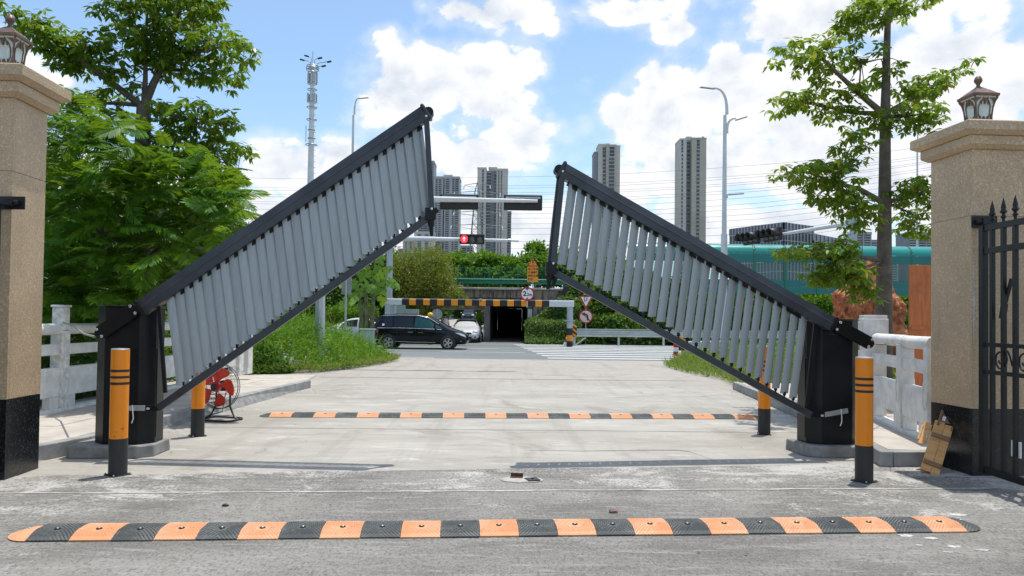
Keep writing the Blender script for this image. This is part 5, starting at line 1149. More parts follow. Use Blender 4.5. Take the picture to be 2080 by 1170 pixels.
def van_x(t, o, yy, st):
    a = lambda x, z, e=0.006: (x, o * (yy(x, z) + e), z)
    MB().tube([a(0.25, 0.985, 0.012), a(1.3, 1.0, 0.012), a(2.4, 0.975, 0.012), a(3.4, 0.945, 0.012)], 0.011, 5).build('window_trim', M['chrome'], t)
    MB().tube([a(0.5, 1.56, 0.012), a(1.3, 1.60, 0.012), a(2.2, 1.59, 0.012), a(2.75, 1.49, 0.012), a(3.25, 1.20, 0.012)], 0.010, 5).build('window_trim', M['chrome'], t)
    MB().tube([a(1.12, 0.36, 0.015), a(2.0, 0.335, 0.015), a(3.1, 0.335, 0.015)], 0.020, 6).build('side_strip', M['chrome'], t)
    MB().tube([a(1.75, 0.80, 0.03), a(2.0, 0.80, 0.035)], 0.017, 6).build('door_handle', M['chrome'], t); MB().tube([a(2.25, 0.79, 0.03), a(2.5, 0.785, 0.035)], 0.017, 6).build('door_handle', M['chrome'], t)
    for x in (1.2, 2.12, 3.15): MB().tube([a(x, 0.97, 0.0), a(x + 0.02, 0.6, 0.001), a(x, 0.34, 0.0)], 0.006, 4).build('door_seam', M['bk'], t)
    MB().ball(a(3.12, 1.0, 0.11), 0.09, 10, 7, (0.8, 1.0, 0.75)).build('wing_mirror', M['carblk'], t, smooth=True)
    MB().add([a(4.05, 0.80, 0.01), a(4.30, 0.70, 0.01), a(4.60, 0.58, 0.012), a(4.52, 0.70, 0.02), a(4.28, 0.79, 0.01)], [(0, 1, 2, 3, 4)]).build('headlight', M['lamp'], t)
    MB().add([a(0.02, 0.72, 0.012), a(0.28, 0.78, 0.012), a(0.30, 0.92, 0.012), a(0.08, 0.95, 0.012)], [(0, 1, 2, 3)]).build('tail_light', M['tail'], t)
    MB().tube([a(0.02, 0.46, 0.02), a(0.35, 0.42, 0.02)], 0.018, 6).build('bumper_trim', M['chrome'], t); MB().tube([a(4.32, 0.40, 0.012), (4.70, o * 0.45, 0.40)], 0.016, 6).build('bumper_trim', M['chrome'], t)
    if o < 0:
        MB().add([(0.47, o * (yy(0.47, 1.13) + 0.012), 1.10), (0.58, o * (yy(0.58, 1.13) + 0.012), 1.10), (0.58, o * (yy(0.58, 1.2) + 0.012), 1.19), (0.47, o * (yy(0.47, 1.2) + 0.012), 1.19)], [(0, 1, 2, 3)]).build('sticker', M['wh'], t)
        MB().tube([(0.95, 0, 1.675), (2.1, 0, 1.685)], 0.012, 4).build('roof_seam', M['bk'], t)
pv = G(852, 708); vx = P(755, 700, pv.y - 0.9).x
WV = [('rear_quarter_window', [(0.42, 1.06), (0.98, 1.05), (0.98, 1.54), (0.62, 1.53)], 'carglass'), ('sliding_door_window', [(1.06, 1.05), (1.98, 1.03), (1.98, 1.55), (1.06, 1.56)], 'carglass'),
      ('front_window', [(2.06, 1.02), (2.98, 0.99), (3.02, 1.20), (2.72, 1.45), (2.10, 1.54)], 'greenglass'), ('corner_window', [(3.10, 0.99), (3.48, 0.98), (3.28, 1.10), (3.10, 1.18)], 'greenglass')]
vk = (P(950, 700, pv.y - 0.9).x - vx) / 4.7
van = car('black_van', 'glossy black van crossing the street in front of the underpass', 'van', VAN, None, WV, (0.80, 3.72), 0.315, (vx, pv.y + 0.1, 0), 0, 'carblk', van_x); van.scale = (vk, 1, 1)
SED = [(0.0, 0.42, 0.62, 0.70, 0.62, 0.55), (0.08, 0.26, 0.74, 0.86, 0.78, 0.66), (0.5, 0.22, 0.86, 0.98, 0.86, 0.70), (0.95, 0.2, 0.92, 1.08, 0.875, 0.64), (1.45, 0.2, 0.93, 1.42, 0.88, 0.56), (2.2, 0.2, 0.92, 1.47, 0.88, 0.56),
       (2.75, 0.2, 0.91, 1.38, 0.88, 0.58), (3.35, 0.2, 0.90, 1.00, 0.88, 0.68), (3.9, 0.2, 0.82, 0.90, 0.86, 0.68), (4.3, 0.22, 0.70, 0.76, 0.80, 0.62), (4.48, 0.26, 0.56, 0.62, 0.66, 0.52), (4.54, 0.32, 0.48, 0.52, 0.56, 0.46)]
def sed_x(t, o, yy, st):
    MB().ball((2.95, o * 0.99, 0.98), 0.085, 10, 7, (0.7, 1.1, 0.75)).build('wing_mirror', M['carwht'], t, smooth=True)
    MB().add([(4.20, o * 0.80, 0.70), (4.40, o * 0.70, 0.66), (4.46, o * 0.42, 0.62), (4.42, o * 0.46, 0.72), (4.20, o * 0.70, 0.80)], [(0, 1, 2, 3, 4)]).build('headlight', M['lamp'], t)
    MB().lathe([(0.06, 0.0), (0.05, 0.03)], 12, (4.47, o * 0.60, 0.36), (1, 0, 0)).build('fog_light', M['bk'], t)
    MB().add([(0.10, o * 0.75, 0.66), (0.30, o * 0.86, 0.72), (0.34, o * 0.86, 0.84), (0.12, o * 0.72, 0.84)], [(0, 1, 2, 3)]).build('tail_light', M['tail'], t)
    if o > 0:
        MB().add([(3.30, -0.70, 0.965), (3.30, 0.70, 0.965), (2.72, 0.545, 1.385), (2.72, -0.545, 1.385)], [(0, 1, 2, 3)]).build('windscreen', M['carglass'], t); MB().add([(0.98, 0.60, 1.09), (0.98, -0.60, 1.09), (1.44, -0.50, 1.42), (1.44, 0.50, 1.42)], [(0, 1, 2, 3)]).build('rear_window', M['carglass'], t)
        MB().box(4.49, 4.56, -0.40, 0.40, 0.555, 0.63).build('upper_grille', M['bk'], t, bevel=0.01); MB().box(4.50, 4.575, -0.42, 0.42, 0.27, 0.38).build('lower_grille', M['bk'], t, bevel=0.02); MB().box(4.56, 4.585, -0.24, 0.24, 0.42, 0.54).build('number_plate', M['greenglass'], t); MB().box(4.555, 4.575, -0.12, 0.12, 0.58, 0.61).build('badge', M['chrome'], t)
WS = [('side_window', [(1.25, 1.0), (2.05, 0.98), (2.05, 1.36), (1.55, 1.35)], 'carglass'), ('side_window', [(2.12, 0.98), (3.05, 0.97), (2.72, 1.28), (2.12, 1.36)], 'carglass')]
pw = G(950, 693.5); s1 = car('silver_car', 'pale silver car facing out of the underpass beside the van bonnet', 'car', SED, None, WS, (0.82, 3.50), 0.30, (P(947, 690, 45.5).x, 48.6, 0.0), rad(-90), 'carwht', sed_x, 'cars around the underpass')
s2 = dup(s1, (P(772, 660, 39.6).x, 39.9, 0), rad(180), 'white car mostly hidden behind the tail of the black van'); s2.location.x += 1.0
s3 = car('parked_car', 'dark car parked under the trees seen through the underpass opening', 'car', SED, None, WS, (0.82, 3.50), 0.30, (P(951, 640, 96).x, 100.0, 1.12), rad(-90), 'carblk', sed_x, 'cars around the underpass')

# ---------------------------------------------------------------- people
def person(label, loc, rotz, mats, helmet=False, arm_up=False, h=1.70):
    k = h / 1.70; t = thing('person', label, 'person', loc, rotz)
    V = [(0, 0, 0.92, 0.14), (0, 0, 1.10, 0.125), (0, 0, 1.28, 0.15), (0, 0, 1.40, 0.12), (0, -0.01, 1.47, 0.055), (0, -0.02, 1.56, 0.085), (0, -0.02, 1.64, 0.075),
         (0.18, 0, 1.38, 0.06), (0.24, 0.0, 1.12, 0.045), (0.22, -0.12, 0.90, 0.033), (-0.18, 0, 1.38, 0.06), (-0.25, -0.03, 1.13, 0.045), (-0.20, -0.15, 0.92, 0.033),
         (0.10, 0, 0.86, 0.10), (0.11, -0.02, 0.48, 0.065), (0.11, 0.02, 0.08, 0.045), (0.11, -0.13, 0.04, 0.04), (-0.10, 0, 0.86, 0.10), (-0.11, 0.02, 0.48, 0.065), (-0.11, 0.04, 0.08, 0.045), (-0.11, -0.11, 0.04, 0.04)]
    if arm_up: V[11] = (-0.30, -0.16, 1.20, 0.045); V[12] = (-0.12, -0.24, 1.46, 0.035)
    E = [(0, 1), (1, 2), (2, 3), (3, 4), (4, 5), (5, 6), (3, 7), (7, 8), (8, 9), (3, 10), (10, 11), (11, 12), (0, 13), (13, 14), (14, 15), (15, 16), (0, 17), (17, 18), (18, 19), (19, 20)]
    me = bpy.data.meshes.new('body'); me.from_pydata([(x * k, y * k, z * k) for x, y, z, r in V], E, []); me.materials.append(M[mats[0]])
    o = put('body', me, t); o.modifiers.new('skin', 'SKIN'); ly = me.skin_vertices[0].data if me.skin_vertices else None
    if ly is None:
        me.attributes.new('skin', 'FLOAT', 'POINT')
    else:
        for i, q in enumerate(V): ly[i].radius = (q[3] * k, q[3] * k)
        ly[0].use_root = True
    s = o.modifiers.new('sub', 'SUBSURF'); s.levels = 2; s.render_levels = 2
    MB().lathe([(0.10, 0.80), (0.205, 0.88), (0.20, 1.10), (0.225, 1.36), (0.15, 1.44), (0.07, 1.46)], 14).build('shirt', M[mats[1]], t, smooth=True)
    for sx in (1, -1): MB().tube([(sx * 0.10, 0, 0.90), (sx * 0.11, 0, 0.48), (sx * 0.11, 0.03, 0.10)], [0.115, 0.085, 0.07], 10).build('trouser_leg', M['trousers'], t, smooth=True)
    for e in (0.03, -0.03): MB().ball((e, -0.095, 1.60), 0.011, 6, 4).build('eye', M['bk'], t)
    MB().ball((0, -0.108, 1.57), 0.014, 6, 4, (0.8, 1, 1.4)).build('nose', M['skin'], t); MB().ball((0, -0.095, 1.53), 0.02, 6, 4, (1.2, 0.4, 0.35)).build('mouth', M['sign_red'] if 'sign_red' in M else M['rd'], t)
    if helmet: MB().ball((0, -0.02, 1.66), 0.15, 16, 10, (1, 1.15, 0.85)).build('helmet', M['helmet'], t, smooth=True)
    else: MB().ball((0, 0.015, 1.645), 0.105, 14, 9, (0.92, 1.0, 0.9)).build('hair', M['hair'], t, smooth=True)
    for sx in (1, -1): MB().ball((sx * 0.088, -0.02, 1.585), 0.02, 6, 4, (0.5, 0.8, 1.3)).build('ear', M['skin'], t)
person('person in a white shirt with one hand raised to the face, beyond the van bonnet', (P(904, 650, 44).x, 44, 0), rad(15), ('skin', 'shirt'), arm_up=True, h=1.66)
pr2 = person('person wearing a yellow helmet, seen just over the van windscreen', (P(873.5, 640, 40.3).x, 40.3, 0), rad(80), ('skin', 'cloth2'), helmet=True, h=1.70)

# ---------------------------------------------------------------- cell tower, pylon, wires
def cell_tower():
    d = 100; s = d / FPX; b = P(626, 640, d); t = thing('cell_tower', 'tall white cell tower with ring brackets, panel antennas and lamp arms on top', 'cell tower', (b.x, d, 0)); Z = lambda y: P(628, y, d).z
    MB().lathe([(0.52, 0), (0.46, Z(400)), (0.34, Z(210)), (0.24, Z(135))], 12).build('pole', M['polewhite'], t, smooth=True); MB().tube([(0, 0, Z(136)), (0, 0, Z(104))], 0.05, 6).build('lightning_rod', M['galv'], t)
    for y, r in ((134, 0.75), (138, 0.85), (142, 0.8), (147, 0.6), (170, 0.62), (182, 0.62), (207, 0.65), (218, 0.66), (243, 0.66), (264, 0.45), (281, 0.48), (294, 0.75)):
        rr = MB().ring((0, 0, Z(y)), r, 0.055, n=18, k=5)
        for a in (0, 2.1, 4.2): rr.bar((0.2 * math.cos(a), 0.2 * math.sin(a), Z(y)), (r * math.cos(a), r * math.sin(a), Z(y)), 0.07)
        rr.build('ring_bracket', M['galv'], t)
    for y0, y1 in ((148, 168), (190, 205)):
        for a in (0.4, 2.5, 3.6, 5.4):
            MB().box(-0.19, 0.19, -0.09, 0.09, Z(y1), Z(y0)).build('panel_antenna', M['polegrey'], t, bevel=0.03, loc=(0.58 * math.cos(a), 0.58 * math.sin(a), 0), rot=(0, 0, a + math.pi / 2))
    for (x1, y1, x2, y2) in ((-5, 137, -18, 122), (-3, 130, -9, 114), (4, 130, 11, 118), (9, 140, 30, 125), (8, 133, 19, 134)):
        p = [Vector((x1 * s, 0, Z(y1))), Vector((x1 * s, 0, Z(min(y1, y2) + 4))), Vector((x2 * s * 0.75, 0, Z(y2 + 1))), Vector((x2 * s, 0, Z(y2)))]
        a = MB().tube(p, 0.05, 6).build('lamp_arm', M['galv'], t); sg = 1 if x2 > 0 else -1; MB().box(-0.3, 0.3, -0.16, 0.16, -0.06, 0.08).build('lamp_head', M['bk'], a, loc=p[-1] + Vector((sg * 0.25, 0, 0)), rot=(0, sg * rad(-14), 0))
    st_ = MB()
    for z in np.arange(8, Z(215), 0.8): st_.bar((0.3, 0, z), (0.62, 0, z), 0.05)
    stuff(st_.build('climbing_peg', M['galv'], t)); MB().tube([(-0.75, 0, Z(288)), (-0.75, 0, Z(255))], 0.05, 6).build('whip_antenna', M['galv'], t)
cell_tower()
def pylon():
    d = 290; b = P(966, 640, d); H = P(966, 370, d).z; t = thing('lattice_pylon', 'steel lattice power pylon between the two pale apartment blocks', 'pylon', (b.x, d, 0)); w = lambda z: 4.2 * (1 - z / H) ** 1.15 + 0.7
    for sx, sy in ((1, 1), (1, -1), (-1, 1), (-1, -1)): MB().tube([(sx * w(z), sy * w(z), z) for z in np.linspace(0, H - 4, 12)] + [(0, 0, H)], 0.15, 4).build('leg', M['pylon'], t)
    br = MB(); zs = [0]; 
    while zs[-1] < H - 6: zs.append(zs[-1] + w(zs[-1]) * 1.5 + 0.6)
    for z0, z1 in zip(zs[:-1], zs[1:]):
        a, c = w(z0), w(z1)
        for q in ((1, 0), (-1, 0), (0, 1), (0, -1)):
            f = lambda u, k, z: (k * u if q[0] == 0 else q[0] * k, k * u if q[1] == 0 else q[1] * k, z)
            br.tube([f(-1, a, z0), f(1, c, z1)], 0.08, 3).tube([f(1, a, z0), f(-1, c, z1)], 0.08, 3).tube([f(-1, c, z1), f(1, c, z1)], 0.07, 3)
    stuff(br.build('bracing', M['pylon'], t))
    for y, L in ((372, 5), (388, 9), (428, 9), (455, 10)):
        z = P(966, y, d).z; arm = MB()
        for sx in (1, -1): arm.tube([(0, -0.6, z), (sx * L, 0, z - 0.8)], 0.08, 4).tube([(0, 0.6, z), (sx * L, 0, z - 0.8)], 0.08, 4).tube([(0, 0, z - 2.2), (sx * L, 0, z - 0.8)], 0.08, 4)
        a = arm.build('cross_arm', M['pylon'], t)
        for sx in (1, -1): MB().tube([(sx * L, 0, z - 0.8), (sx * (L + 0.2), -1.5, z - 2.4)], 0.22, 6).build('insulator', M['polegrey'], a)
pylon()
wy = [357, 376, 381, 390, 394, 404, 409, 420, 432, 441, 452, 462, 474, 488, 503]
ORD = 'topmost,second,third,fourth,fifth,sixth,seventh,eighth,ninth,tenth,eleventh,twelfth,thirteenth,fourteenth,lowest'.split(',')
for i, y in enumerate(wy):
    a = P(430, y + 2 + 0.3 * (i % 3), 300); b_ = P(1000, y + 2 + random.uniform(-1, 1), 272); c_ = P(1540, y - 22 + 0.04 * i * i, 240 - 2 * i); e_ = P(2050, y - 86 - i, 200)
    pts = []
    for p, q in ((a, b_), (b_, c_), (c_, e_)):
        for k in range(8): f = k / 8; v = p.lerp(q, f); v.z -= 4 * f * (1 - f) * 0.9; pts.append(v)
    pts.append(e_); pts.insert(0, P(-300, y + 10, 330))
    tag(MB().tube(pts, 0.052, 3).build('power_line', M['wire']), 'thin dark power line crossing the sky past the towers, %s of them%s' % (ORD[i], '' if i in (0, 14) else ' from the top'), 'power line', 'power lines across the sky')

# ---------------------------------------------------------------- distant buildings
def tower(label, d, cx, blocks, cols=(), strips=(), bands=(), name='apartment_tower', mt_win='win'):
    """blocks (x0, x1, ytop, y_front, depth, material) in photo pixels across and up, metres deep."""
    s = d / FPX; b = P(cx, 645, d); t = thing(name, label, 'tower block', (b.x, d, 0)); X = lambda x: (x - cx) * s; Z = lambda y: P(cx, y, d).z
    for x0, x1, yt, yf, dp, mt in blocks:
        o = MB().box(X(x0), X(x1), yf, yf + dp, 0, Z(yt)).build('block', M[mt], t); MB().box(X(x0) - 0.15, X(x1) + 0.15, yf - 0.15, yf + dp + 0.15, Z(yt) - 0.9, Z(yt) + 0.3).build('parapet', M[mt], o)
    for x0, x1, y0, y1, step, hh, yf in cols:
        me = MB().box(0, X(x1) - X(x0), -0.10, 0.3, 0, hh * s).mesh('window', M[mt_win]); fr_ = MB().box(-0.25, X(x1) - X(x0) + 0.25, -0.30, 0.2, -0.28, -0.02).mesh('sill', M['greyl'])
        y = y0
        while y < y1:
            w = put('window', me, t, (X(x0), yf, Z(y + hh))); put('sill', fr_, w); y += step
    for x0, x1, y0, y1, yf, mt in strips:
        o = MB().box(X(x0), X(x1), yf - 0.12, yf + 0.3, Z(y1), Z(y0)).build('window_strip', M[mt], t)
        bb = MB(); y = y0
        st = 4.6 if len(bands) == 0 else bands[0]
        while y < y1: bb.box(X(x0) - 0.05, X(x1) + 0.05, yf - 0.42, yf + 0.1, Z(y) - 0.42, Z(y)); y += st
        stuff(bb.build('floor_band', M['greyl'], o))
    return t
J = 12.0
tower('slim pale tower standing alone right of the lower barrier tip, beside the street lamp', 560, 1406, [(1380, 1393, 281, 1.5, 18, 'beigel'), (1392.5, 1403.5, 283, 5.0, 14, 'grey'), (1403, 1432.5, 280, 0, 20, 'beige'), (1397, 1407, 273, 8, 6, 'greyl'), (1427, 1430, 275, 4, 2, 'greyl')],
      [(1412.5, 1419, 304.5, 590, 8.0, 5.3, 0), (1394, 1402, 302, 590, 8.0, 5.2, 5.0), (1383, 1386, 312, 590, 8.0, 5.0, 1.5)], [(1413, 1419, 283, 302, 0, 'win'), (1394, 1402, 284, 300, 5.0, 'win'), (1382.5, 1386, 283, 309, 1.5, 'win')], (7.0,))
tower('pale tower with wide window column directly behind the lower barrier beam', 560, 1231, [(1205, 1214, 306, 5, 14, 'grey'), (1213, 1229, 291.5, 2.5, 16, 'beigel'), (1228.5, 1249, 294, 0, 18, 'beige'), (1248.5, 1257, 295, 1.0, 16, 'beigel'), (1229, 1238, 287, 8, 6, 'greyl')],
      [(1234, 1245, 320, 590, 7.6, 5.4, 0), (1222, 1228, 322, 590, 7.6, 5.2, 2.5)], [(1235, 1245, 297, 317, 0, 'win'), (1221.5, 1228, 297, 319, 2.5, 'win')], (7.0,))
tower('pale beige twin apartment tower behind the lattice pylon and signals', 520, 1000, [(966, 984, 341, 0, 16, 'beigel'), (984, 1005.5, 345, 5, 12, 'grey'), (988, 1005, 335, 9, 8, 'beige'), (1005, 1028, 343, 0, 16, 'beigel'), (1027.5, 1036, 428, 3, 12, 'grey')],
      [(1029, 1034.5, 432, 560, 5.4, 3.6, 3)], [(975.5, 979, 344, 560, 0, 'win'), (985, 993, 347, 560, 5, 'win'), (1008.5, 1010.5, 346, 560, 0, 'win'), (1014, 1016, 346, 560, 0, 'win'), (1000, 1004, 350, 560, 5, 'win')], (6.6,))
tower('grey apartment tower with dark window strips beside the raised barrier tip', 520, 905, [(877, 896, 358, 2, 16, 'greyl'), (895, 913, 352, 7, 10, 'beige'), (899, 929.5, 359, 0, 18, 'greyl'), (893, 901, 362, 5, 10, 'grey')],
      [], [(880, 884.5, 362, 560, 2, 'win'), (886.5, 892, 362, 560, 2, 'win'), (901.5, 909, 362, 560, 0, 'win'), (915, 919, 362, 560, 0, 'win'), (921, 928, 362, 560, 0, 'win')], (4.4,))
tower('tall blue grey apartment tower half hidden by the raised barrier end bar', 540, 865, [(846, 877, 327, 0, 18, 'grey')], [], [(857, 864, 331, 560, 0, 'curtain'), (867, 875, 331, 560, 0, 'curtain'), (848, 855, 331, 560, 0, 'curtain')], (5.0,))
tower('lower tan apartment block below the barrier tip above the yellowish bush', 500, 830, [(816, 838, 482, 0, 14, 'beige'), (838, 878, 470, 2, 14, 'beigel'), (805, 817, 505, 3, 12, 'grey')], [], [(821, 824, 486, 560, 0, 'win'), (830, 834, 486, 560, 0, 'win'), (845, 852, 474, 560, 2, 'win'), (860, 867, 474, 560, 2, 'win'), (807, 815, 508, 560, 3, 'win')], (4.4,))
tower('small pale office block low between the grey and the beige towers', 620, 944, [(931, 958, 499, 0, 20, 'greyl')], [], [(936, 945, 502, 560, 0, 'curtain'), (947, 957, 502, 560, 0, 'curtain')], (4.0,))
tower('grey slab block just left of the bare trunk behind the teal barrier', 420, 1755, [(1735, 1770, 472, 0, 14, 'greyl'), (1770, 1790, 487, 2, 14, 'grey')], [], [(1738, 1752, 475, 560, 0, 'win'), (1755, 1768, 475, 560, 0, 'win'), (1772, 1787, 490, 560, 2, 'win')], (5.0,))
tower('grey residential block right of the bare trunk behind the teal barrier', 420, 1870, [(1845, 1925, 473, 0, 14, 'grey'), (1806, 1832, 530, 4, 14, 'greyl')], [], [(1848, 1862, 476, 560, 0, 'win'), (1866, 1880, 476, 560, 0, 'win'), (1884, 1899, 476, 560, 0, 'win'), (1904, 1920, 476, 560, 0, 'win'), (1809, 1829, 534, 580, 4, 'win')], (5.0,))
def glass_block():
    A = P(1482, 463, 325); B = P(1592, 450, 300); C = P(1652, 457, 312); D = P(1742, 460, 345); E_ = P(1560, 463, 372); z = B.z
    t = thing('office_block', 'dark glass office block behind the hooded signals and teal barrier', 'office block', (B.x, B.y, 0)); L = lambda p: (p.x - B.x, p.y - B.y)
    MB().prism([L(A), L(B), L(C), L(E_)], 0, z - 0.2).build('block', M['curtain'], t); MB().prism([L(C), L(D), (L(D)[0], L(D)[1] + 30), L(E_)], 0, z - 3.2).build('wing', M['curtain'], t)
    f = MB(); g_ = MB()
    for (p, q, zz, n) in ((L(A), L(B), z, 17), (L(B), L(C), z, 9), (L(C), L(D), z - 3, 12)):
        for i in range(n + 1):
            u = i / n; x, y = p[0] + (q[0] - p[0]) * u, p[1] + (q[1] - p[1]) * u
            g_.box(x - 0.13, x + 0.13, y - 0.5, y - 0.05, 0, zz - 3.2)
            f.box(x - 0.30, x + 0.25, y - 0.45, y - 0.02, zz - 3.2, zz - 0.35)
        for k in range(9): 
            h = zz - 3.4 - 4.2 * k; g_.bar((p[0], p[1] - 0.2, h), (q[0], q[1] - 0.2, h), 0.3, 0.35)
    stuff(f.build('roof_fin', M['greyl'], t)); stuff(g_.build('mullion', M['greyl'], t))
glass_block()
# ---------------------------------------------------------------- vegetation
from mathutils import noise as mnoise
def unit(v): return v / np.maximum(np.linalg.norm(v, axis=1, keepdims=True), 1e-9)
def leaves6(C, D, N, L, W, droop=0.0):
    """Six-sided leaves: base C, direction D, normal N, length L, width W."""
    D = unit(D); S = unit(np.cross(D, N)); N = unit(np.cross(S, D)); L = L[:, None]; W = W[:, None]
    tip = C + D * L - N * L * droop
    return np.stack([C, C + D * L * .33 + S * W * .46 - N * L * droop * .1, C + D * L * .68 + S * W * .42 - N * L * droop * .45, tip,
                     C + D * L * .68 - S * W * .42 - N * L * droop * .45, C + D * L * .33 - S * W * .46 - N * L * droop * .1], axis=1).reshape(-1, 3)
def leaves4(C, D, N, L, W):
    D = unit(D); S = unit(np.cross(D, N)); L = L[:, None]; W = W[:, None]
    return np.stack([C, C + D * L * .48 + S * W * .5, C + D * L, C + D * L * .48 - S * W * .5], axis=1).reshape(-1, 3)
def ell(n, c, r, hollow=0.45):
    v = unit(rng.normal(size=(n, 3))); q = (hollow ** 3 + (1 - hollow ** 3) * rng.random((n, 1))) ** (1 / 3)
    q = q * (0.86 + 0.28 * rng.random((n, 1)))
    return np.array(c) + v * q * np.array(r), v
def pxblob(x, y, d, rx, ry, rd): return tuple(P(x, y, d)), (rx * d / FPX, rd, ry * d / FPX)
def whorls(cs, per, L, W):
    """Rosettes of drooping leaves, as on a schefflera or alstonia."""
    K = len(cs); C = np.repeat(cs, per, axis=0); az = np.tile(np.arange(per) * 2 * np.pi / per, K) + np.repeat(rng.random(K) * 6.28, per) + rng.normal(size=K * per) * 0.2
    el = np.radians(rng.normal(-22, 22, size=K * per)); D = np.stack([np.cos(az) * np.cos(el), np.sin(az) * np.cos(el), np.sin(el)], 1)
    N = np.tile([0, 0, 1.0], (K * per, 1)) + rng.normal(size=(K * per, 3)) * 0.25; s = rng.uniform(0.7, 1.2, K * per)
    return leaves6(C + D * 0.015, D, N, L * s, W * s, 0.22)
def limb_mesh(t, polys, mt='bark', names='limb'):
    for pts, r0, r1 in polys:
        n = len(pts); jit = [Vector(p) + Vector((random.uniform(-.02, .02), random.uniform(-.02, .02), 0)) for p in pts]
        MB().tube(jit, [r0 + (r1 - r0) * i / (n - 1) for i in range(n)], 8).build(names, M[mt], t, smooth=True)

def layered_tree(label, d, trunk, limbs, blobs, leaf, per_area, base, lm='l_tree'):
    t = thing('layered_tree', label, 'tree', base); off = Vector(base)
    W_ = lambda x, y, dd=0.0: P(x, y, d + dd) - off
    tr = [W_(x, y) for x, y, r in trunk]; tr[0].z = 0.0
    MB().tube(tr, [r for *_, r in trunk], 12).build('trunk', M['bark'], t, smooth=True)
    limb_mesh(t, [([W_(x, y, dd) for x, y, dd in pts], r0, r1) for pts, r0, r1 in limbs])
    cs = []
    for x, y, rx, ry, dd in blobs:
        n = max(8, int(rx * ry * per_area)); c, r = pxblob(x, y, d + dd, rx, ry, 0.55 + rx * d / FPX * 0.5); p, v = ell(n, c, r, 0.2); cs.append(p)
    cs = np.concatenate(cs) - np.array(off)
    V = whorls(cs, 7, *leaf); tw = MB()
    stuff(put('crown', np_mesh('crown', V, 6, M[lm]), t))
    tips = [W_(*pts[-1]) for pts, *_ in limbs] + [W_(*pts[len(pts) // 2]) for pts, *_ in limbs]
    for c in cs[::9]:
        q = min(tips, key=lambda a: (a - Vector(c)).length)
        if (q - Vector(c)).length < 1.3: tw.tube([q, q.lerp(Vector(c), 0.55) + Vector((0, 0, 0.04)), c], [0.012, 0.008, 0.005], 3, caps=False)
    stuff(tw.build('twig', M['bark'], t)); return t
bR = P(1797, 800, 13.0); bR.z = 0.1
layered_tree('tree with a bare grey trunk and tiers of sparse leaves by the red rock', 13.0,
    [(1793, 850, .165), (1795, 640, .140), (1797, 420, .108), (1798, 240, .086), (1801, 110, .060), (1804, 20, .048), (1806, -60, .032)],
    [([(1797, 235, 0), (1745, 190, -.2), (1690, 140, -.5), (1660, 105, -.6)], .060, .018), ([(1797, 232, 0), (1730, 228, .2), (1650, 210, .4), (1600, 205, .5)], .05, .015), ([(1798, 232, 0), (1840, 205, .3), (1890, 180, .4), (1940, 140, .5)], .045, .012),
     ([(1800, 240, 0), (1840, 235, -.3), (1890, 232, -.5)], .035, .012), ([(1795, 412, 0), (1750, 385, -.3), (1700, 370, -.5), (1640, 350, -.6)], .055, .015), ([(1797, 410, 0), (1840, 402, -.2), (1885, 385, -.3)], .04, .012), ([(1797, 410, 0), (1830, 425, .4), (1870, 445, .6)], .03, .010),
     ([(1792, 530, 0), (1750, 522, -.5), (1700, 530, -.9), (1640, 515, -1.1)], .045, .014), ([(1792, 532, 0), (1750, 545, -.6), (1720, 570, -.9)], .03, .01), ([(1803, 40, 0), (1770, 30, -.2), (1720, 45, -.4)], .035, .012), ([(1804, 35, 0), (1830, 15, .2), (1870, -5, .3)], .035, .012), ([(1690, 140, -.5), (1690, 110, -.5), (1680, 80, -.6)], .015, .006), ([(1745, 190, -.2), (1750, 130, 0), (1790, 120, .1)], .018, .006)],
    [(1755, 35, 62, 26, -.3), (1722, 42, 30, 20, -.3), (1850, 8, 42, 16, .3), (1800, -20, 60, 25, 0), (1602, 108, 34, 16, -.8), (1660, 120, 48, 28, -.6), (1672, 85, 20, 20, -.6), (1740, 112, 45, 16, 0), (1606, 205, 44, 22, .4), (1655, 185, 40, 20, .1), (1690, 225, 45, 20, .3),
     (1735, 180, 30, 18, -.2), (1790, 150, 26, 22, .1), (1760, 245, 40, 18, 0), (1850, 190, 42, 26, .3), (1892, 175, 38, 24, .4), (1940, 138, 32, 12, .5), (1845, 238, 52, 26, -.3), (1890, 240, 28, 28, -.5), (1730, 292, 34, 20, -.3),
     (1608, 352, 34, 18, -.6), (1665, 350, 45, 26, -.5), (1690, 385, 55, 34, -.5), (1725, 420, 45, 32, -.3), (1750, 450, 28, 22, -.3), (1720, 330, 36, 16, -.3), (1842, 388, 40, 26, -.2), (1880, 372, 26, 20, -.3), (1862, 420, 36, 26, .3), (1880, 465, 30, 16, .6), (1845, 455, 22, 20, .4),
     (1608, 512, 34, 14, -1.1), (1655, 508, 45, 20, -1.0), (1692, 500, 40, 24, -.9), (1700, 545, 48, 30, -.9), (1665, 560, 30, 22, -.8), (1735, 560, 35, 28, -.8), (1755, 590, 24, 28, -.7)], (0.128, 0.056), 0.048, bR, 'l_tier')
bL = P(288, 720, 14.0); bL.z = 0.0
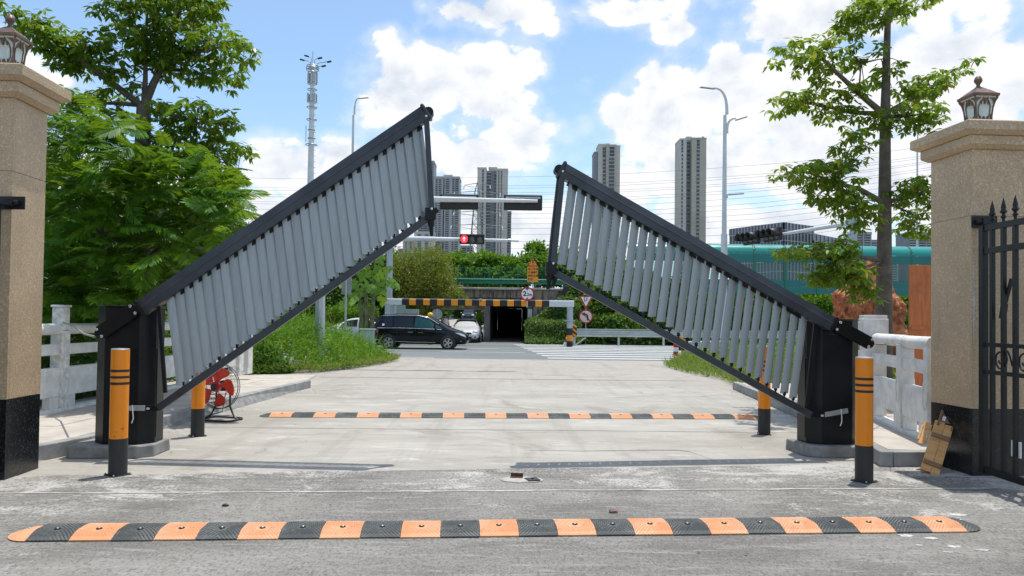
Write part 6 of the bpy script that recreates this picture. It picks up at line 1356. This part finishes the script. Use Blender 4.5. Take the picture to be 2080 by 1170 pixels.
layered_tree('big leafy tree with tiered branches rising above the feathery tree', 14.0,
    [(286, 760, .20), (287, 560, .175), (288, 400, .155), (290, 290, .14), (292, 215, .125)],
    [([(292, 218, 0), (240, 178, -.3), (175, 132, -.7), (120, 95, -.9), (60, 50, -1.1)], .075, .02), ([(292, 214, 0), (230, 210, .2), (150, 212, .4)], .05, .015), ([(293, 214, 0), (312, 170, 0), (330, 130, .1), (350, 70, .2), (370, 10, .2)], .085, .025), ([(292, 214, 0), (296, 160, -.1), (296, 90, -.2), (300, 20, -.2)], .06, .02),
     ([(292, 222, 0), (340, 232, -.3), (400, 250, -.6), (460, 250, -.8)], .05, .014), ([(330, 130, .1), (390, 110, -.1), (450, 95, -.3), (500, 100, -.5)], .04, .012), ([(330, 140, .1), (380, 145, .4), (440, 160, .7)], .035, .012), ([(289, 305, 0), (350, 312, .2), (430, 305, .4), (490, 308, .5)], .045, .014), ([(296, 90, -.2), (250, 70, -.4), (215, 20, -.5)], .03, .01)],
    [(70, 45, 46, 26, -1.1), (110, 75, 48, 36, -.9), (160, 105, 50, 40, -.7), (130, 120, 40, 30, -.7), (195, 95, 22, 22, -.6), (235, 20, 40, 30, -.5), (300, 30, 70, 36, -.2), (380, 15, 70, 30, .2), (420, 10, 50, 25, .1), (330, -30, 110, 40, 0), (260, 90, 55, 40, -.4), (320, 95, 55, 45, 0),
     (380, 80, 60, 36, 0), (440, 88, 55, 28, -.3), (495, 105, 34, 26, -.5), (400, 130, 60, 34, .2), (455, 150, 55, 26, .6), (350, 140, 40, 26, .2), (230, 150, 30, 18, -.3), (265, 165, 26, 22, -.2), (205, 195, 60, 20, .3), (160, 198, 40, 20, .4),
     (345, 230, 40, 26, -.3), (400, 235, 55, 34, -.6), (450, 240, 34, 26, -.8), (370, 270, 50, 24, -.3), (440, 300, 60, 28, .4), (490, 305, 26, 18, .5), (400, 335, 70, 30, .3), (330, 290, 40, 26, .2)], (0.155, 0.062), 0.032, bL)

def frond_mesh(name, L, pairs, pl, w, seed):
    r = np.random.default_rng(seed); V = []; 
    for i in range(pairs):
        s = (i + 1) / pairs; base = np.array([0, L * (0.12 + 0.88 * s), -0.16 * L * s * s]); ln = pl * (0.55 + 0.8 * math.sin(math.pi * min(1, s * 0.85 + 0.12)))
        for sg in (1, -1):
            a = math.radians(58 - 26 * s + r.normal(0, 4)); D = np.array([[sg * math.sin(a), math.cos(a), -0.18 + r.normal(0, .05)]])
            V.append(leaves6(base[None], D, np.array([[0, -0.1, 1.0]]), np.array([ln]), np.array([w]), 0.15))
    V = np.concatenate(V).reshape(-1, 6, 3); tp = np.array([[0, L, -0.16 * L]])
    V = np.concatenate([V, leaves6(tp, np.array([[0, 1, -.3]]), np.array([[0, 0, 1.0]]), np.array([pl * .8]), np.array([w]), 0.1).reshape(1, 6, 3)])
    rach = [np.array([[0.004, L * a, -0.16 * L * a * a], [0.004, L * b, -0.16 * L * b * b], [0, L * b, -0.16 * L * b * b + .004], [-0.004, L * b, -0.16 * L * b * b], [-0.004, L * a, -0.16 * L * a * a], [0, L * a, -0.16 * L * a * a + .004]]) for a, b in ((0, .35), (.35, .7), (.7, 1))]
    return np.concatenate([V, np.stack(rach)]).reshape(-1, 3)
def feathery_tree():
    base = P(300, 700, 13.2); base.z = 0; t = thing('feathery_tree', 'wide tree of bright feathery fronds behind the stone railing, in front of the layered tree', 'tree', base); off = np.array(base)
    W_ = lambda x, y, d: P(x, y, d) - base
    fv = [frond_mesh('frond', L, k, pl, w, i) for i, (L, k, pl, w) in enumerate(((.60, 16, .18, .034), (.72, 19, .20, .036), (.50, 14, .16, .032), (.66, 18, .17, .032)))]
    fm = [np_mesh('frond', v, 6, M['l_frond']) for v in fv]
    r0 = W_(300, 690, 13.2); r0.z = 0
    limb_mesh(t, [([r0, W_(296, 560, 13.0), W_(270, 430, 12.6), W_(220, 330, 12.2)], .09, .02), ([W_(292, 540, 13), W_(350, 470, 12.4), W_(430, 400, 12)], .05, .012), ([W_(275, 500, 13), W_(200, 470, 12.2), W_(140, 420, 11.8)], .045, .012), ([W_(296, 560, 13), W_(240, 545, 12.0), W_(170, 540, 11.4)], .04, .012), ([W_(300, 600, 13), W_(370, 530, 12), W_(440, 470, 11.6)], .035, .012)])
    B = [(185, 270, 75, 36), (250, 250, 80, 26), (140, 320, 50, 50), (220, 330, 80, 50), (310, 335, 80, 40), (390, 360, 85, 40), (430, 395, 52, 34), (190, 400, 90, 50), (300, 420, 100, 50), (400, 440, 85, 40), (150, 480, 55, 60), (240, 490, 90, 50), (340, 500, 90, 45), (420, 500, 60, 35), (140, 570, 45, 60), (220, 575, 90, 45), (320, 565, 80, 36), (180, 630, 75, 30), (255, 610, 60, 30), (455, 440, 30, 30)]
    A = np.array([b[2] * b[3] for b in B], float); A /= A.sum(); pos = []; ctr = np.array(P(290, 450, 14.2))
    for _ in range(980):
        x, y, rx, ry = B[rng.choice(len(B), p=A)]; a = rng.random() * 6.283; q = math.sqrt(rng.random()); pos.append(P(x + rx * q * math.cos(a), y + ry * q * math.sin(a), rng.uniform(11.0, 14.6)))
    pos.sort(key=lambda p: p.y); rest = []
    for i, p in enumerate(pos):
        out = np.array(p) - ctr; az = math.atan2(out[1] - 1.2, out[0]) + rng.normal(0, 0.75); tilt = math.radians(rng.normal(2, 16)); roll = math.radians(rng.normal(0, 22)); sc = rng.uniform(0.7, 1.2)
        R = Matrix.Rotation(az - math.pi / 2, 3, 'Z') @ Matrix.Rotation(tilt, 3, 'X') @ Matrix.Rotation(roll, 3, 'Y')
        if i < 300:
            o = put('frond', fm[i % 4], t, p - base, R.to_euler()); o.scale = (sc, sc, sc)
        else: rest.append((fv[i % 4] * sc) @ np.array(R).T + np.array(p) - off)
    stuff(put('foliage', np_mesh('foliage', np.concatenate(rest), 6, M['l_frond']), t))
feathery_tree()

def mass(name, label, cat, pts, D, L, W, mt, root_kind='stuff', six=False, group=None):
    n = len(pts); N = rng.normal(size=(n, 3)) + np.array([0, -0.3, 0.8]); f = leaves6 if six else leaves4
    V = f(pts, D, N, L, W, 0.15) if six else f(pts, D, N, L, W)
    o = put(name, np_mesh(name, V, 6 if six else 4, M[mt])); tag(o, label, cat, group); 
    if root_kind: o['kind'] = root_kind
    return o
def spread(n, up=0.25): d = rng.normal(size=(n, 3)); d[:, 2] = np.abs(d[:, 2]) * 0.5 + up * rng.normal(size=n); return d
def bush_tree(name, label, blobs, n, L, W, mt, base, trunk=0.09, hollow=0.35, group=None, cat='tree'):
    t = thing(name, label, cat, base, 0, group); off = np.array(base); A = np.array([b[2] * b[3] for b in blobs], float); A /= A.sum(); ps = []; vs = []
    for (x, y, rx, ry, d, rd), a in zip(blobs, A):
        c, r = pxblob(x, y, d, rx, ry, rd); k = int(n * a)
        sub = max(4, int(k / 45)); cc, cv = ell(sub, c, r, hollow)                         # clumps, so that gaps and lit tufts read
        idx = rng.integers(0, sub, k); sz = min(r) * 0.30
        ps.append(cc[idx] + rng.normal(size=(k, 3)) * sz * 0.62); vs.append(cv[idx] + rng.normal(size=(k, 3)) * 0.8)
    p = np.concatenate(ps) - off; D = np.concatenate(vs); D[:, 2] -= 0.1; k = len(p); s = rng.uniform(0.6, 1.3, k)
    p = p[p[:, 2] > -off[2] + 0.02]; D = D[:len(p)]; s = s[:len(p)]; k = len(p)
    stuff(put('crown', np_mesh('crown', leaves4(p, D, rng.normal(size=(k, 3)) + np.array([0, 0, .9]), L * s, W * s), 4, M[mt]), t))
    zc = max(0.5, P(blobs[0][0], blobs[0][1], blobs[0][4]).z - base[2])
    for k_ in range(3): MB().tube([(0.1 * k_ - .1, 0, 0), (0.25 * (k_ - 1), 0.1 * k_, zc * 0.5), (0.7 * (k_ - 1), 0.2 * k_, zc)], [trunk, trunk * 0.7, trunk * 0.3], 7).build('trunk', M['bark'], t, smooth=True)
    return t
def gb(x, d, z=0.0): p = P(x, 640, d); return (p.x, d, z)
# bushes and trees along the far side of the street
bush_tree('yellow_bush', 'yellowish green bushy tree overhanging the left end of the bridge', [(862, 560, 62, 52, 44.5, 1.8), (835, 590, 48, 50, 44.2, 1.6), (900, 590, 46, 34, 44.2, 1.4), (870, 525, 40, 24, 44.8, 1.3), (815, 540, 30, 34, 45, 1.3), (925, 607, 26, 16, 44.0, 0.7), (850, 630, 50, 22, 43.6, 1.0)], 26000, 0.17, 0.055, 'l_yellow', gb(862, 44.8))
DK = [('dense dark green tree directly behind the raised barrier, left of the banana plant', [(520, 560, 60, 90, 46, 2.2), (500, 640, 60, 50, 45, 1.6), (560, 610, 50, 60, 45, 1.6)], 46),
      ('dense dark tree behind the grey signal mast pole and the weeds', [(620, 560, 60, 80, 45.6, 2.2), (650, 630, 55, 50, 44.6, 1.6), (600, 640, 50, 40, 44.6, 1.5)], 46),
      ('shady tree behind the back of the rectangular sign', [(705, 560, 50, 70, 46, 2.0), (720, 620, 50, 50, 45, 1.5), (690, 640, 40, 30, 44.5, 1.2)], 46.2),
      ('dark tree between the banana plant and the striped height bar', [(780, 570, 40, 60, 46.2, 1.8), (765, 630, 40, 45, 45, 1.3), (810, 640, 30, 35, 45, 1.2)], 46.4)]
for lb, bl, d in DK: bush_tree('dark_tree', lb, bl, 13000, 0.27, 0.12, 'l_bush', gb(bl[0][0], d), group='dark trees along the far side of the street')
for lb, bl, d in (('dark bushy tree standing in the gloom behind the feathery tree, nearer the granite pillar', [(170, 430, 80, 90, 20, 1.6), (150, 560, 70, 90, 19.5, 1.5), (240, 520, 60, 80, 20.5, 1.5)], 20.3), ('dark bushy tree standing in the gloom behind the feathery tree, nearer the barrier beam', [(340, 450, 85, 80, 21, 1.7), (300, 580, 80, 80, 20, 1.5), (420, 520, 70, 60, 21, 1.5), (440, 430, 45, 40, 21, 1.2)], 21)):
    bush_tree('dark_tree', lb, bl, 15000, 0.19, 0.085, 'l_bush', gb(bl[0][0], d), group='dark trees behind the feathery tree')
FT = [('round green tree on the far side of the bridge, left of the lattice pylon foot', [(925, 538, 34, 22, 58, 1.5), (905, 560, 30, 22, 57, 1.3)]), ('broad green tree on the far side of the bridge under the red signal', [(975, 535, 42, 22, 58, 1.8), (960, 560, 40, 20, 57, 1.4), (1000, 560, 30, 20, 57, 1.2)]),
      ('low green tree on the far side of the bridge left of the amber warning sign', [(1035, 548, 34, 20, 58, 1.5), (1050, 565, 30, 18, 57, 1.2)]), ('tall green tree on the far side of the bridge behind the amber warning sign', [(1090, 520, 24, 22, 60, 1.2), (1078, 545, 30, 26, 59, 1.4), (1110, 550, 28, 30, 59, 1.4)]),
      ('green tree on the far side of the bridge behind the lower barrier tip', [(1150, 545, 34, 34, 60, 1.6), (1180, 565, 40, 26, 59, 1.5)]), ('green tree behind the lower barrier slats, at the end of the teal noise barrier', [(1235, 560, 50, 34, 60, 2.0), (1290, 575, 40, 25, 59, 1.5)])]
for lb, bl in FT: bush_tree('green_tree', lb, bl, 9000, 0.30, 0.15, 'l_far', gb(bl[0][0], 58.5, 3.35 if True else 0), group='green trees beyond the bridge')
bush_tree('hanging_bush', 'small bright bush beside the tunnel pier inside the underpass', [(984, 646, 14, 17, 58, 0.5), (978, 655, 12, 12, 57, .4)], 2500, 0.13, 0.07, 'l_weed', gb(982, 58), 0.03, cat='bush')
for i, (lb, x) in enumerate((('dark tree at the far end of the underpass road, left of the parked dark car', 880), ('dark tree at the far end of the underpass road, right of the parked dark car', 1000), ('dark tree at the far end of the underpass road, straight behind the parked dark car', 945))):
    bush_tree('shade_tree', lb, [(x, 590, 34, 50, 106 + 2 * i, 2.5), (x, 625, 40, 24, 105 + 2 * i, 2.0)], 6000, 0.5, 0.26, 'l_bush', gb(x, 106 + 2 * i, 1.2), group='dark trees beyond the underpass')
bush_tree('kerb_shrub', 'pale green shrub at the far kerb below the back of the rectangular sign', [(690, 640, 34, 22, 42.4, 0.6), (735, 640, 34, 20, 42.6, .6)], 5000, 0.15, 0.06, 'l_weed', gb(695, 42.5), 0.02, cat='shrub')
bush_tree('kerb_shrub', 'yellowish low shrub at the far kerb right of the mast pole', [(665, 650, 26, 12, 42.4, 0.6)], 2500, 0.13, 0.055, 'l_yellow', gb(665, 42.4), 0.02, cat='shrub')
def banana():
    b = gb(748, 39); t = thing('banana_plant', 'banana plant with long arching torn leaves beside the far signal mast', 'banana plant', b); W_ = lambda x, y, d=39: P(x, y, d) - Vector(b)
    for x0, x1, y in ((745, 742, 585), (756, 760, 570), (735, 728, 600)): MB().tube([(W_(x0, 660).x, 0, 0), W_(x0, 640), W_(x1, y)], [.16, .13, .07], 9).build('stem', mat('banana_stem', (0.12, 0.13, 0.05), 0.7, var=0.4, scale=6), t, smooth=True)
    L = [(742, 585, 700, 560, 690, 585, .3), (742, 585, 735, 530, 722, 520, .3), (760, 570, 772, 520, 778, 512, .26), (760, 570, 795, 560, 812, 590, .3), (742, 588, 720, 590, 712, 622, .28), (760, 572, 780, 580, 776, 625, .34), (760, 570, 745, 535, 735, 545, .25), (728, 600, 700, 600, 690, 630, .28), (760, 570, 785, 540, 800, 545, .28), (742, 585, 755, 575, 768, 600, .3)]
    for i, (x0, y0, x1, y1, x2, y2, w) in enumerate(L):
        a, m_, c = W_(x0, y0), W_(x1, y1, 39 + random.uniform(-.8, .5)), W_(x2, y2, 39 + random.uniform(-1.2, .5)); n = 14; bb = MB(); vs = []
        for k in range(n + 1):
            u = k / n; p = a * (1 - u) ** 2 + m_ * 2 * u * (1 - u) + c * u * u; tg = (m_ - a) * (1 - u) + (c - m_) * u; s = tg.cross(Vector((0.2, -1, 0.3))).normalized(); ww = w * math.sin(math.pi * min(1, 0.10 + u * 0.9)) ** 0.6 * random.uniform(.8, 1.1)
            vs += [p + s * ww - Vector((0, 0, ww * .35)), p, p - s * ww - Vector((0, 0, ww * .35))]
        fs = []
        for k in range(n):
            if k % 3 != 2: fs.append((3 * k, 3 * k + 1, 3 * k + 4, 3 * k + 3))
            else: fs.append((3 * k, 3 * k + 1, 3 * k + 4))
            if k % 4 != 1: fs.append((3 * k + 1, 3 * k + 2, 3 * k + 5, 3 * k + 4))
            else: fs.append((3 * k + 1, 3 * k + 2, 3 * k + 5))
        bb.add(vs, fs).build('leaf', M['l_banana'], t, smooth=False)
banana()

# weeds, grass, creepers: nobody could count them
def inpoly(P_, poly):
    x, y = P_[:, 0], P_[:, 1]; r = np.zeros(len(P_), bool); j = len(poly) - 1
    for i in range(len(poly)):
        xi, yi = poly[i]; xj, yj = poly[j]; c = ((yi > y) != (yj > y)) & (x < (xj - xi) * (y - yi) / (yj - yi + 1e-9) + xi); r ^= c; j = i
    return r
def dist_poly(P_, poly):
    d = np.full(len(P_), 1e9)
    for a, b in zip(poly, poly[1:] + poly[:1]):
        a, b = np.array(a), np.array(b); ab = b - a; t = np.clip(((P_ - a) @ ab) / (ab @ ab), 0, 1); d = np.minimum(d, np.linalg.norm(P_ - (a + t[:, None] * ab), axis=1))
    return d
def sample(n, poly):
    lo, hi = np.min(poly, 0), np.max(poly, 0); out = []
    while sum(map(len, out)) < n: p = lo + rng.random((n * 2, 2)) * (hi - lo); out.append(p[inpoly(p, poly)])
    return np.concatenate(out)[:n]
def lump(p, s, seed): return np.array([mnoise.noise(Vector((x * s + seed, y * s, seed))) for x, y in p])
WP = [(-6.75, 18.95), (-6.2, 19.3), (-5.2, 19.95), (-4.62, 21.7), (-4.2, 24.0), (-4.05, 25.6), (-4.5, 27.0), (-13, 27.0), (-13, 17.8), (-7.4, 17.8)]
def weeds(n, L, W, mt, name, label, poly, hfun, up, six=False):
    p = sample(n, poly); h = hfun(p); u = rng.random(n) ** 0.55; z = h * u + 0.02
    D = rng.normal(size=(n, 3)); D[:, 2] = D[:, 2] * .6 + up; s = rng.uniform(.6, 1.35, n)
    return mass(name, label, name.replace('_', ' '), np.column_stack([p, z]), D, L * s, W * s, mt, six=six)
def hl(p):
    e = np.clip(dist_poly(p, WP) / 0.9, 0, 1) ** 0.6; hm = np.interp(p[:, 0], [-13, -8, -6.3, -5.1, -4.2], [1.9, 1.75, 1.45, 0.70, 0.42])
    return e * hm * (0.85 + 0.45 * lump(p, 0.9, 3.0)) + 0.06
weeds(42000, 0.115, 0.048, 'l_weed', 'tall_weeds', 'mass of bright green weeds beside the driveway in front of the black van', WP, hl, 0.35)
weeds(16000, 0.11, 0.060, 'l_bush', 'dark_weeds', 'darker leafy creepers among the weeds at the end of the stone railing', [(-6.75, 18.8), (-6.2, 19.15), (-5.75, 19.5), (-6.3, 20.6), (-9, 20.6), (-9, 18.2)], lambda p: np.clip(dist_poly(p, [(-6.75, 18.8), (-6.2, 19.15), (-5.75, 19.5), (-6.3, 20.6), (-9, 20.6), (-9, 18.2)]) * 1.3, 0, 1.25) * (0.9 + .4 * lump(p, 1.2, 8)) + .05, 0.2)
weeds(5000, 0.55, 0.014, 'l_weed', 'weed_stalks', 'thin grassy stalks standing out of the weeds beside the driveway', WP, lambda p: hl(p) * 1.02, 1.6)
weeds(5000, 0.12, 0.016, 'l_grass', 'grass_fringe', 'yellowing grass fringe along the edge of the weeds', [(-6.9, 18.8), (-5.15, 19.8), (-4.5, 21.6), (-4.0, 24.0), (-3.85, 25.8), (-4.1, 25.9), (-4.35, 24.2), (-4.9, 22.2), (-5.5, 20.4), (-6.8, 19.3)], lambda p: 0.16 + 0.0 * p[:, 0], 0.9)
gp = [G(1347, 744), G(1372, 752), G(1410, 762), G(1468, 773)]
GP = [(q.x, q.y) for q in gp] + [(5.15, 16.8), (9, 16.8), (9.5, 27.0), (6.4, 27.0)]
hg = lambda p: np.clip(dist_poly(p, GP) / 0.6, 0.1, 1) * 0.42 * (0.9 + .6 * lump(p, 1.4, 5)) + .02
weeds(16000, 0.24, 0.013, 'l_grass', 'grass', 'long yellowish grass in the corner patch beside the driveway', GP, hg, 1.5)
weeds(12000, 0.085, 0.036, 'l_weed', 'low_weeds', 'leafy low weeds mixed into the grassy corner patch', GP, hg, 0.3)
RP = [(6.6, 9.5), (9.5, 9.5), (14, 16), (14, 27), (6.6, 27), (6.3, 16.8)]
weeds(24000, 0.13, 0.06, 'l_weed', 'roadside_weeds', 'weeds growing behind the stone railing around the red rock', RP, lambda p: np.clip((p[:, 0] - 6.2) * .6, .15, 1.0) * (0.8 + .5 * lump(p, .8, 2)), 0.25)
LP = [(-7.0, 7.0), (-7.0, 17.6), (-14, 17.6), (-14, 7)]
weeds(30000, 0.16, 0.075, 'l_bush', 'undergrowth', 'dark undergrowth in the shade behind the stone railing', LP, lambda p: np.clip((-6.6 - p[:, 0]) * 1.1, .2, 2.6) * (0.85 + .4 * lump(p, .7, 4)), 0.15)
def slope(n, x0, x1, f, off, L, W, mt, name, label, lumpk=0.35):
    x = rng.uniform(x0, x1, n); u = rng.random(n); y, z = f(x, u); nl = np.array([mnoise.noise(Vector((a * .55, b * 1.7, 1.0))) for a, b in zip(x, z)])
    p = np.column_stack([x, y - off * rng.random(n) - lumpk * (nl + .3), np.maximum(0.03, z + off * .6 * rng.random(n) + lumpk * nl)]); D = rng.normal(size=(n, 3)) + np.array([0, -.5, .1]); s = rng.uniform(.6, 1.35, n)
    return mass(name, label, name.replace('_', ' '), p, D, L * s, W * s, mt)
emb_f = lambda x, u: (46.6 + 1.9 * u, 3.35 * u)
slope(34000, 9.5, 32, emb_f, 0.55, 0.22, 0.11, 'l_weed', 'slope_weeds', 'bright weeds covering the embankment below the teal noise barrier')
slope(26000, 3.4, 11, lambda x, u: (45.0 + 2.6 * u, 3.5 * u), 0.9, 0.27, 0.14, 'l_bush', 'slope_thicket', 'dark thicket on the embankment behind the yield sign and guardrail', 0.6)
slope(20000, 0.85, 4.1, lambda x, u: (43.6 + 2.6 * u + 0.25 * np.sin(x * 3), np.clip((1.1 + 0.62 * (x - .8)) * u, 0, 2.55)), 0.35, 0.15, 0.08, 'l_vine', 'creeper_slope', 'pale creepers covering the slope right of the dark tunnel mouth', 0.38)
slope(30000, -60, -7.4, emb_f, 0.9, 0.30, 0.15, 'l_bush', 'embankment_thicket', 'thicket on the embankment behind the far kerb trees', 0.5)

# ---------------------------------------------------------------- red rock
def rock():
    c = P(1764, 640, 15.4); t = thing('garden_rock', 'rugged reddish orange standing rock behind the stone railing and the bare trunk', 'rock', (c.x, 15.4, 0)); s = 15.4 / FPX
    nu, nv = 72, 56; vs = []; fs = []
    prof = [(760, 76), (690, 72), (650, 66), (620, 64), (600, 58), (575, 38), (555, 24), (538, 12), (529, 2)]
    ctr = [(760, 1766), (690, 1768), (620, 1762), (600, 1756), (575, 1768), (529, 1766)]
    for j in range(nv + 1):
        y = 760 + (529 - 760) * j / nv; r = np.interp(-y, [-a for a, _ in prof], [b for _, b in prof]); cx = np.interp(-y, [-a for a, _ in ctr], [b for _, b in ctr])
        z = P(cx, y, 15.4).z; z = max(z, 0.0); x0 = (cx - 1764) * s
        for k in range(nu):
            a = 2 * math.pi * k / nu; q = Vector((math.cos(a) * 1.6, math.sin(a) * 1.6, z * 1.5)); f = 1 + 0.24 * mnoise.fractal(q * 1.3, 0.9, 2.0, 5) + 0.05 * mnoise.noise(q * 6)
            sq = 1 / max(abs(math.cos(a)) ** 0.8, abs(math.sin(a)) ** 0.8, .8) * .92
            vs.append((x0 + r * s * f * sq * math.cos(a), r * s * 0.75 * f * sq * math.sin(a), z + (0.06 * mnoise.noise(q * 3) if 0 < j < nv else 0)))
    for j in range(nv): fs += [(j * nu + k, j * nu + (k + 1) % nu, (j + 1) * nu + (k + 1) % nu, (j + 1) * nu + k) for k in range(nu)]
    fs.append(tuple(range(nv * nu, nv * nu + nu)))
    MB().add(vs, fs).build('boulder', M['rock'], t)
rock()
